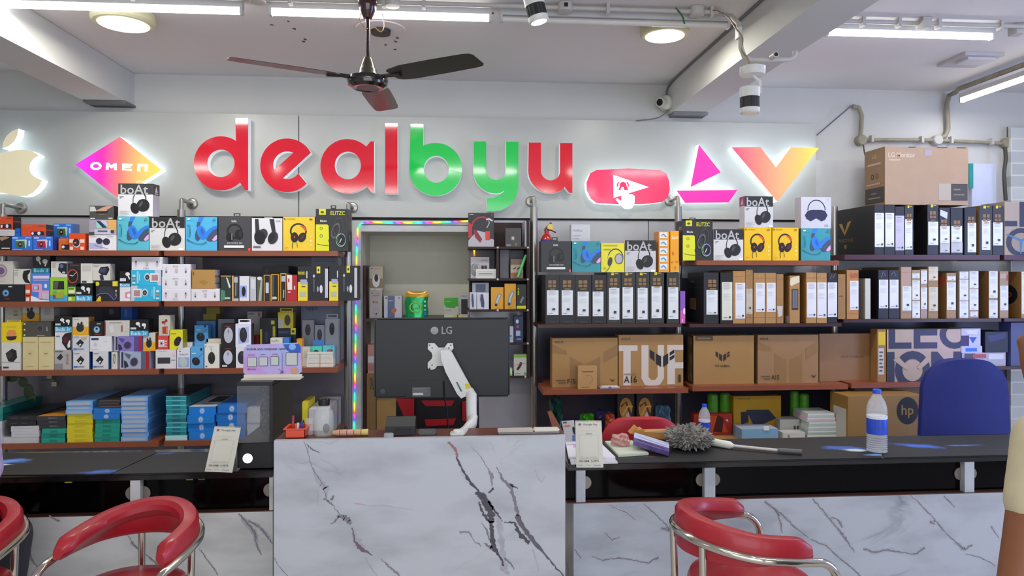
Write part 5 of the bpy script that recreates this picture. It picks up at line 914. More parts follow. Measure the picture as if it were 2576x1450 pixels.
# ---------------------------------------------------------------- right bays
BLKB = '#232228'; KR = '#a87c4c'
def stk(x0, y0, x1, y1, c='#e2e6ea', k=0): 
    return (x0, y0, x1, y1, [('r', .12, .04, .7, .055, '#7a7e88'), *lines(.12, .08, .85, 4, .03, '#b0b4bc', .01), *lines(.12, .3, .8, 5, .035, '#c4c8d0', .01), ('e' if k else 'r', *((.75, .92, .1, .03) if k else (.45, .72, .7, .8)), '#33343c'), ('r', .12, .92, .5, .935, '#6a6c74')], c)
def emblem(u0=.22, v0=.17, y=0): 
    g = '#8c6a44'
    return ([('r', .3, .0, .5, .055, '#d8cc28'), ('r', .55, .01, .8, .03, '#b8ac20')] if y else [])+[('r', u0, v0-.03, u0+.24, v0+.04, g), ('r', u0+.3, v0-.03, u0+.54, v0+.04, g), ('r', u0, v0+.06, u0+.24, v0+.11, g), ('r', u0+.3, v0+.06, u0+.54, v0+.11, g), ('r', u0+.1, v0+.14, u0+.5, v0+.155, '#a8804c')]
CTX.update(group='black laptop cartons in a row under the headphone boxes', on=Z['C1'], Y=4.17, D=.4)
lp = [(1372, 1408, 692, (1376, 731, 1405, 793), 0), (1408, 1447, 692, (1413, 731, 1441, 793), 0), (1447, 1488, 692, (1453, 734, 1481, 796), 0), (1489, 1526, 692, (1491, 734, 1518, 796), 0), (1527, 1562, 686, (1532, 725, 1558, 805), 1), (1563, 1598, 686, (1566, 723, 1592, 802), 1), (1599, 1634, 686, (1604, 725, 1629, 804), 1), (1635, 1671, 685, (1639, 721, 1665, 801), 1), (1677, 1709, 686, (1681, 723, 1706, 803), 0)]
od = ['first', 'second', 'third', 'fourth', 'fifth', 'sixth', 'seventh', 'eighth', 'ninth']
LPs = []
for i, (x0, x1, yt, s, ye) in enumerate(lp):
    LPs.append(carton('%s black laptop carton of nine, counted from the thick pole%s' % (od[i], ', yellow mark on top' if ye else ''), x0, yt, x1, 815, '#1b1b20' if i < 4 else '#2f302c', emblem(.2, .14, ye)+[('r', .3, .95, .7, .965, '#55422c')], sticker=[stk(*s)], name='laptop_box'))
carton('purple and pink slim box at the end of the black laptop cartons', 1711, 733, 1724, 809, '#8a58b8', [('r', 0, .6, 1, 1, '#d060b0'), ('e', .85, .62, .3, .1, '#e8d8ec'), ('r', .3, .86, .5, .96, '#f0c0e0')], D=.2)
tz = max(o['_top'] for o in LPs)
CTX.update(group='boxes standing on the black laptop cartons', D=.11, on=tz, Y=4.165)
carton('charcoal headphone box with a white pill, by the fire extinguisher', 1361, 607, 1437, 690, '#2e2d31', a_rock(), tab=(.36, .56, .024), on=tz-.0)
carton('teal headset box next to the yellow headphone box', 1439, 607, 1511, 690, '#34909c', a_storm(), side='#2a6870')
carton('white box with small figures, peeking over the teal headset box', 1437, 565, 1485, 690, '#c4c4cc', [('t', 'AirBeat', .1, .1, .6, .15, '#a08a90'), ('e', .7, .5, .08, .07, '#b89080'), ('e', .92, .5, .06, .06, '#c8b070'), *lines(.08, .22, .5, 2, .06, '#b0b0b8', .02)], Y=4.34, D=.08)
carton('light yellow box with silver headphones', 1512, 612, 1571, 686, '#e6de38', [('g', .62, .5, .34, .32, 0, .13, '#4a4648'), ('p', [(.3, .42), (1, .8), (1, 1), (.3, 1)], '#e6de38'), ('e', .38, .64, .1, .16, .2, '#48444a'), ('e', .76, .54, .18, .19, '#b4b4bc'), ('g', .76, .54, .18, .19, 0, .2, '#6e6e76'), ('l', [(.38, .8), (.3, .9), (.18, 1)], .02, '#3a3a3c'), ('r', .08, .06, .7, .09, '#b8b020'), ('r', .1, .2, .4, .23, '#a8a01c'), ('r', .1, .82, .2, .9, '#c0b828')])
carton('white and black headphone box by the amber snack cartons', 1572, 605, 1650, 686, '#c8c8cc', a_boat())
sn = [('r', .1, .02+.195*i, .8, .15+.195*i, '#e8ecec') if False else ('r', .08, .02+.195*i, .82, .16+.195*i, '#dfe6ea') for i in range(5)]+[('l', [(.2, .1+.195*i), (.45, .06+.195*i), (.7, .13+.195*i)], .025, '#5a90b8') for i in range(5)]
carton('amber carton with five white picture squares', 1657, 583, 1684, 686, '#eea024', sn, side='#c8843c')
carton('amber carton with a pale wavy word on top', 1686, 581, 1708, 686, '#f0a41c', [('t', 'Sabil', .15, .12, .9, .2, '#f4e4b8'), ('e', .3, .55, .12, .05, '#d8701c'), ('g', .55, .9, .13, .04, 0, .3, '#a8681c'), ('r', .1, .74, .3, .78, '#d0701c'), ('r', .6, .73, .9, .76, '#d0701c')])
# fire extinguisher
r = root('fire_extinguisher', W(1376, 640, 4.4), 'red fire extinguisher behind the charcoal headphone box', 'extinguisher')
c = W(1375, 600, 4.42); ER = M('#b01c24', .25, coat=.4); zb = tz
b = MB(); b.lathe((c.x, c.y, zb), [(.036, 0), (.038, .01), (.038, c.z-zb-.02), (.034, c.z-zb), (.022, c.z-zb+.022), (.014, c.z-zb+.03), (.014, c.z-zb+.05), (0, c.z-zb+.05)], ER, 28); b.obj('cylinder_body', r)
b = MB(); b.lathe((c.x, c.y, c.z-.03), [(.0385, 0), (.0385, .022)], M('#3a3a8c', .4), 28); b.obj('label_band', r)
b = MB(); t = c+Vector((0, 0, .05)); b.tube([t+Vector((-.015, 0, 0)), t+Vector((.0, 0, .02)), t+Vector((.03, 0, .05))], .006, M('#7c1c1c', .3), 8); b.obj('carry_handle', r)
b = MB(); b.tube([t+Vector((0, 0, .005)), t+Vector((.03, 0, .004)), t+Vector((.06, 0, -.012))], .006, M('#8a1c1c', .3), 8); b.obj('squeeze_lever', r)
b = MB(); b.lathe((t.x+.02, t.y-.02, t.z+.022), [(0, 0), (.018, 0), (.018, .008), (0, .009)], M('#d8c050', .3), 20, axis=(0, -1, 0)); b.obj('pressure_gauge', r)
# top row beyond the pole
CTX.update(group='boxes on the top shelf by the V logo', on=Z['D0'], D=.1, Y=4.165)
carton('tall black and lime headset box at the pole under the sailboat', 1717, 555, 1793, 657, '#2b2a2e', a_elite(), side='#1f1e22', tab=(.25, .45, .018), L=[('t', 'EC', .5, .15, .9, .22, '#c8c020')], D=.13)
carton('white and black headphone box between the lime and the amber boxes', 1795, 577, 1870, 657, '#d6d6d4', a_boat())
b1 = carton('amber headset box under the raised headphone box', 1872, 573, 1941, 656, '#eec014', a_yellowhp(), side='#c49c10')
carton('amber headset box beside the dark gap before the teal one', 1943, 573, 2009, 656, '#eec014', a_yellowhp())
b2 = carton('teal headset box under the eye mask carton', 2015, 575, 2089, 655, '#3a98a8', a_storm(), side='#2a6870')
carton('white headphone box raised on the amber headset box', 1873, 494, 1945, 573, '#ccccce', a_boat(), on=b1, D=.08, L=[('r', 0, 0, 1, .3, '#8a3058'), ('p', [(.3, .25), (.55, .05), (.7, .25)], '#d8c8d0')], side='#c4c2c4')
carton('white carton with a navy eye mask headset, up by the V logo', 2015, 496, 2091, 574, '#c8c8d4', [('l', [(.22, .42), (.24, .3), (.3, .19), (.4, .12), (.5, .1), (.62, .12), (.72, .2), (.79, .32), (.8, .42)], .03, '#1e2030'), ('p', [(.22, .44), (.36, .41), (.68, .41), (.8, .44), (.88, .58), (.8, .72), (.68, .78), (.58, .72), (.5, .68), (.42, .72), (.32, .78), (.18, .7), (.12, .58)], '#26284a'), ('r', .78, .88, .9, .94, '#a0a0ac'), ('r', .88, .06, .9, .12, '#9a9aa4')], on=b2, side='#b8b8c4', D=.08)
# laptop cartons, second row
HPW = '#e4e6ee'
CTX.update(group='laptop cartons standing under the top shelf past the pole', on=Z['D1'], Y=4.165, D=.4)
def lap(label, x0, x1, yt, col, s=None, art=None, L=None, D=.4, side=None, k=1, **kw):
    return carton(label, x0, yt, x1, 815, col, art or [], sticker=[stk(*s, k=k)] if s else None, L=L, D=D, side=side, name='laptop_box', **kw)
tape = [('r', .0, 0, 1, .012, '#c8b890')]
def seam(v=.5): return [('r', .48, 0, .52, .1, '#c09a68'), ('r', .02, .88, .98, .885, '#8a6438'), ('r', .02, .1, .98, .104, '#8a6438')]
lap('black laptop carton with tan square on its side, first past the pole', 1770, 1808, 686, '#232126', (1777, 730, 1805, 792), emblem(.3, .17), L=[('r', .2, .17, .45, .2, '#7a5a3a'), ('r', .15, .52, .55, .75, '#8a6844'), ('r', 0, .3, 1, .31, '#3a3a3e')], side='#18161a', D=.3)
lap('black laptop carton with a long cream label', 1812, 1843, 686, '#151518', (1816, 710, 1842, 806, '#dedfd0'))
lap('tall brown laptop carton with a long white label, beside the cream labelled one', 1844, 1875, 682, '#b4844c', (1850, 712, 1874.5, 802, HPW), seam())
lap('brown laptop carton with a torn transport label low down', 1875.5, 1894, 679, '#a0784a', (1877, 727, 1893, 790, '#c4bca8'), seam(), k=0)
lap('brown laptop carton with white label, first of the matching pair', 1895.5, 1924.5, 687, '#b0844e', (1901, 712, 1924, 785, HPW), seam())
lap('brown laptop carton with white label, second of the matching pair', 1925.5, 1952, 687, '#b0844e', (1929, 712, 1951, 785, HPW), seam())
lap('brown carton with a bit of torn tape at the foot', 1953, 1971, 690, '#a47a4a', None, [('p', [(.05, .65), (.9, .65), (.8, .84), (.3, .88)], '#c8c4c0'), *seam()])
lap('brown carton with a black list label and pale torn patch', 1986, 2012, 694, '#b08450', None, [('p', [(.1, .05), (.95, 0), (1, .14), (.5, .18), (.2, .22), (.02, .18)], '#dcd4b8'), ('r', .2, .28, .85, .72, '#2c2e34'), *[('r', .3+.1*i, .3, .36+.1*i, .68, '#8a8c94') for i in range(5)]], side='#a07844', D=.22, L=[('r', .75, .85, .95, 1, '#c8c4b8')])
lap('brown laptop carton with white label next to the list label', 2028, 2054, 686, '#b48850', (2030, 711, 2053.5, 799, HPW), seam(), side='#a87c44', D=.25)
lap('brown laptop carton with white label beside the black capped one', 2055, 2080, 687, '#b48850', (2056, 711, 2079, 800, HPW), seam())
lap('black laptop carton with white label among the brown ones', 2081, 2106, 687, '#1c1c22', (2082, 711, 2105.5, 798, HPW), [('l', [(.3, .12), (.45, .03), (.6, .1), (.8, .02)], .015, '#6a6a74')])
CTX.update(group='laptop cartons with shipping labels under the black cartons', on=Z['E1'])
def lap2(label, x0, x1, yt, col, s=None, art=None, L=None, D=.4, side=None, k=0):
    return carton(label, x0, yt, x1, 803, col, art or [], sticker=[stk(*q, k=k) for q in s] if s else None, L=L, D=D, side=side, name='laptop_box')
lap2('plain brown laptop carton with small printing, before the open topped one', 2108, 2127, 690, '#9a7444', None, [('r', .1, .48, .7, .5, '#5a4428'), *seam()])
lap2('brown carton with ragged red top and white label', 2130, 2160, 680, '#b48048', [(2138, 707, 2159.5, 780, HPW)], [('r', .3, .06, .95, .16, '#b05838'), *seam()], side='#9c6c38', D=.18, k=1)
lap2('plain whitish carton between brown and black ones', 2176, 2190, 701, '#c8c8be', None, None, side='#98968e', D=.3)
lap2('black laptop carton with white label, beside the whitish carton', 2209.5, 2235, 680, '#1e1f28', [(2211, 704, 2234, 776, HPW)], [('l', [(.3, .15), (.5, .02), (.7, .12)], .02, '#5a5c70')], side='#141418', D=.25, k=1)
lap2('black laptop carton with white label, beside the tall label carton', 2236, 2262, 680, '#1e1f28', [(2238, 704, 2260, 776, HPW)], [('l', [(.2, .1), (.5, .03), (.7, .12)], .02, '#5a5c70')], k=1)
lap2('brown carton with a pinkish tape patch and half label', 2266, 2293, 672, '#a08260', [(2270, 721, 2292.5, 782)], [('r', .05, 0, .95, .38, '#b09484'), *seam()])
lap2('carton almost covered by shipping labels, narrow', 2294, 2315, 680, '#a08a68', [(2295, 688, 2313, 700), (2295, 706, 2313.5, 755), (2295, 758, 2314, 800)])
lap2('carton with a barcode label over a wrinkled one', 2316, 2333, 678, '#a48c80', [(2317, 681, 2332, 714), (2317, 724, 2332, 778)])
lap2('brown carton with cream label above a white one', 2335, 2360, 671, '#987a4e', [(2336, 671.5, 2359, 706, '#dcd0bc'), (2337, 723, 2359, 783, '#d4ccb8')], seam())
lap2('brown laptop carton with two small labels over a long one', 2381, 2405, 687, '#a08058', [(2383, 695, 2404, 706), (2382, 711, 2404, 780)], side='#84603a', D=.3, L=[('r', .6, .08, .95, .3, '#a84a34')])
lap2('label covered carton beside the two-label laptop carton', 2413, 2437, 683, '#9a8a80', [(2414, 684, 2436, 702), (2414, 704, 2436, 756), (2414, 758, 2436, 800)])
lap2('label covered carton with a triangle mark', 2438, 2462, 682, '#a08878', [(2439, 683, 2461, 726), (2439, 728, 2461, 780), (2441, 784, 2459, 797)])
lap2('carton with a tall label, brown side showing', 2487, 2510, 682, '#9a8070', [(2488, 683, 2509.5, 750), (2488, 756, 2509.5, 800)], side='#7c5a34', D=.35, L=[('r', .0, .35, .3, .7, '#1a1a20')])
lap2('brown carton with a red corner and low label', 2515, 2537, 683, '#a48870', [(2516, 719, 2536, 781)], [('r', .05, .05, .7, .15, '#b8a090'), ('r', .8, .08, 1, .2, '#b04a48')])
lap2('brown carton with a black disc on its side, at the picture edge', 2569, 2600, 684, '#a88c68', [(2570, 684, 2600, 790)], side='#8a6434', D=.3, L=[('e', .6, .5, .3, .22, '#14141a'), ('t', 'hp', .5, .4, .75, .6, '#8a6434')])
CTX.update(group='black laptop cartons on the top shelf under the monitor carton', on=Z['E0'], Y=4.165)
def lap3(label, x0, x1, yt, col, s, art=None, L=None, D=.4, side=None, k=1, yb=645):
    return carton(label, x0, yt, x1, 642, col, art or [], sticker=[stk(*q, k=k) for q in s], L=L, D=D, side=side, name='laptop_box')
BB = '#26262e'
vt = lap3('black laptop carton with a gold V emblem on its long side', 2200, 2224, 515, BB, [(2200.5, 536, 2223.5, 622)], None, L=[('p', [(.05, .3), (.14, .3), (.22, .48), (.3, .28), (.4, .26), (.22, .56)], '#a8823c'), ('t', 'VICTUS', .05, .63, .45, .7, '#8a6c38'), ('e', .24, .8, .04, .05, '#8a6c38')], side='#121114', D=.43)
lap3('black laptop carton next to the gold V carton', 2225, 2251, 516, BB, [(2227, 536, 2249, 621)])
lap3('black laptop carton with lilac tinted label', 2252, 2275, 520, BB, [(2252.5, 543, 2274.5, 630, '#c4c0dc')])
lap3('black laptop carton with a yellow scribble, fourth of the row', 2276.5, 2298, 517, '#33333a', [(2277, 552, 2295, 628)], emblem(.2, .2, 1))
a5 = lap3('black laptop carton with a brown square on its side', 2333, 2361, 515, '#2c2c34', [(2335, 558, 2360, 617)], emblem(.2, .16, 1), side='#17161a', D=.32, L=[('r', .15, .5, .6, .72, '#7a5a30'), ('r', .1, .1, .6, .14, '#6a5030')], k=0)
lap3('black laptop carton with a small tilted white tag on top', 2363, 2390, 523, '#26262c', [(2365, 569, 2389, 612), (2365, 612.5, 2389, 636, '#c4c6ce')], [('p', [(.1, .04), (.78, .1), (.72, .24), (.06, .16)], '#c8ccd4'), *emblem(.15, .28)], k=0)
lap3('black laptop carton with two stacked labels', 2391.5, 2422, 523, '#26262c', [(2393, 569, 2420, 609), (2393, 609.5, 2421, 636, '#c4c6ce')], emblem(.25, .3), k=0)
lap3('black laptop carton with long label before the last pair', 2426, 2456, 523, '#1f1f27', [(2434, 561, 2455.5, 635)], emblem(.3, .22), k=0)
lap3('black laptop carton with yellow scribble, first of the last pair', 2464, 2496, 518, '#33333b', [(2470, 554, 2491, 629)], emblem(.25, .2, 1), side='#8a6a3c', D=.35, k=0)
lap3('black laptop carton with yellow scribble, beside the blue emblem carton', 2497, 2524, 518, '#2e2e37', [(2498, 560, 2522, 618)], emblem(.2, .2, 1), k=0)
carton('brown and navy carton with a blue three-point emblem', 2527, 508, 2610, 645, '#a8988c', [('r', .45, 0, 1, .47, '#33364c'), ('r', 0, .36, .38, .46, '#33364c'), ('e', .5, .76, .46, .27, '#33364c'), ('e', .5, .76, .3, .18, '#9c8c80'), ('p', [(.04, .62), (.45, .74), (.46, .97), (.5, .97), (.54, .74), (.95, .62), (.92, .6), (.5, .7), (.08, .6)], '#4a78a8')], D=.2, name='laptop_box')
mz = max(vt['_top'], a5['_top'])+.001
a5z = mz
carton('large brown monitor carton with pale lettering on the black cartons', 2226, 370, 2436, 515, '#ab9078', [('t', 'LG Monitor', .04, .1, .36, .185, '#d0c0b0'), ('r', .05, .22, .18, .24, '#c4b4a4'), ('r', .47, .05, .56, .15, '#a49cac'), ('r', .64, .63, .79, .92, '#b0a498'), ('r', .79, .63, .99, .92, '#45403f'), ('r', .82, .72, .9, .74, '#8a7a60'), ('r', .82, .81, .95, .83, '#8a7a60'), ('r', .28, 0, .36, .015, '#3c3028'), ('r', .62, 0, .74, .012, '#3c3028'), ('r', .86, 0, .97, .012, '#3c3028')], on=a5z, Y=4.2, D=.22, side='#8c6a44', group='', name='monitor_carton',
       L=[('t', 'LG', .38, .1, .6, .16, '#b8a890'), ('r', .15, .25, .8, .28, '#b8a890'), ('g', .4, .48, .07, .05, 0, .4, '#3a2c20'), ('g', .62, .48, .07, .05, 0, .4, '#5a4834'), ('r', .1, .6, .8, .63, '#a89478'), ('r', .05, .68, .95, .95, '#332c2c'), ('r', .35, .77, .6, .79, '#8a7a60'), ('r', .2, .85, .8, .87, '#8a7a60')])
# ---------------------------------------------------------------- third row: big brown laptop cartons
CTX.update(group='large brown laptop cartons on the lower shelf', D=.1, Y=4.19)
BR = '#a47c48'; BD = '#8f6c40'
def wings(): return [('p', [(0, .12), (.22, .26), (.22, .34), (0, .3)], BD), ('p', [(.27, .38), (.47, .52), (.47, 1), (.27, 1)], BD), ('p', [(.53, .52), (.73, .38), (.73, 1), (.53, 1)], BD), ('p', [(.79, .28), (1, .14), (1, .34), (.79, .5)], BD), ('t', 'ASUS', .03, .055, .17, .1, '#4c3418')]
W3 = lambda u, v, s, c='#2a2624': [('p', [(u-s, v-s*.7), (u-s*.62, v-s*.4), (u-s*.62, v+s*.5), (u-s, v+s*.1)], c), ('p', [(u-s*.5, v-s*.3), (u-s*.08, v), (u-s*.08, v+s*1.1), (u-s*.5, v+s*.75)], c), ('p', [(u+s*.08, v), (u+s*.5, v-s*.3), (u+s*.5, v+s*.75), (u+s*.08, v+s*1.1)], c), ('p', [(u+s*.62, v-s*.4), (u+s, v-s*.7), (u+s, v-s*.35), (u+s*.62, v-s*.05)], c), ('p', [(u+s*.62, v+s*.1), (u+s, v-s*.18), (u+s, v+s*.15), (u+s*.62, v+s*.45)], c)]
carton('brown laptop carton with a faint M shaped wing print and F15', 1389, 851, 1554, 973, BR, wings()+[('t', 'F15', .23, .83, .35, .93, '#3c2a14'), ('r', .05, .85, .2, .87, '#6a4c28'), ('r', .09, .9, .2, .92, '#6a4c28'), *W3(.92, .86, .035, '#4c3418')], on=Z['C2'])
WT = '#cfc4bc'
carton('brown laptop carton with huge white TUF letters and A16', 1556, 843, 1719, 970, BR, [('t', 'ASUS', .04, .05, .18, .1, '#4c3418'), ('p', [(0, .2), (.29, .2), (.29, .31), (.185, .31), (.185, .98), (.07, .98), (.07, .31), (0, .31)], WT), ('p', [(.35, .2), (.46, .2), (.46, .82), (.5, .88), (.56, .88), (.6, .82), (.6, .2), (.7, .2), (.7, .85), (.64, .97), (.58, .99), (.46, .99), (.4, .97), (.35, .85)], WT), ('p', [(.75, .2), (1, .2), (1, .3), (.87, .3), (.87, .54), (1, .54), (1, .66), (.87, .66), (.87, .97), (.75, .97)], WT), *W3(.67, .42, .19, '#18161a'), ('t', 'A16', .08, .8, .28, .93, '#2a2020'), ('r', .08, .75, .27, .77, '#8a6a48'), ('r', .92, .78, .96, .93, '#3a2c20')], on=Z['C2'])
carton('small brown carton with a line drawing, before the F15 carton', 1454, 922, 1502, 980, '#b48c58', [('r', .2, .22, .8, .26, '#6a4e2c'), ('l', [(.4, .4), (.7, .42), (.78, .6), (.6, .8)], .025, '#9c7440'), ('r', .15, .9, .6, .93, '#8a6838')], on=Z['C2'], D=.04, Y=4.115, name='small_carton')
b = MB(); c = WX(1508, 4.12); d = WX(1560, 4.12); z = Z['C2']; b.rbox((c, 4.112, z), (d, 4.175, z+.009), .004, M('#b4bcc8', .2, alpha=.85)); b.box((c+.015, 4.12, z+.0092), (d-.01, 4.165, z+.012), M('#d8d0cc')); b.ball(((c+d)/2, 4.118, z+.006), (.012, .004, .006), M('#2c3aa0', .3), 10)
tag(b.obj('clear_packet'), 'clear blister packet lying before the A16 carton', 'packet')
CTX['on'] = Z['D2']
carton('brown laptop carton with a black winged emblem and striped spine', 1744, 845, 1897, 972, BR, [('r', .03, 0, .32, .1, '#5a452c'), ('r', .07, .04, .28, .07, '#8a7450'), *W3(.48, .4, .115), ('t', 'TUF GAMING', .35, .6, .6, .645, '#3c2c1c')], side='#3a2a1a', L=[('t', 'ULTIMATE FORCE', .2, .02, .8, .98, '#c09a60', 1)], D=.13)
carton('brown laptop carton with a faint M shaped wing print and A15', 1906, 843, 2059, 965, '#9c7650', wings()+[('t', 'A15', .22, .82, .35, .92, '#3a2a1e'), ('r', .05, .84, .2, .86, '#6a5038'), ('r', .09, .89, .2, .91, '#6a5038'), *W3(.92, .85, .035, '#3a2a1e')], D=.1)
carton('plain brown laptop carton with a thin line of lettering', 2061, 840, 2204, 962, '#946e48', [('t', 'ASUS Vivobook', .37, .46, .78, .51, '#5c4430')], Y=4.25, D=.07)
NV = '#2c2f48'
lgf = [('p', [(.02, .0), (.11, .0), (.11, .25), (.33, .25), (.33, .37), (.02, .37)], NV), ('p', [(.36, 0), (.68, 0), (.68, .12), (.45, .12), (.45, .25), (.68, .25), (.68, .37), (.36, .37)], NV), ('g', .92, .1, .21, .28, 0, .42, NV), ('r', 0, .43, .1, 1, NV), ('g', .345, .78, .24, .37, 0, .42, NV), ('p', [(.08, .58), (.16, .53), (.3, .74), (.26, .78)], '#b4a08c'), ('p', [(.6, .58), (.53, .53), (.4, .72), (.44, .78)], '#b4a08c'), ('p', [(.6, 1), (.6, .43), (.68, .43), (.9, .8), (.9, .43), (1, .43), (1, 1), (.9, 1), (.69, .68), (.69, 1)], NV)]
carton('brown carton with huge navy letters behind the blue chair', 2231, 829, 2417, 960, '#b4a08c', lgf, on=Z['E2'], side='#7c5a34', D=.08, Y=4.165)
carton('yellow taped spine of the carton next to the navy letters', 2207, 829, 2229, 960, '#9c7440', [('r', .1, .05, .9, .3, '#d8b820'), ('r', .1, .36, .75, .86, '#c8c4c0'), *lines(.2, .42, .65, 6, .07, '#5a564c', .03)], on=Z['E2'], Y=4.165, D=.075, name='laptop_box')
# ---------------------------------------------------------------- clutter right of the navy lettered carton
b = MB(); z3 = WZ(2480, 920, 4.2); b.box((WX(2416, 4.15), 4.15, z3-.02), (WX(2640, 4.15), 4.6, z3), WOODD); tag(b.obj('shelf_board'), 'shelf board hidden behind the top of the blue chair', 'shelf', 'wall shelf boards')
CTX.update(group='boxes piled behind the blue chair', on=z3, Y=4.17, D=.2)
a = carton('white cooler box with a red and grey end, lowest of the pile', 2420, 888, 2530, 920, '#a8a8b4', [('r', .05, .05, .3, .5, '#4a4a54'), ('r', .25, .1, .55, .4, '#a8505a'), ('t', 'AIO', .35, .5, .5, .85, '#6a6a74'), ('r', .6, .1, .95, .5, '#c8ccd8')])
a2 = carton('white and blue flat box, middle of the pile', 2418, 871, 2471, 887, '#b4bcd8', [('r', .2, .3, .75, .8, '#3a70c8')], on=a, D=.1)
carton('white box with blue triangles, top of the pile', 2418, 827, 2467, 871, '#b8bcd0', [('r', .0, .4, .4, 1, '#3a2c60'), ('p', [(.4, .5), (.8, .5), (.6, .85)], '#2c60a8'), ('p', [(.2, .1), (.9, .05), (.8, .35), (.3, .3)], '#d0d4e8')], on=a2, D=.1)
carton('black glossy box beside the triangles box', 2478, 835, 2536, 887, '#1a1c30', [('p', [(.1, .2), (.9, .05), (.9, .3), (.2, .5)], '#33386a')], on=a, D=.15)
carton('slate blue panel box at the picture edge behind the person', 2543, 812, 2630, 912, '#4a5480', [('r', .4, .1, .8, .12, '#2c3458')], Y=4.165, D=.1)
for i, (x0, x1) in enumerate(((2408, 2436), (2470, 2514))):
    carton('lilac lit box hanging in the gap under the labelled cartons, %s' % ('narrow one' if i == 0 else 'wide one'), x0, 809, x1, 828, '#7070d8', Y=4.3, D=.05, on=False, group='lilac boxes') if False else None
# ---------------------------------------------------------------- lowest level at the right: low storage boards
zl4 = Z['L4']
for i, (x0, x1) in enumerate(((1352, 1712), (1742, 2110))):
    b = MB(); b.box((WX(x0, 4.05), 4.05, zl4-.03), (WX(x1, 4.05), 4.38, zl4), M('#a8804c', .6, var=.1)); tag(b.obj('shelf_board'), ['low board with loose bags, behind the red chair', 'low board with green bottles and white packs'][i], 'shelf', 'wall shelf boards')
CTX.update(group='goods on the low board by the blue chair', on=zl4, Y=4.12, D=.1)
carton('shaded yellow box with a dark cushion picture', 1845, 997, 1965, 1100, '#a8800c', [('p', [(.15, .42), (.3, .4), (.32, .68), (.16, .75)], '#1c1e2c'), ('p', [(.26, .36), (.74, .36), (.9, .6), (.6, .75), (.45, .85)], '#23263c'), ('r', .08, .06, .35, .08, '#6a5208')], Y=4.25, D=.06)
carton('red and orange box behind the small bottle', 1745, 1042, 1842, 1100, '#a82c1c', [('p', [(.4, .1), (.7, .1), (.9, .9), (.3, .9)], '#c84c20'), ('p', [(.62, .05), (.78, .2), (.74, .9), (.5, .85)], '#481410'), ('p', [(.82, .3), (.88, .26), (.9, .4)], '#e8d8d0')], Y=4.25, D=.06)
carton('light blue flat folder box with a white clip', 1866, 1080, 1958, 1100, '#7ca8c8', [], top='#a8b8c8', Y=4.10, D=.14)
b = MB(); c = W(1928, 1078, 4.095); b.rbox((c.x-.018, 4.093, c.z-.015), (c.x+.018, 4.0985, c.z+.012), .003, M('#e4e8ec', .4)); tag(b.obj('tray_clip'), 'white clip on the light blue folder box', 'clip')
carton('small white carton, front one by the folder box', 1970, 1089, 2026, 1100, '#c8c8c0', [('r', .2, .3, .3, .8, '#8a8a84')], D=.08, Y=4.09); carton('small white carton standing behind the front one', 1962, 1056, 2012, 1100, '#b0b0aa', [('r', .7, .4, .8, .7, '#3a3a3c'), ('r', .85, .4, .95, .7, '#3a3a3c')], Y=4.19, D=.1)
p = zl4
for i, c_ in enumerate(('#b8bcbc', '#a8c4b4', '#c4c8cc', '#b8d0c0', '#d4c0cc', '#ccd0d0')):
    p = carton(['lowest', 'second', 'third', 'fourth', 'fifth', 'topmost'][i]+' clear wrapped white pack in the pile by the brown round-logo carton', 2030+i*1.5-(6 if i > 3 else 0), 0, 2112-i*2.5, 0, c_, [('r', .02, .1, .98, .45, '#e0e4e4')], on=p, D=.18, Y=4.09, z1=(p if isinstance(p, float) else p['_top'])+.026, name='wrapped_pack', cat='pack', rough=.15, group='clear wrapped white packs')
GB = M('#4f9a26', .35, var=.1)
for px, top, w, lab in ((1793, 990, 14, 'left of the pair by the red box'), (1823, 988, 14, 'right of the pair by the red box'), (2022, 990, 13, 'brightest, behind the wrapped packs'), (1998, 984, 11, 'dimmer, beside the brightest one')):
    y_ = 4.33; x = WX(px, y_); zt = WZ(px, top, y_); R = w/F*y_
    b = MB(); b.lathe((x, y_, zl4), [(R*.9, 0), (R, .01), (R, zt-zl4-.02), (R*.95, zt-zl4-.01), (R*.6, zt-zl4), (0, zt-zl4)], GB, 22); tag(b.obj('green_canister'), 'green canister standing on the low board, '+lab, 'canister', 'green canisters')
# bags on the other low board
def blob_bag(px0, px1, py0, py1, Y, col, label, name='shopping_bag', cat='bag', rough=.35, seed=1, th=.05, mat=None):
    random.seed(seed); bm = bmesh.new(); bmesh.ops.create_icosphere(bm, subdivisions=4, radius=1)
    a, c = W(px0, py1, Y), W(px1, py0, Y); ce = (a+c)/2; hx = abs(c.x-a.x)/2; hz_ = abs(c.z-a.z)/2
    ph_ = [random.uniform(0, 6) for _ in range(9)]
    for v in bm.verts:
        p_ = v.co.normalized(); q_ = max(abs(p_.x), abs(p_.z)); k_ = 1/max(.75, q_)*.8
        w_ = .1*math.sin(7*p_.x+ph_[0]+3*p_.z)+.08*math.sin(11*p_.z+ph_[1]+4*p_.x)+.06*math.sin(17*p_.x-9*p_.z+ph_[2])
        v.co = Vector((ce.x+p_.x*hx*k_*(1+w_*.4), Y+th+p_.y*th*(1+w_*3), max(ce.z-hz_, ce.z+p_.z*hz_*k_*(1+w_*.5))))
    mb = MB(); mb.bm(bm, mat or M(col, rough, bump=.2), True); return tag(mb.obj(name), label, cat)
blob_bag(1383, 1420, 993, 1100, 4.2, '#1c4a44', 'dark teal bag under the F15 carton', seed=2)
blob_bag(1458, 1500, 1040, 1100, 4.16, '#3c9a20', 'bright green crumpled pack behind the payment card stand', seed=3); blob_bag(1500, 1548, 1030, 1100, 4.27, '#3a3c78', 'dark blue crumpled bag behind the red chair', seed=4); blob_bag(1524, 1552, 1040, 1100, 4.12, '#a84a34', 'rust red crumpled bag behind the red chair', seed=5)
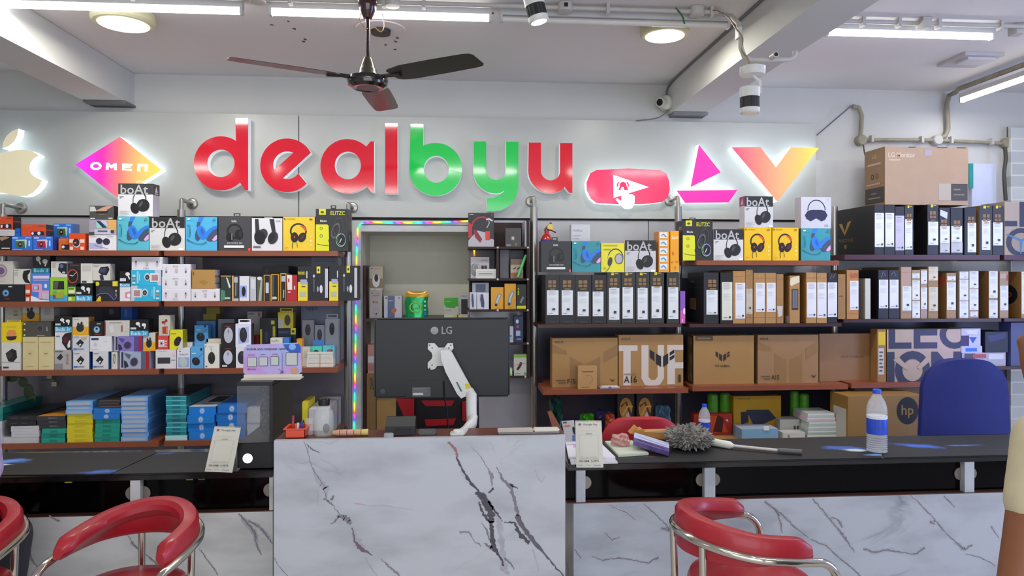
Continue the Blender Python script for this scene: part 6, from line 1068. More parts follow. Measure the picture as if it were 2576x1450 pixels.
CTX.update(group='boxes on the low board behind the red chair', Y=4.22, D=.08)
for x0, x1, l_ in ((1553, 1596, 'nearer the blue bag'), (1601, 1643, 'nearer the blue grey cup')):
    carton('black box with amber swirl picture and silver tag, '+l_, x0, 990, x1, 1100, '#1c1614', [('e', .5, .35, .38, .25, '#a8782c'), ('l', [(.2, .3), (.5, .2), (.8, .5)], .05, '#4a2814'), ('l', [(.3, .5), (.6, .3), (.9, .3)], .04, '#c89a48'), ('p', [(.5, .48), (.66, .42), (.74, .55), (.58, .62)], '#b4b8b4')])
blob_bag(1648, 1692, 1015, 1100, 4.2, '#4a6c84', 'blue grey plastic bag near the pole by the red chair', seed=8)
# brown carton with the round logo, and the carton on it
bz = .02
CTX.update(group='large brown cartons on the floor by the blue chair', on=bz)
a = carton('large brown carton with a black round logo, beside the blue chair', 2133, 997, 2325, 1400, '#94704a' if False else '#98743f', [('e', .78, .115, .145, .105, '#151310'), ('t', 'hp', .70, .07, .86, .17, '#98743f')], Y=3.96, D=.2, L=[('r', .2, .1, .9, .4, '#b4b0a8')], side='#8a6836')
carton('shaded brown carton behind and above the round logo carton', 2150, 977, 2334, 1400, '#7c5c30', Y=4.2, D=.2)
carton('white edged carton squeezed between the round logo carton and the blue chair', 2328, 1000, 2340, 1400, '#b8b4a4', Y=3.97, D=.15, side='#a88850')
# ---------------------------------------------------------------- counters
def C3(px, py, cd): u = U(px); return Vector((cd*(ST+u*CT), cd*(CT-u*ST), ZC+(HY-py)/F*cd))
YC1, YC2, ZT = 2.72, 3.10, .77
MARB = marble('marble_front', '#cbcccc', '#55545a', 0, 1.5); MARB2 = marble('marble_front_b', '#b2b6be', '#55545c', 5, 1.5)
SLAB = M('#111113', .18, coat=.3); GLS = M('#040304', .08, var=0); GLS.node_tree.nodes['Principled BSDF'].inputs['Specular IOR Level'].default_value = .12; EDGE = M('#4a2a20', .5)
random.seed(21)
VD, VM, VL = '#47454f', '#77747e', '#a3a2ac'
def vein(pts, ws, col, k, mb, yv):
    b = mb
    Q = []; w = []
    for i in range(len(pts)-1):
        for j in range(7):
            t = j/7; x = pts[i][0]+(pts[i+1][0]-pts[i][0])*t; y = pts[i][1]+(pts[i+1][1]-pts[i][1])*t
            Q.append((x+random.uniform(-1.8, 1.8), y+random.uniform(-1.5, 1.5))); w.append((ws[i]+(ws[i+1]-ws[i])*t)*random.uniform(.55, 1.35))
    Q.append(pts[-1]); w.append(ws[-1]); L = []; R_ = []
    for i, (x, y) in enumerate(Q):
        a = Q[max(i-1, 0)]; c = Q[min(i+1, len(Q)-1)]; dx, dy = c[0]-a[0], c[1]-a[1]; q = math.hypot(dx, dy) or 1
        L.append(W(x-dy/q*w[i]/2, y+dx/q*w[i]/2, yv-k)); R_.append(W(x+dy/q*w[i]/2, y-dx/q*w[i]/2, yv-k))
    n = len(Q); b.add(L+R_, [(i, i+1, n+i+1, n+i) for i in range(n-1)], M(col, .22, var=.12, scale=30))

VEINS = [([(28, 1346), (50, 1363), (70, 1383), (81, 1411), (98, 1433)], [2, 5, 6, 4, 2]), ([(313, 1332), (333, 1366)], [1, 2]), ([(330, 1366), (349, 1383), (372, 1400), (397, 1422), (419, 1433)], [6, 3, 3, 5, 2]), ([(500, 1380), (517, 1402), (537, 1430), (548, 1448)], [1, 2.5, 2.5, 2]),
 ([(601, 1293), (618, 1313), (640, 1341), (646, 1372), (657, 1397)], [3, 7, 7, 5, 2]), ([(623, 1310), (654, 1327), (672, 1350), (686, 1369)], [3, 6, 4, 2]), ([(123, 1299), (150, 1312)], [2, 3]), ([(300, 1440), (322, 1432), (350, 1446)], [4, 5, 3]), ([(20, 1430), (45, 1450)], [3, 4]),
 ([(1618, 1268), (1648, 1293), (1670, 1315), (1690, 1340), (1712, 1367), (1728, 1381), (1756, 1400)], [2, 3, 2.5, 4, 4, 5, 4]), ([(1664, 1329), (1684, 1336)], [6, 4]), ([(1532, 1273), (1571, 1287), (1600, 1309)], [1.5, 3, 1.5]),
 ([(1488, 1400), (1516, 1411), (1554, 1404), (1588, 1409), (1629, 1418), (1657, 1403)], [2, 4, 5, 3, 4, 6]), ([(1444, 1381), (1461, 1406)], [2, 4]), ([(1924, 1262), (1952, 1284), (1977, 1304), (2001, 1329), (2034, 1353)], [4, 6, 4, 4, 2]), ([(1952, 1284), (1964, 1315), (1968, 1342)], [3, 4, 2]),
 ([(2045, 1256), (2071, 1287), (2101, 1322), (2119, 1345), (2142, 1378), (2150, 1391)], [3, 4, 4, 6, 4, 2]), ([(2091, 1302), (2111, 1310), (2119, 1328)], [3, 4, 4]), ([(2040, 1358), (2078, 1373), (2111, 1404), (2142, 1429), (2165, 1450)], [3, 3, 4, 3, 3]),
 ([(2173, 1381), (2198, 1391), (2234, 1384), (2270, 1391), (2305, 1395), (2326, 1378)], [4, 5, 6, 3, 4, 7]), ([(2293, 1248), (2321, 1276), (2346, 1302), (2372, 1333), (2397, 1358), (2425, 1384), (2446, 1371)], [3, 3, 3, 4, 4, 6, 4]), ([(2338, 1314), (2352, 1318)], [7, 4]),
 ([(2430, 1394), (2469, 1404), (2504, 1424)], [2, 3, 2]), ([(2374, 1248), (2402, 1276)], [5, 3]), ([(2494, 1325), (2512, 1355)], [3, 2]), ([(1520, 1340), (1540, 1360), (1560, 1352)], [2, 4, 2])]
def counter(x0, x1, label, divs, mb_):
    a, c = WX(x0, YC1), WX(x1, YC1); zg = .622
    r = root('display_counter', ((a+c)/2, YC1, 0), label, 'counter', 'display counters')
    b = MB(); a2 = WX(max(x0, 1443), YC1) if x0 > 0 else a; b.box((a2, YC1, .0), (c, YC2-.02, zg-.004), mb_)
    for pts, ws in VEINS:
        if x0 < pts[0][0] < x1:
            vein(pts, [w*1.9 for w in ws], '#aaaab0', .0003, b, YC1); vein(pts, [w*.8 for w in ws], '#7e7c86', .0006, b, YC1)
    b.obj('marble_body', r)
    b = MB(); b.box((a, YC1+.001, zg-.004), (c, YC2-.02, zg), EDGE); b.obj('edge_band', r)
    b = MB(); b.box((a, YC1+.03, zg+.0004), (c, YC1+.036, ZT-.024), GLS); b.obj('dark_glass', r)
    b = MB(); b.box((a, YC2-.03, zg+.0004), (c, YC2-.02, ZT-.024), SLAB); b.obj('back_panel', r)
    b = MB(); b.rbox((a, YC1-.004, ZT-.022), (c, YC2, ZT), .004, SLAB); b.obj('countertop', r)
    for p, q in divs:
        b = MB(); b.box((WX(p, YC1), YC1+.002, zg), (WX(q, YC1), YC1+.1, ZT-.023), mb_); d = b.obj('divider', r)
        for s in ((-1, 1) if p > 1480 or p < 600 and p > 0 else ((1,) if p > 1400 else (-1,))):
            h = MB(); xx = WX(p if s < 0 else q, YC1); h.lathe((xx+s*.002, YC1+.028, .692), [(0, 0), (.026, 0), (.026, .004), (0, .004)], M('#8a847c', .35, metal=.6), 24, axis=(0, -1, 0)); h.obj('round_pull', d)
counter(-420, 686, 'long marble counter with black glass front, at the slim box shelves', [(327, 352), (677, 686)], MARB)
counter(1427, 2760, 'long marble counter with black glass front, at the laptop cartons', [(1450, 1473), (1773, 1800), (2428, 2452)], MARB2)
def matmat(name, spots, base='#18191b'):
    m, nt, p = newmat(name); N = nt.nodes; L = nt.links; tc = N.new('ShaderNodeTexCoord')
    nz = N.new('ShaderNodeTexNoise'); nz.inputs['Scale'].default_value = 14; nz.inputs['Detail'].default_value = 6; L.new(tc.outputs['Object'], nz.inputs['Vector'])
    prev = None
    for (cx_, cy_, rx, ry, rot, col) in spots:
        mp = N.new('ShaderNodeMapping'); mp.vector_type = 'TEXTURE'; mp.inputs['Location'].default_value = (cx_, cy_, 0); mp.inputs['Rotation'].default_value = (0, 0, rot); mp.inputs['Scale'].default_value = (rx, ry, 1)
        L.new(tc.outputs['Object'], mp.inputs[0]); ln = N.new('ShaderNodeVectorMath'); ln.operation = 'LENGTH'; L.new(mp.outputs[0], ln.inputs[0])
        ad = N.new('ShaderNodeMath'); ad.operation = 'MULTIPLY_ADD'; ad.inputs[1].default_value = 1.6; L.new(nz.outputs['Fac'], ad.inputs[0]); L.new(ln.outputs['Value'], ad.inputs[2])
        r = ramp(nt, [(.55, '#ffffff'), (.95, '#000000')]); mr = N.new('ShaderNodeMath'); mr.operation = 'MULTIPLY'; mr.inputs[1].default_value = .55; L.new(ad.outputs[0], mr.inputs[0]); L.new(mr.outputs[0], r.inputs[0])
        mx = N.new('ShaderNodeMix'); mx.data_type = 'RGBA'; L.new(r.outputs[0], mx.inputs[0])
        if prev is None: mx.inputs[6].default_value = (*rgb(base), 1)
        else: L.new(prev, mx.inputs[6])
        mx.inputs[7].default_value = (*rgb(col), 1); prev = mx.outputs[2]
    L.new(prev, p.inputs['Base Color']); p.inputs['Roughness'].default_value = .55; return m
def deskmat(quad, spots, label, base='#18191b'):
    z = ZT+.0035; c = [G(px, py, z) for px, py in quad]; o = sum(c, Vector())/4; ys = [v.y for v in c]
    sp = []
    for px, py, rx, ry, rot, col in spots:
        g = G(px, py, z); sp.append((g.x-o.x, g.y-o.y, rx, ry, rot, col))
    m = matmat('desk_mat_print', sp, base); b = MB()
    def cl(v): return Vector((v.x, min(max(v.y, YC1+.002), YC2-.004), v.z))
    c = [cl(v) for v in c]; d = [Vector((v.x, v.y, ZT+.0005)) for v in c]
    b.add(c+d, [(3, 2, 1, 0), (0, 1, 5, 4), (1, 2, 6, 5), (2, 3, 7, 6), (3, 0, 4, 7)], m)
    o_ = b.obj('desk_mat', loc=(o.x, o.y, z)); return tag(o_, label, 'desk mat', 'dark desk mats on the counters')
deskmat([(-60, 1196), (278, 1193), (396, 1138), (-60, 1140)], [(18, 1162, .12, .05, .1, '#5c8ce0'), (5, 1170, .05, .02, .1, '#dce8f8'), (255, 1187, .1, .035, .15, '#3f68c0')], 'dark desk mat with blue streaks at both ends, by the far-off seated person')
deskmat([(282, 1193), (594, 1189), (594, 1138), (400, 1138)], [(400, 1142, .1, .03, .1, '#2c4878')], 'plain dark desk mat under the leaning payment card')
deskmat([(1432, 1168), (2240, 1160), (2200, 1100), (1432, 1108)], [(1850, 1120, .06, .02, 0, '#24365e'), (1640, 1150, .03, .015, 0, '#4a4a4c'), (2125, 1128, .13, .05, -.15, '#3a64b8'), (2150, 1133, .08, .028, -.15, '#c8d4d0'), (2210, 1145, .07, .02, 0, '#7aa4e0')], 'long dark desk mat with a pale blue burst, under the feather duster')
deskmat([(2244, 1160), (2750, 1142), (2650, 1092), (2205, 1099)], [(2310, 1122, .14, .05, -.4, '#3a6ad0'), (2290, 1117, .08, .02, -.3, '#2a2448'), (2420, 1121, .1, .018, 0, '#3f70d8')], 'dark desk mat with a blue swirl, beside the big water bottle')
# ---------------------------------------------------------------- centre desk
DY = 2.447; dx0, dx1 = WX(689, DY), WX(1422, DY); dz = .95
MARBC = marble('marble_desk', '#b3b6bd', '#9a9aa4', 9, .5)
r = root('reception_desk', ((dx0+dx1)/2, DY, 0), 'tall white marble reception desk with dark veins, in the middle', 'desk')
b = MB(); b.box((dx0, DY, 0), (dx1, DY+.022, dz), MARBC)
random.seed(21)
def sc_(L): return [(680+x*.295, 1080+y*.295) for x, y in L]
vein(sc_([(360, 330), (400, 420), (470, 500), (480, 590)]), [3, 14, 16, 4], VL, .0003, b, DY)
vein(sc_([(690, 830), (730, 960), (800, 1020)]), [8, 22, 12], VL, .0003, b, DY)
vein(sc_([(1930, 720), (1960, 860), (1980, 1060), (1990, 1200)]), [6, 17, 16, 20], VL, .0003, b, DY)
for pts, ws, c in (
    ([(285, 105), (320, 180), (335, 270), (375, 370), (450, 470), (480, 590)], [2, 3.5, 2.5, 4, 4, 3], VM), ([(310, 130), (365, 180), (430, 205)], [4, 5, 2], VM),
    ([(430, 260), (540, 310), (590, 380)], [1.5, 2.5, 1.5], VL), ([(460, 590), (500, 620), (550, 670), (590, 725)], [6, 5, 3, 4], VM), ([(515, 610), (545, 570)], [7, 5], VM), ([(395, 500), (410, 590), (400, 650)], [2, 5, 2], VL),
    ([(515, 815), (560, 780), (590, 740), (640, 760), (690, 810)], [2, 6, 8, 16, 12], VM), ([(700, 840), (720, 960), (770, 1020), (870, 1080)], [5, 6, 15, 2], '#6a5a66'), ([(800, 1090), (850, 1170), (910, 1254)], [3, 5, 4], VL),
    ([(940, 1110), (1010, 1170), (1100, 1254)], [2, 7, 5], '#857c88'), ([(30, 1100), (80, 1180), (150, 1254)], [3, 3, 3], VM), ([(710, 635), (850, 655), (970, 655), (1230, 690)], [5, 1.2, 3, 1], '#b4a2a4'),
    ([(1520, 110), (1580, 170), (1600, 240)], [9, 8, 6], '#94666c'), ([(1585, 240), (1640, 350), (1700, 450), (1780, 530)], [5, 6, 9, 5], VD), ([(1620, 360), (1680, 460)], [2, 3], VL), ([(1715, 150), (1790, 230), (1850, 330), (1890, 400), (1890, 490)], [1.5, 3, 4, 11, 3], '#85828c'),
    ([(1900, 510), (1860, 545)], [7, 5], VD), ([(1750, 540), (1820, 580), (1870, 690), (1890, 800)], [8, 22, 22, 18], VD), ([(1780, 620), (1820, 730), (1860, 790)], [6, 8, 6], VD), ([(1860, 620), (1920, 700), (1980, 790)], [8, 6, 3], VD),
    ([(1880, 790), (1890, 900), (1900, 1000), (1960, 1090), (1990, 1170)], [16, 14, 16, 6, 5], VD), ([(1800, 800), (1850, 870), (1870, 950)], [2, 5, 6], VM), ([(1620, 880), (1690, 880), (1740, 960), (1800, 1000)], [9, 5, 4, 6], '#8a848c'), ([(1820, 975), (1880, 1010), (1900, 1035)], [5, 9, 5], VM),
    ([(1990, 795), (2080, 800), (2130, 900), (2210, 970)], [4, 6, 14, 16], VD), ([(1930, 320), (1980, 430), (2050, 500), (2090, 620), (2110, 740)], [2, 7, 11, 8, 13], VM), ([(2040, 470), (2110, 510)], [7, 4], VD), ([(2100, 740), (2180, 870), (2270, 990), (2400, 1140), (2500, 1254)], [14, 13, 11, 5, 5], '#5c5a64'),
    ([(2000, 1100), (2050, 1150), (2080, 1200)], [5, 6, 3], VM), ([(1960, 1195), (2040, 1230)], [6, 9], VL), ([(2240, 1030), (2270, 1130), (2290, 1210)], [5, 3, 4], VL), ([(1870, 100), (1920, 210)], [1.5, 2], VL), ([(2140, 75), (2070, 150)], [3, 1.5], VL), ([(2250, 340), (2310, 460), (2340, 400)], [2, 4, 2], VL), ([(635, 150), (640, 400)], [1.6, 1.2], '#c8b4a4')):
    vein(sc_(pts), [w*.82 if w > 4 else w*.5 for w in ws], c, .0006, b, DY)
b.obj('front_panel', r)
b = MB(); b.box((dx0, DY+.0222, 0), (dx0+.03, 3.05, .74), MARBC); b.obj('side_panel', r); b = MB(); b.box((dx1-.03, DY+.0222, 0), (dx1, 3.05, .74), MARBC); b.obj('side_panel', r)
LEDGE = M('#5c3226', .4, var=.12, scale=6)
b = MB(); b.box((dx0, DY+.0225, dz-.03), (dx1, DY+.15, dz-.001), LEDGE); b.obj('ledge', r)
b = MB(); b.box((dx0+.002, DY+.13, .76), (dx1-.002, DY+.15, dz-.0305), LEDGE); b.obj('riser', r)
b = MB(); b.box((dx0+.002, DY+.0225, .741), (dx1-.002, 3.05, .7595), LEDGE); b.obj('work_surface', r)
b = MB(); w0 = W(1384, 1040, 2.95); b.add([W(1378, 1038, 2.75), W(1388, 1036, 2.75), W(1420, 1092, 2.75), W(1420, 1110, 2.75), W(1400, 1110, 2.75)], [(4, 3, 2, 1, 0)], WOOD); b.add([v+Vector((0, .02, 0)) for v in [W(1378, 1038, 2.75), W(1388, 1036, 2.75), W(1420, 1092, 2.75), W(1420, 1110, 2.75), W(1400, 1110, 2.75)]], [(0, 1, 2, 3, 4)], WOOD); b.obj('sloped_wing', r)
LZ = dz-.0008
# orange tray with pens
def LP(px, Y, z=LZ): return Vector((WX(px, Y), Y, z))
ORG = M('#d8482c', .35); r = root('pen_tray', LP(742, 2.53), 'orange pen tray on the desk beside the glass bottle', 'tray')
a, c = WX(718, 2.49), WX(768, 2.49); zb, zt_ = LZ, LZ+.03
b = MB(); t = .002; y0, y1 = 2.485, 2.56
b.box((a, y0, zb), (c, y1, zb+t), ORG); b.box((a, y0, zb), (a+t, y1, zt_), ORG); b.box((c-t, y0, zb), (c, y1, zt_), ORG); b.box((a, y0, zb), (c, y0+t, zt_), ORG); b.box((a, y1-t, zb), (c, y1, zt_), ORG)
b.box((a-.006, y0-.005, zt_), (a+t, y1+.005, zt_+.003), ORG); b.box((c-t, y0-.005, zt_), (c+.006, y1+.005, zt_+.003), ORG); b.box((a+t, y0-.005, zt_), (c-t, y0+t, zt_+.003), ORG); b.box((a+t, y1-t, zt_), (c-t, y1+.005, zt_+.003), ORG); b.obj('tray_body', r)
for px, top, col, rr, lab, nm, ct in ((738, 1046, '#b03844', .004, 'red pen standing in the orange tray', 'pen', 'pen'), (744, 1066, '#c8682c', .0035, 'orange pen standing in the orange tray', 'pen', 'pen'), (750, 1064, '#d8d8dc', .005, 'white marker standing in the orange tray', 'marker_pen', 'pen'), (760, 1060, '#2c3c9c', .005, 'blue marker standing in the orange tray', 'marker_pen', 'pen')):
    p0 = LP(px-2, 2.525, LZ+.003); p1 = W(px, top, 2.53); b = MB(); b.tube([p0, p1], [rr, rr*.9], M(col, .3), 10); tag(b.obj(nm), lab, ct, 'pens in the orange tray')
# glass bottle
GLA = M('#d8dcd8', .04, trans=.0, var=0, alpha=.3); 
r = root('glass_bottle', LP(815, 2.53), 'clear glass bottle with a black cap on the desk', 'bottle'); c = LP(815, 2.53); s = 1/F*2.49
b = MB(); hb = 62*s; b.lathe(c, [(22*s, 0), (24*s, .004), (24*s, hb*.75), (22*s, hb*.95), (12*s, hb*1.15), (9*s, hb*1.22), (9*s, hb*1.27)], GLA, 28); b.obj('bottle_body', r)
b = MB(); b.lathe(c+Vector((0, 0, hb*1.2)), [(0, 0), (13*s, 0), (14*s, .006), (14*s, .022), (12*s, .025), (0, .025)], M('#18181c', .3), 26); b.obj('cap', r)
b = MB(); b.ball(c+Vector((.008, 0, .022)), (.012, .01, .018), M('#2a2430', .5), 10); b.obj('dark_residue', r)
b = MB(); c = LP(779, 2.54); b.lathe(c, [(.014, 0), (.015, .04), (.016, .055)], GLA, 22); tag(b.obj('drinking_glass'), 'small empty glass between the pen tray and the glass bottle', 'glass')
# bangles
for i in range(5):
    c = LP(846+i*18, 2.505, LZ+.0115); b = MB(); b.tube([c-Vector((.0115, 0, 0)), c+Vector((.0115, 0, 0))], [.0105, .0115] if i else [.008, .0115], M(['#c89878', '#c8907c', '#c49684', '#c8a06c', '#d0b46c'][i], .4), 14)
    tag(b.obj('tape_roll'), ['first', 'second', 'third', 'fourth', 'last'][i]+' pinkish roll of five lying in line on the desk, from the glass bottle', 'roll', 'line of pinkish rolls')
# black boxy device and loupe, spectacles case
r = root('card_machine', LP(1003, 2.55), 'black boxy device on the desk under the monitor', 'device'); a, c = WX(962, 2.5), WX(1044, 2.5); BK = M('#0f1012', .5)
b = MB(); P0 = [(2.49, LZ), (2.58, LZ), (2.58, LZ+.052), (2.55, LZ+.056), (2.49, LZ+.034)]
n = len(P0); v0 = [(a+.01, y, z) for y, z in P0]; v1 = [(c, y, z) for y, z in P0]; b.add(v0+v1, [tuple(range(n)), tuple(range(n, 2*n))[::-1]]+[((i+1) % n, i, n+i, n+(i+1) % n) for i in range(n)], BK); b.obj('device_body', r)
b = MB(); b.rbox((WX(992, 2.49)+.0, 2.484, LZ+.003), (WX(1035, 2.49), 2.4895, LZ+.025), .002, M('#08080a', .1)); b.obj('front_slot', r)
b = MB(); c = LP(978, 2.478); b.lathe(c, [(.017, 0), (.018, .006), (.016, .012), (.012, .014)], M('#c8ccd0', .05, alpha=.5), 24); tag(b.obj('glass_paperweight'), 'round clear glass piece before the black device', 'glass piece')
b = MB(); b.rbox((WX(1052, 2.52), 2.49, LZ), (WX(1098, 2.52), 2.55, LZ+.012), .005, M('#6a6c6c', .15, alpha=.6)); tag(b.obj('clear_case'), 'flat clear case lying on the desk beside the black device', 'case')
# keyboard seen edge on
r = root('keyboard', LP(1325, 2.55), 'thin white keyboard lying on the desk ledge', 'keyboard')
b = MB(); a, c = WX(1250, 2.54), WX(1402, 2.54); b.rbox((a, 2.475, LZ+.001), (c, 2.52, LZ+.009), .003, M('#8a8480', .4)); b.obj('keyboard_base', r)
b = MB(); b.rbox((a, 2.472, LZ+.0092), (a+(c-a)*.57, 2.52, LZ+.016), .002, M('#b4aca4', .5)); b.obj('key_field', r); b = MB(); b.rbox((a+(c-a)*.575, 2.472, LZ+.0092), (c, 2.515, LZ+.018), .004, M('#d4d0c4', .4)); b.obj('number_pad', r)
# ---------------------------------------------------------------- monitor and arm
YM = 2.86; r = root('monitor', W(1111, 1003, YM), 'black monitor seen from behind on a white arm', 'monitor')
MBK = M('#101114', .42, var=.02); p0, p1 = W(940, 1004, YM), W(1283, 799, YM)
b = MB(); b.rbox((p0.x, YM, p0.z), (p1.x, YM+.03, p1.z), .008, MBK, 3); b.obj('rear_cover', r)
b = MB(); b.box((p0.x+.005, YM+.0302, p0.z+.006), (p1.x-.005, YM+.032, p1.z-.005), M('#28456a', .2, var=0, emit=.4)); b.obj('screen', r)
q0, q1 = W(1022, 1003, YM), W(1198, 956, YM); b = MB(); b.box((q0.x, YM-.003, q0.z+.004), (q1.x, YM-.0003, q1.z), M('#101113', .4)); b.obj('port_recess', r)
b = MB(); q0, q1 = W(1037, 998, YM), W(1083, 974, YM); b.box((q0.x, YM-.0042, q0.z), (q1.x, YM-.0032, q1.z), M('#5c5e62', .4)); paint(b, (Vector((q0.x, YM-.0042, q1.z)), Vector((q1.x-q0.x, 0, 0)), Vector((0, 0, q0.z-q1.z)), Vector((0, -1, 0))), [('r', .05, .6, .6, .85, '#c8cac8'), *lines(.08, .1, .8, 3, .14, '#85878a', .04)]); b.obj('rating_label', r)
SIL = M('#6c6c6c', .25, metal=.9); b = MB(); c = W(1093, 832, YM); b.lathe(c, [(0, -.0002), (.017, 0), (.016, .0015), (0, .0018)], SIL, 28, axis=(0, -1, 0))
q0, q1 = W(1111, 822, YM-.002), W(1137, 841, YM-.002); paint(b, (Vector((q0.x, YM-.0002, q0.z)), Vector((q1.x-q0.x, 0, 0)), Vector((0, 0, q1.z-q0.z)), Vector((0, -1, 0))), [('t', 'LG', 0, 0, 1, 1, SIL)]); b.obj('brand_mark', r)
b = MB(); c = W(963, 985, YM); b.lathe(c, [(0, -.0002), (.01, 0), (.01, .003), (0, .003)], M('#3a3c40', .3), 22, axis=(0, -1, 0)); b.obj('joystick_button', r)
WP = M('#d4d4d0', .35, var=.02, coat=.2); r = root('jointed_stand', LP(1165, 2.56), 'white jointed monitor arm clamped to the desk', 'monitor stand')
def plate(pts, y0, y1, nm, m=WP):
    b = MB(); v = [W(px, py, y0) for px, py in pts]; n = len(v); bk = [Vector((q.x, y1, q.z)) for q in v]
    tri = tessellate_polygon([[Vector((q.x, q.z, 0)) for q in v]]); b.add(v, [tuple(t) for t in tri], m); b.add(bk, [tuple(t) for t in tri], m); b.add(v+bk, [(i, (i+1) % n, n+(i+1) % n, n+i) for i in range(n)], m); return b.obj(nm, r)
pl = plate([(1077, 864), (1093, 864), (1103, 875), (1118, 875), (1126, 864), (1139, 864), (1141, 877), (1131, 890), (1131, 912), (1141, 920), (1126, 921), (1112, 921), (1100, 921), (1094, 929), (1086, 931), (1076, 927), (1076, 913), (1086, 903), (1088, 895), (1085, 887), (1076, 879)], YM-.012, YM-.0045, 'mounting_plate')
for px, py in ((1081, 869), (1134, 869), (1081, 927), (1087, 876), (1129, 876), (1087, 919)):
    b = MB(); c = W(px, py, YM-.0122); b.lathe(c, [(0, 0), (.0028, 0), (.002, .001)], M('#2a2a2c'), 10, axis=(0, -1, 0)); b.obj('plate_screw', pl)
def limb(pts, rx, y, nm, m=WP, thick=.022):
    return plate(pts, y-thick, y+thick, nm, m)
up = limb([(1108, 884), (1113, 881), (1130, 882), (1137, 888), (1186, 978), (1182, 992), (1172, 998), (1160, 1003), (1150, 992), (1121, 937), (1110, 905)], 0, YM-.05, 'upper_arm')
b = MB(); b.box((W(1151, 963, 2.787).x, 2.7868, W(1151, 985, 2.787).z), (W(1156, 963, 2.787).x, 2.7878, W(1151, 963, 2.787).z), M('#4a6a6c'))
o = plate([(1147, 962), (1151, 962), (1163, 985), (1159, 986)], YM-.0735, YM-.0722, 'grey_badge', M('#44686c')); o2 = plate([(1169, 966), (1180, 966), (1184, 977), (1173, 979)], YM-.0735, YM-.0722, 'yellow_sticker', M('#ccc020')); 
b = MB(); b.tube([W(1180, 985, YM-.05), W(1186, 995, YM-.07), W(1186, 1030, YM-.09), W(1187, 1065, YM-.1)], [.02, .0215, .021, .0205], WP, 20); b.obj('elbow_joint', r)
b = MB(); b.tube([W(1190, 1048, YM-.1), W(1186, 1068, YM-.13), W(1172, 1084, YM-.24), W(1156, 1096, DY+.05)], [.019, .021, .019, .02], WP, 18); b.obj('lower_arm', r)
b = MB(); c = LP(1150, DY+.05); b.rbox((c.x-.025, DY+.025, LZ), (c.x+.025, DY+.08, LZ+.006), .003, M('#c4c4c0', .3)); b.lathe(c+Vector((0, .005, .01)), [(.014, -.004), (.014, .004), (.012, .006), (0, .006)], WP, 22); b.obj('clamp_base', r)
wire([W(1116, 960, YM-.01), W(1118, 1000, YM-.01), W(1125, 1040, YM), (W(1130, 1080, YM).x, YM, .80), (W(1130, 1080, YM).x, YM-.02, .765)], .0035, M('#121214', .4), 'black cable hanging from the monitor back')
# ---------------------------------------------------------------- tower on the left counter
YP1 = 2.755; px0, px1 = WX(596, YP1), WX(686, YP1); pzt = WZ(640, 962, YP1); pzb = ZT+.004; DP = .33
r = root('computer_tower', ((px0+px1)/2, YP1, pzb), 'black computer tower with a see-through glass side and round white button', 'computer')
CB = M('#161618', .4, var=.02)
b = MB(); b.rbox((px0, YP1, pzb), (px1, YP1+DP, pzb+.098), .003, CB); b.obj('lower_shroud', r)
b = MB(); b.rbox((px0, YP1, pzt-.014), (px1, YP1+DP, pzt), .003, CB); b.obj('top_panel', r)
b = MB(); b.box((px1-.012, YP1, pzb+.099), (px1, YP1+DP, pzt-.0145), CB); b.obj('side_panel', r)
b = MB(); b.box((px0, YP1+.001, pzb+.099), (px1-.013, YP1+.004, pzt-.0145), M('#8a8c90', .04, alpha=.25, var=0)); b.obj('glass_panel', r)
b = MB(); b.box((px0, YP1+DP-.006, pzb+.099), (px1-.013, YP1+DP-.003, pzt-.0145), M('#8a8c90', .04, alpha=.2, var=0)); b.obj('glass_panel', r)
for v in (.83, .5, .2):
    c = Vector((px1-.045, YP1+.1, pzb+.098+(pzt-pzb-.11)*v)); b = MB()
    b.tube([c+Vector((.027*math.cos(t*.3927), 0, .034*math.sin(t*.3927))) for t in range(16)], .0035, M('#2c2c30', .4), 8, closed=True)
    for k in range(7):
        t = k*.898; q = c+Vector((.022*math.cos(t), .004, .028*math.sin(t))); b.tube([c, (c+q)/2+Vector((.004*math.sin(t), 0, -.004*math.cos(t))), q], [.003, .006, .004], M('#3a3a3e', .4), 6)
    b.ball(c, (.009, .006, .009), M('#222226', .4), 10); b.obj('case_fan', r)
b = MB(); c = W(623, 1154, YP1); b.lathe(c, [(0, 0), (.0185, 0), (.018, .002), (0, .002)], M('#ffffff', .3, var=0, emit=1.6), 30, axis=(0, -1, 0)); b.obj('power_button', r)
# price board standing on the tower
r = root('price_board', ((WX(685, 2.84)), 2.84, pzt), 'pink and blue board reading mobile and computer centre, on the tower', 'sign')
m, nt, p = newmat('board_print'); tc = nt.nodes.new('ShaderNodeTexCoord'); nz = nt.nodes.new('ShaderNodeTexNoise'); nz.inputs['Scale'].default_value = 9; nt.links.new(tc.outputs['Object'], nz.inputs['Vector'])
rr = ramp(nt, [(.3, '#c88ad8'), (.45, '#c4a8e0'), (.55, '#b0b8ec'), (.7, '#7a9ce0')]); nt.links.new(nz.outputs['Fac'], rr.inputs[0]); nt.links.new(rr.outputs[0], p.inputs['Base Color']); p.inputs['Roughness'].default_value = .3
yb = 2.84; b = MB(); P_ = [(612, 880), (622, 868), (748, 863), (757, 872), (759, 936), (752, 941), (620, 944), (612, 938)]
v = [W(a_, c_, yb) for a_, c_ in P_]; n = len(v); bk = [q+Vector((0, .004, 0)) for q in v]; b.add(v+bk, [tuple(range(n)), tuple(range(n, 2*n))[::-1]]+[(i, (i+1) % n, n+(i+1) % n, n+i) for i in range(n)], m)
q0, q1 = W(612, 866, yb), W(759, 943, yb); fc = (Vector((q0.x, yb, q0.z)), Vector((q1.x-q0.x, 0, 0)), Vector((0, 0, q1.z-q0.z)), Vector((0, -1, 0)))
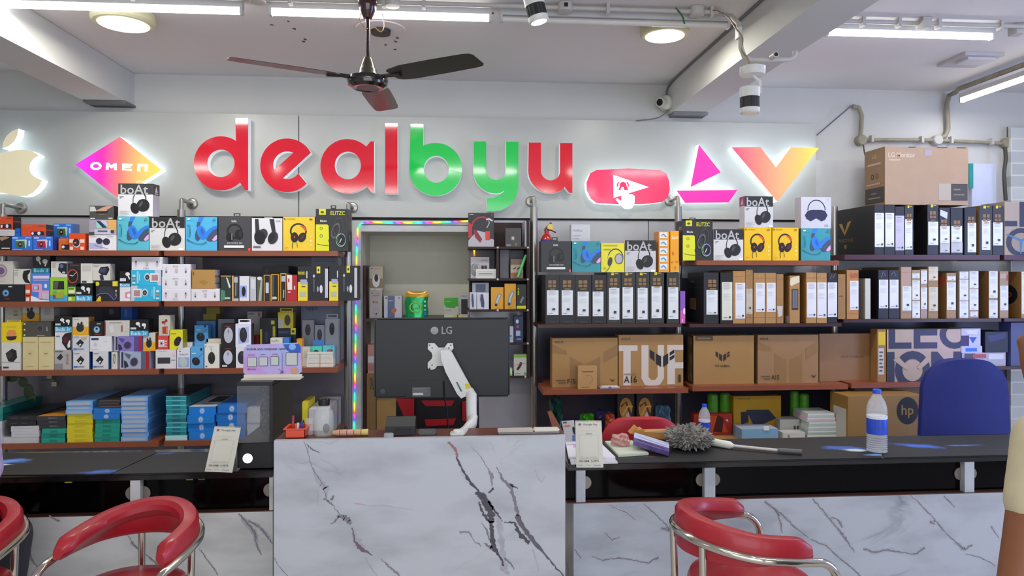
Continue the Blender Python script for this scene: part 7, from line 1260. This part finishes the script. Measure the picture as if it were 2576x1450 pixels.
sq = lambda a_, c_, d_, e_: [('r', a_, c_, d_, e_, '#5a5a5c'), ('r', a_+.008, c_+.015, d_-.008, e_-.015, '#c8ccc8')]
paint(b, fc, [('p', [(.68, .02), (.95, -.02), (.985, .1), (.985, .3), (.8, .3), (.72, .16)], '#2c58c0'), ('e', .84, .1, .06, .1, '#88b4f0'), ('t', 'mobile and computer centre', .06, .12, .76, .23, '#2c2430'), *sq(.07, .42, .23, .73), *sq(.27, .41, .42, .71), *sq(.47, .4, .61, .7), *sq(.73, .28, .93, .7), ('r', .665, .3, .675, .85, '#8a7ab0'), ('r', .08, .78, .12, .83, '#d03838'), ('t', 'YouTube', .13, .78, .22, .83, '#5a4a58'), ('r', .08, .34, .2, .36, '#8a6a98'), ('r', .3, .33, .38, .35, '#8a6a98'), ('r', .5, .32, .6, .34, '#8a6a98'), ('e', .88, .86, .06, .09, '#d8986a'), ('l', [(.6, .8), (.66, .86), (.64, .95)], .012, '#5a4a78'), ('p', [(.64, .9), (.68, .86), (.7, .92), (.67, .95)], '#5a50a0')]); b.obj('printed_board', r)
b = MB(); z0 = pzt+.0005; b.box((WX(612, 2.83), 2.80, z0), (WX(759, 2.83), 2.865, z0+.004), M('#dcd4c4', .4)); b.box((WX(612, 2.83), 2.836, z0+.004), (WX(759, 2.83), 2.8395, WZ(685, 942, yb)), M('#dcd4c4', .4)); b.obj('base_strip', r)
# payment cards
def paycard(quad, Y, label, seed):
    r_ = root('payment_card', W(*quad[3], Y), label, 'sign', 'payment code cards'); v = [W(*q, Y) for q in quad]; b = MB()
    bk = [q+Vector((0, .004, 0)) for q in v]; m = M('#d6d4c6', .3); b.add(v+bk, [(3, 2, 1, 0), (4, 5, 6, 7), (0, 1, 5, 4), (1, 2, 6, 5), (2, 3, 7, 6), (3, 0, 4, 7)], m)
    fc = (v[0], v[1]-v[0], v[3]-v[0], Vector((0, -1, 0)))
    paint(b, fc, [('r', 0, 0, .3, .014, '#3a78d8'), ('r', .3, 0, .5, .014, '#3aa050'), ('r', .5, 0, .78, .014, '#e0b030'), ('r', .78, 0, 1, .014, '#d84838'), ('e', .17, .08, .06, .026, '#e0882c'), ('p', [(.12, .08), (.16, .055), (.2, .07), (.17, .105)], '#2f66c0'), ('t', 'Google Pay', .3, .06, .84, .105, '#6a6c70'), ('r', .2, .21, .8, .215, '#c4c2b4'), ('r', .38, .265, .62, .28, '#a8a69a'),
        ('l', [(.14, .3), (.86, .3), (.86, .76), (.14, .76), (.14, .3)], .004, '#b4b2a6'), ('r', .14, .79, .84, .796, '#a8a69a'), ('t', 'BHIM', .12, .835, .48, .875, '#8a7a58'), ('t', 'UPI', .56, .83, .84, .875, '#7a8068'), ('t', 'Paytm', .06, .935, .24, .955, '#2c4a90'), ('t', 'G Pay', .36, .935, .54, .955, '#6a6c70'), ('t', 'PhonePe', .66, .935, .92, .957, '#5a3c98')])
    b.obj('printed_card', r_)
paycard([(540, 1073), (606, 1075), (584, 1190), (515, 1187)], 2.708, 'cream payment card leaning over beside the computer tower', 1)
paycard([(1447, 1059), (1513, 1059), (1518, 1177), (1450, 1177)], 2.708, 'cream payment card standing upright at the end of the long counter', 2)
for q in ([(540, 1073), (606, 1075), (584, 1190), (515, 1187)], ):
    pass
# ---------------------------------------------------------------- chairs
VINYL = M('#a01826', .38, var=.04, scale=4, coat=.15); VDK = M('#7c1420', .4, var=.03); CHR = M('#c4beb2', .14, metal=.95, var=.02)
def tub_chair(px, cd, rot, label, R=.235, seat=.57, zt=.80, drop=.1, span=100):
    cx_, cy_ = C3(px, 0, cd)[:2]
    r = root('tub_chair', (cx_, cy_, 0), label, 'chair', 'red vinyl chairs with chrome tubes'); ca, sa = math.cos(rot), math.sin(rot)
    def L(x, y, z): return Vector((cx_+x*ca-y*sa, cy_+x*sa+y*ca, z))     # local -x is the back, +x the open side
    def at(t, rad, z):
        a = math.radians(span*t); ex_ = max(0, abs(t)-.72)*.25; return L(-rad*math.cos(a)*1.05+ex_, rad*math.sin(a), z)
    n = 40; rings = []
    for i in range(n+1):
        t = -1+2*i/n; top = zt-drop*abs(t)**1.7; h = .125-.06*abs(t)**1.5; e_ = .55 if i in (0, n) else 1
        prof = [(.0, 0), (.026, -.003), (.037, -.016), (.038, -.034), (.026, -.05), (.012, -.062), (.006, -h+.012), (-.004, -h), (-.016, -h+.006), (-.018, -.05), (-.016, -.014), (-.008, -.002)]
        rings.append([at(t, R+dx*-1*(1 if True else 1)*e_+.0, top+dz*e_-(0 if e_ == 1 else .02)) for dx, dz in prof])
    k = len(rings[0]); vs = [v for g in rings for v in g]
    fs = [(i*k+j, i*k+(j+1) % k, (i+1)*k+(j+1) % k, (i+1)*k+j) for i in range(n) for j in range(k)]+[tuple(range(k))[::-1], tuple(n*k+j for j in range(k))]
    b = MB(); b.add(vs, fs, VINYL, True); b.obj('padded_back', r)
    b = MB(); pts = [at(-1+2*i/n, R+.022, zt-.062-drop*abs(-1+2*i/n)**1.7) for i in range(n+1)]
    def leg_pts(s):
        e0 = at(s, R+.022, zt-.062-drop); d = (at(s, R, 0)-at(s*.93, R, 0)).normalized()
        out = []
        for j in range(1, 9):
            a = math.radians(90*j/8); out.append(e0+d*.075*math.sin(a)+Vector((0, 0, -.075*(1-math.cos(a)))))
        out.append(out[-1]+Vector((0, 0, -(out[-1].z-.012)))+d*.02); return out
    b.tube(leg_pts(-1)[::-1]+pts+leg_pts(1), .0125, CHR, 14); b.obj('chrome_frame', r)
    for t in (-.28, .28):
        b = MB(); p_ = at(t, R+.022, zt-.07-drop*abs(t)**1.7); q_ = at(t, R+.0, .012); b.tube([p_, q_], .0115, CHR, 12); b.obj('leg', r)
    b = MB(); prof = [(0, .0), (R*.9, .0), (R*1.0, .012), (R*1.02, .032), (R*.98, .05), (R*.82, .062), (R*.45, .068), (0, .069)]; b.lathe(L(.02, 0, seat-.06), prof, VINYL, 40); b.obj('seat', r)
    b = MB(); b.tube([at(-.97, R+.02, seat-.062), L(.05, 0, seat-.07), at(.97, R+.02, seat-.062)], .01, CHR, 10); b.obj('seat_rail', r)
    return r
tub_chair(330, 2.16, math.radians(-102), 'red vinyl tub chair with its opening towards the viewer, at the slim box shelves', R=.172, zt=.778, drop=.055)
tub_chair(1872, 2.22, math.radians(8), 'red vinyl tub chair turned sideways, chrome rail behind, in front of the laptop side counter', R=.19, zt=.785, drop=.045)
tub_chair(-130, 2.16, math.radians(-90), 'red vinyl tub chair cut off by the picture edge, with a seated person', R=.172, zt=.78, drop=.05)
def swivel_back(px0, px1, py0, Y, col, label, name, trap=0, th=.07, zb=.5, rnd=.3, m=None, extra=None):
    m = m or M(col, .7, var=.06, scale=30); a, c = WX(px0, Y), WX(px1, Y); zt_ = WZ((px0+px1)/2, py0, Y); cx_ = (a+c)/2; w = (c-a)/2
    r = root(name, (cx_, Y+.25, 0), label, 'chair'); b = MB(); n = 14; m_ = 12; H = zt_-zb
    g = []
    for j in range(m_+1):
        v = j/m_; row = []
        for i in range(n+1):
            u = -1+2*i/n; ww = w*(1+trap*(1-v)); 
            q_ = max(0, (v-(1-rnd))/rnd); ww *= (1-q_**3*.3); z = zb+H*v-(abs(u)**3)*H*.06*q_
            row.append((cx_+u*ww, Y+.03*(1-u*u)*-1+.03, z))
        g.append(row)
    vs = [q for row in g for q in row]; k = n+1; bk = [(x, y+th*(1-abs(-1+2*(i % k)/n)**6*.6), z) for i, (x, y, z) in enumerate(vs)]; o = len(vs)
    fs = [(j*k+i, j*k+i+1, (j+1)*k+i+1, (j+1)*k+i) for j in range(m_) for i in range(n)]
    fs += [(o+j*k+i, o+(j+1)*k+i, o+(j+1)*k+i+1, o+j*k+i+1) for j in range(m_) for i in range(n)]
    fs += [(i, o+i, o+i+1, i+1) for i in range(n)]+[(m_*k+i, m_*k+i+1, o+m_*k+i+1, o+m_*k+i) for i in range(n)]
    fs += [(j*k, (j+1)*k, o+(j+1)*k, o+j*k) for j in range(m_)]+[(j*k+n, o+j*k+n, o+(j+1)*k+n, (j+1)*k+n) for j in range(m_)]
    b.add(vs+bk, fs, m, True); b.obj('backrest', r)
    b = MB(); b.rbox((cx_-.23, Y+.08, .42), (cx_+.23, Y+.47, .5), .03, m, 3); b.obj('seat', r)
    b = MB(); b.tube([(cx_, Y+.24, .1), (cx_, Y+.24, .42)], .025, BLK, 14); b.obj('gas_column', r)
    for i in range(5):
        t = i*1.2566+.3; b = MB(); e = Vector((cx_+.25*math.cos(t), Y+.24+.25*math.sin(t), .06)); b.tube([(cx_, Y+.24, .1), e], [.022, .014], BLK, 8); l = b.obj('star_leg', r)
        b = MB(); b.lathe(e+Vector((-.012, 0, -.032)), [(0, 0), (.027, 0), (.027, .024), (0, .024)], BLK, 14, axis=(1, 0, 0)); b.obj('caster', l)
    return r
swivel_back(2335, 2545, 905, 3.42, '#101c6c', 'blue fabric office chair back behind the counter, at the navy lettered carton', 'office_chair', trap=.12)
swivel_back(1518, 1722, 1056, 3.3, '#b01824', 'low red office chair behind the counter clutter', 'office_chair', rnd=.5, zb=.55, m=M('#b41c2c', .5))
gc = swivel_back(997, 1203, 880, 3.3, '#151416', 'black and red racing style chair behind the monitor', 'racing_chair', trap=.05, rnd=.25, m=M('#17161a', .45))
RP = M('#c01420', .4); yg = 3.275
def flat(parent, pts, Y, m, nm, th=.006):
    b = MB(); v = [W(*q, Y) for q in pts]; bk = [q+Vector((0, th, 0)) for q in v]; n = len(v); b.add(v+bk, [tuple(range(n)), tuple(range(n, 2*n))[::-1]]+[(i, (i+1) % n, n+(i+1) % n, n+i) for i in range(n)], m); return b.obj(nm, parent)
flat(gc, [(996, 1004), (1042, 1004), (1042, 1072), (1027, 1072)], yg+.012, RP, 'red_panel'); flat(gc, [(1060, 1009), (1143, 1009), (1136, 1022), (1070, 1022)], yg, RP, 'red_panel'); flat(gc, [(1068, 1057), (1147, 1054), (1140, 1070), (1072, 1073)], yg, RP, 'red_panel'); flat(gc, [(1163, 1012), (1203, 1004), (1178, 1062), (1163, 1058)], yg+.012, RP, 'red_panel')
# ---------------------------------------------------------------- things on the right counter
TM = ZT+.0042
def GP(px, py, z=TM): return G(px, py, z)
def bottle(px, pyb, H, label, label_c='#2c50c8', cap='#2c54d8', base=None, z=TM, Y=None):
    c = GP(px, pyb, z) if Y is None else Vector((WX(px, Y), Y, z)); r = root('water_bottle', c, label, 'bottle', 'plastic water bottles')
    PET = M('#dfe4ea', .03, var=0, alpha=.34, bump=.4, scale=60); R = H*.155; b = MB()
    prof = [(0, 0), (R*.85, 0), (R, .01*H)]
    for i in range(7): prof += [(R, (.03+.035*i)*H), (R*.94, (.047+.035*i)*H)]
    prof += [(R*.97, .3*H), (R*.97, .54*H)]
    for i in range(4): prof += [(R*1.0, (.56+.035*i)*H), (R*.95, (.577+.035*i)*H)]
    prof += [(R*.95, .72*H), (R*.8, .8*H), (R*.5, .88*H), (R*.36, .92*H), (R*.36, .95*H)]
    b.lathe(c, prof, PET, 30); b.obj('bottle_body', r)
    b = MB(); b.lathe(c, [(R*.99, .29*H), (R*.995, .3*H), (R*.995, .53*H), (R*.99, .54*H)], M(label_c, .3, var=.25, scale=25), 30); b.obj('wrap_label', r)
    b = MB(); b.lathe(c, [(R*.992, .53*H), (R*.992, .575*H)], M('#e4e8f0', .4), 30); b.obj('label_top_band', r)
    b = MB(); b.lathe(c, [(0, .93*H), (R*.42, .93*H), (R*.42, .99*H), (R*.36, H), (0, H)], M(cap, .35), 24); b.obj('cap', r)
bottle(2206, 1136, .262, 'big clear water bottle with a blue label and cap, on the counter mat')
bottle(1772, 0, .225, 'smaller clear water bottle with a blue label, by the red box', z=zl4+.0, Y=4.08)
# feather duster
c = GP(1733, 1128)+Vector((0, 0, .049)); r = root('feather_duster', c, 'grey fluffy feather duster with a white handle lying on the mat', 'duster')
random.seed(5); FZ = M('#8a8680', .9, var=.35, scale=25); b = MB()
bm = bmesh.new(); bmesh.ops.create_icosphere(bm, subdivisions=4, radius=1)
for v in bm.verts:
    p_ = v.co.normalized(); n_ = .12*math.sin(9*p_.x+2*p_.y)+.1*math.sin(13*p_.z+4*p_.x)+.1*math.sin(15*p_.y-6*p_.z)+random.uniform(-.05, .05)
    v.co = Vector((p_.x*.085, p_.y*.07, p_.z*.042))*(1+n_*.6)
b.bm(bm, FZ, True, Matrix.Translation(c))
for i in range(900):
    th = random.uniform(0, 6.283); cz_ = random.uniform(-.9, 1); s_ = math.sqrt(1-cz_*cz_); d = Vector((s_*math.cos(th), s_*math.sin(th), cz_))
    p0 = c+Vector((d.x*.08, d.y*.065, d.z*.04)); t1 = Vector((random.uniform(-1, 1), random.uniform(-1, 1), random.uniform(-1, 1)))*.016; ln = random.uniform(.008, .018)
    p1 = p0+Vector((d.x, d.y, d.z*.6))*ln*.6+t1*.5; p2 = p0+Vector((d.x, d.y, d.z*.5))*ln+t1
    for q in (p1, p2): q.z = max(q.z, TM+.002)
    b.tube([p0, p1, p2], [.007, .0055, .002], FZ, 4, caps=False)
b.obj('fluffy_head', r)
h0, h1, h2, h3 = GP(1787, 1122)+Vector((0, 0, .018)), GP(1846, 1131)+Vector((0, 0, .014)), GP(1958, 1141)+Vector((0, 0, .012)), GP(2017, 1145)+Vector((0, 0, .012))
b = MB(); b.tube([h0-(h1-h0)*.3, h0, h0+(h1-h0)*.85, h1], [.012, .017, .016, .007], M('#dcdcd0', .35), 14); b.obj('white_socket', r)
b = MB(); b.tube([h1-(h1-h0)*.05, h2], .0065, M('#c4c0b8', .3), 12); b.obj('rod', r)
b = MB(); b.tube([h2-(h3-h2)*.04, h2+(h3-h2)*.1, h3], [.0075, .0105, .0105], M('#5c5e60', .5), 14); b.obj('grip', r)
# paper, packs
def slabq(quad, z0, th, m, name, label, cat, ops=None, group=None):
    v = [G(px, py, z0+th) for px, py in quad]; d = [Vector((q.x, q.y, z0)) for q in v]; b = MB()
    b.add(v+d, [(3, 2, 1, 0), (0, 1, 5, 4), (1, 2, 6, 5), (2, 3, 7, 6), (3, 0, 4, 7), (4, 5, 6, 7)], m)
    if ops: paint(b, (v[0], v[1]-v[0], v[3]-v[0], Vector((0, 0, 1))), ops)
    return tag(b.obj(name), label, cat, group)
slabq([(1424, 1120), (1510, 1112), (1554, 1163), (1436, 1166)], TM, .006, M('#c8c8d0', .5), 'paper_sheaf', 'lower sheaf of papers under the upright payment card', 'papers', group='sheaves of paper by the payment card')
slabq([(1422, 1108), (1500, 1104), (1548, 1150), (1430, 1150)], TM+.0065, .008, M('#dcdce8', .5), 'paper_sheaf', 'upper sheaf of papers with pink marks', 'papers', [('r', .2, .3, .5, .5, '#d8a8c8'), ('r', .55, .6, .9, .9, '#e0b0d0')], group='sheaves of paper by the payment card')
slabq([(1522, 1110), (1590, 1108), (1632, 1140), (1556, 1145)], TM, .009, M('#c4ccb8', .5), 'notebook', 'pale green notebook on the mat under the crumpled plastic', 'notebook', [('r', .04, .06, .96, .94, '#c8d0c0')])
pl_ = lambda c_, a_: M(c_, .12, var=.2, scale=18, bump=.5, alpha=a_)
blob_bag(1538, 1590, 1094, 1134, GP(1560, 1130).y, '', 'crumpled pinkish clear plastic on the notebook', name='plastic_wrap', cat='plastic', mat=pl_('#e0a8a0', .7), seed=12, th=.03)
def slantslab(A, B, wv, th, m, name, label, cat, ops=None):
    """flat pack from A to B (centre line of near edge), depth vector wv"""
    d = B-A; up_ = d.cross(wv).normalized(); up_ = up_ if up_.z > 0 else -up_
    v = [A+wv+up_*th, B+wv+up_*th, B+up_*th, A+up_*th]; e = [A+wv, B+wv, B, A]; b = MB()
    b.add(v+e, [(3, 2, 1, 0), (4, 5, 6, 7), (2, 3, 7, 6), (0, 1, 5, 4), (1, 2, 6, 5), (3, 0, 4, 7)], m)
    if ops: paint(b, (v[0], v[1]-v[0], v[3]-v[0], up_), ops)
    return tag(b.obj(name), label, cat)
A = GP(1592, 1138); B = GP(1682, 1150); A.z += .03
slantslab(A, B+Vector((0, 0, .003)), Vector((.03, .1, .012)), .018, M('#6a5a98', .2, metal=.2, var=.3, scale=20), 'foil_pack', 'shiny purple and white foil pack under the torn envelope', 'pack', [('r', 0, 0, 1, .6, '#b4bcd8'), ('l', [(.1, .3), (.9, .5)], .06, '#8a90c0'), ('l', [(.1, .7), (.9, .8)], .08, '#5a3c70')])
# torn envelope
b = MB(); ENV = M('#c89048', .7, var=.12); yv = GP(1650, 1112).y
def strip(pts, Y, dy, m): v = [W(a_, c_, Y) for a_, c_ in pts]; b.add(v+[q+Vector((0, dy, 0)) for q in v], [tuple(range(len(v))), tuple(range(len(v), 2*len(v)))[::-1]]+[(i, (i+1) % len(v), len(v)+(i+1) % len(v), len(v)+i) for i in range(len(v))], m)
strip([(1586, 1092), (1602, 1074), (1604, 1084), (1616, 1080), (1625, 1087), (1705, 1085), (1712, 1096), (1700, 1106), (1650, 1104), (1610, 1098)], yv, .05, ENV)
strip([(1618, 1087), (1650, 1084), (1700, 1082), (1706, 1087), (1660, 1090)], yv-.002, .001, M('#e0b888', .6))
o = b.obj('torn_envelope'); tag(o, 'torn brown envelope lying over the foil pack before the red chair', 'envelope')
blob_bag(1698, 1714, 1076, 1096, yv-.01, '', 'small pink and white wrapper on the torn envelope', name='candy_wrapper', cat='wrapper', mat=M('#e0b0c0', .3, var=.2, scale=40), seed=15, th=.012)
r = root('blister_card', W(1430, 1125, 2.95), 'white blister card with blue caps behind the payment card', 'blister card'); v = [W(a_, c_, 2.98) for a_, c_ in ((1412, 1060), (1444, 1058), (1448, 1112), (1424, 1112))]
b = MB(); b.add(v+[q+Vector((0, .002, 0)) for q in v], [(3, 2, 1, 0), (4, 5, 6, 7), (0, 1, 5, 4), (1, 2, 6, 5), (2, 3, 7, 6), (3, 0, 4, 7)], M('#c8c8c8', .4)); paint(b, (v[0], v[1]-v[0], v[3]-v[0], Vector((0, -1, 0))), [('r', .1, .05, .4, .12, '#4a4c50'), ('r', .1, .22, .6, .3, '#d0806a'), ('e', .82, .5, .12, .2, '#1c1c24'), ('e', .7, .78, .14, .08, '#5a78b8'), ('e', .66, .92, .16, .07, '#5a78b8')]); b.obj('printed_card', r)
# short coloured strips under the countertop edge, built for small colour accents
for px, c_, lab in ((164, '#d8c820', 'yellow strip of a pack showing under the counter edge'), (472, '#70c030', 'lime pen clip showing under the counter edge'), (502, '#4a8a50', 'dim green pen end showing under the counter edge')):
    b = MB(); x = WX(px, YC1); b.tube([(x-.012, YC1+.022, ZT-.029), (x+.012, YC1+.022, ZT-.029)], .0035, M(c_, .4), 8); tag(b.obj('marker_pen'), lab, 'pen')
# ---------------------------------------------------------------- people
def figure(J, label, shirt_m, skin_m, hair_m, trouser_m, face, sleeve=.62, sc_=1.0):
    """J: joint dictionary in world space; one continuous skin surface from tapered limbs, clothes as close-fitting shells"""
    r = root('person', J['base'], label, 'person')
    def caps(chains, ells, m, name, voxel=.009, sub=None, cut=None):
        bm = bmesh.new()
        for a_, ra, c_, rb in chains:
            a_, c_ = Vector(a_), Vector(c_); L_ = (c_-a_).length; n = max(2, int(L_/(.5*min(ra, rb)))+1)
            for i in range(n+1):
                t = i/n; bmesh.ops.create_icosphere(bm, subdivisions=2, radius=ra+(rb-ra)*t, matrix=Matrix.Translation(a_.lerp(c_, t)))
        for c_, rr_, rot in ells: bmesh.ops.create_icosphere(bm, subdivisions=3, radius=1, matrix=Matrix.Translation(c_) @ rot.to_matrix().to_4x4() @ Matrix.Diagonal((*rr_, 1)))
        mb = MB(); mb.bm(bm, m, True); o = mb.obj(name, r)
        md = o.modifiers.new('remesh', 'REMESH'); md.mode = 'VOXEL'; md.voxel_size = voxel; md.use_smooth_shade = True
        s = o.modifiers.new('smooth', 'SMOOTH'); s.factor = .6; s.iterations = 8
        return o
    from mathutils import Quaternion
    I = Quaternion(); f = Vector(face).normalized(); rt = f.cross(Vector((0, 0, 1))).normalized(); up_ = Vector((0, 0, 1)); Q = Matrix((rt, f, up_)).transposed().to_quaternion()
    H = Vector(J['head']); P = lambda x, y, z: H+rt*x+f*y+up_*z
    ch = [(J['pelvis'], .115*sc_, J['chest'], .115*sc_), (J['chest'], .105*sc_, J['neck'], .052), (J['neck'], .052, H-up_*.03, .055)]
    el = [(P(0, -.01, .015), (.074, .092, .105), Q), (P(0, .035, -.055), (.05, .05, .05), Q), (P(0, .068, -.083), (.022, .02, .02), Q), (P(0, .09, -.018), (.012, .02, .02), Q), (P(0, .084, -.05), (.024, .012, .009), Q), (P(.076, -.01, 0), (.01, .02, .032), Q), (P(-.076, -.01, 0), (.01, .02, .032), Q)]
    for s in ('L', 'R'):
        ch += [(J['sh'+s], .052, J['el'+s], .04), (J['el'+s], .04, J['wr'+s], .026), (J['hip'+s], .085, J['kn'+s], .056), (J['kn'+s], .054, J['an'+s], .036), (J['an'+s], .036, Vector(J['an'+s])+f*.14+Vector((0, 0, -.035)), .028), (J['chest'], .09*sc_, J['sh'+s], .052*sc_), (J['pelvis'], .1, J['hip'+s], .09)]
        w = Vector(J['wr'+s]); d = (w-Vector(J['el'+s])).normalized(); sd = d.cross(f).normalized(); pm = w+d*.055; ch.append((w, .026, pm, .03))
        for k, (o_, ln) in enumerate(((-.028, .062), (-.01, .072), (.01, .068), (.027, .054))):
            b0 = pm+d*.018+sd*o_; b1 = b0+d*ln*.55+f*.006; b2 = b1+d*ln*.4+f*.018; ch += [(b0, .0098, b1, .009), (b1, .009, b2, .0078)]
        t0 = w+d*.03-sd*.024; t1 = t0+d*.028-sd*.024+f*.01; ch += [(t0, .012, t1, .0105), (t1, .0105, t1+d*.03+f*.006, .009)]
    caps(ch, el, skin_m, 'body')
    g = .016*sc_; c2 = [(J['pelvis'], (.13+g)*sc_, J['chest'], (.125+g)*sc_), (J['chest'], .12+g, Vector(J['neck'])-up_*.045, .075)]
    for s in ('L', 'R'):
        a_ = Vector(J['sh'+s]); e = Vector(J['el'+s]); c2 += [(J['chest'], .1*sc_+g, a_, (.058+g)*sc_), (a_, (.056+g)*sc_, a_.lerp(e, sleeve), (.05+g)*sc_)]
    caps(c2, [], shirt_m, 'shirt', .012)
    c3 = []
    for s in ('L', 'R'): c3 += [(J['pelvis'], .132, J['hip'+s], .1), (J['hip'+s], .1, J['kn'+s], .074), (J['kn'+s], .074, J['an'+s], .058)]
    caps(c3, [], trouser_m, 'trousers', .014)
    caps([], [(P(0, -.022, .035), (.083, .092, .1), Q)], hair_m, 'hair', .01)
    for s in (-1, 1):
        b = MB(); b.ball(P(.029*s, .0705, .012), .0105, M('#e8e4e0', .2, var=0)); b.ball(P(.029*s, .0785, .012), .005, M('#1c120e', .1, var=0)); b.obj('eye', r)
    return r
SK = M('#7c4c30', .5, var=.06); HR = M('#141010', .6)
def off(v, dx=0, dy=0, dz=0): return Vector((v.x+dx, v.y+dy, v.z+dz))
ray = Vector((.664, .748, 0)); fh = Vector((-.748, .664, 0)); fw = (fh+Vector((0, 0, .7))).normalized()
sL = C3(2628, 1108, 1.40); mid = sL+ray*.16-fh*.085; cst = mid+Vector((0, 0, -.06)); H0 = C3(2684, 905, 1.50); nk = mid+Vector((0, 0, .06))+fh*.01
eL = C3(2562, 1480, 1.36); eR = mid+ray*.22-fh*.02+Vector((0, 0, -.30))
J = dict(base=(cst.x, cst.y, 0), head=H0, neck=nk, chest=cst, pelvis=off(cst, 0, 0, -.3), shL=sL, elL=eL, wrL=eL+fh*.05+Vector((0, 0, -.21)), shR=mid+ray*.17, elR=eR, wrR=eR+Vector((0, 0, -.22)), hipL=off(cst, -.05, -.06, -.38), hipR=off(cst, .05, .06, -.38))
for s in 'LR':
    h_ = J['hip'+s]; J['kn'+s] = Vector((h_.x-.01, h_.y, .42)); J['an'+s] = Vector((h_.x+.01, h_.y, .075))
figure(J, 'person in a cream short sleeved shirt, cut by the picture edge, arm hanging down', M('#b8ae90', .85, var=.05, bump=.1, scale=30), SK, HR, M('#2a2c34', .8), fw, sleeve=.44, sc_=.86)
cc_ = C3(-216, 1180, 2.16); bx_ = cc_
pel = Vector((bx_.x, bx_.y+.02, .72)); cst = Vector((bx_.x, bx_.y+.03, .99)); f2 = Vector((.1, 1, 0)).normalized()
J = dict(base=(bx_.x, bx_.y, 0), head=Vector((bx_.x, bx_.y+.06, 1.31)), neck=Vector((bx_.x, bx_.y+.04, 1.17)), chest=cst, pelvis=pel,
         shL=Vector((cst.x-.17, cst.y, 1.05)), elL=Vector((cst.x-.2, cst.y+.06, .80)), wrL=Vector((cst.x-.1, cst.y+.2, .74)), shR=Vector((cst.x+.15, cst.y, 1.05)), elR=Vector((cst.x+.15, cst.y+.06, .80)), wrR=Vector((cst.x+.07, cst.y+.2, .74)),
         hipL=Vector((pel.x-.09, pel.y+.02, .69)), hipR=Vector((pel.x+.09, pel.y+.02, .69)), knL=Vector((pel.x-.1, pel.y+.28, .6)), knR=Vector((pel.x+.1, pel.y+.28, .6)), anL=Vector((pel.x-.1, pel.y+.17, .08)), anR=Vector((pel.x+.1, pel.y+.17, .08)))
figure(J, 'seated person in a lilac patterned shirt, barely in view at the picture edge', M('#b8a8d0', .8, var=.25, scale=40), SK, HR, M('#30303a', .8), f2)
l = bpy.data.lights.new('violet_fill', 'POINT'); l.energy = 1.3; l.color = (.32, .22, 1); l.shadow_soft_size = .12; o = bpy.data.objects.new('violet_fill', l); COL.objects.link(o); o.location = W(2500, 880, 3.9)  # added violet point light to tint the shelf undersides, no fixture modelled
# tidy the helper properties
for o in bpy.data.objects:
    for k in ('_o', '_top', '_x'):
        if k in o: del o[k]
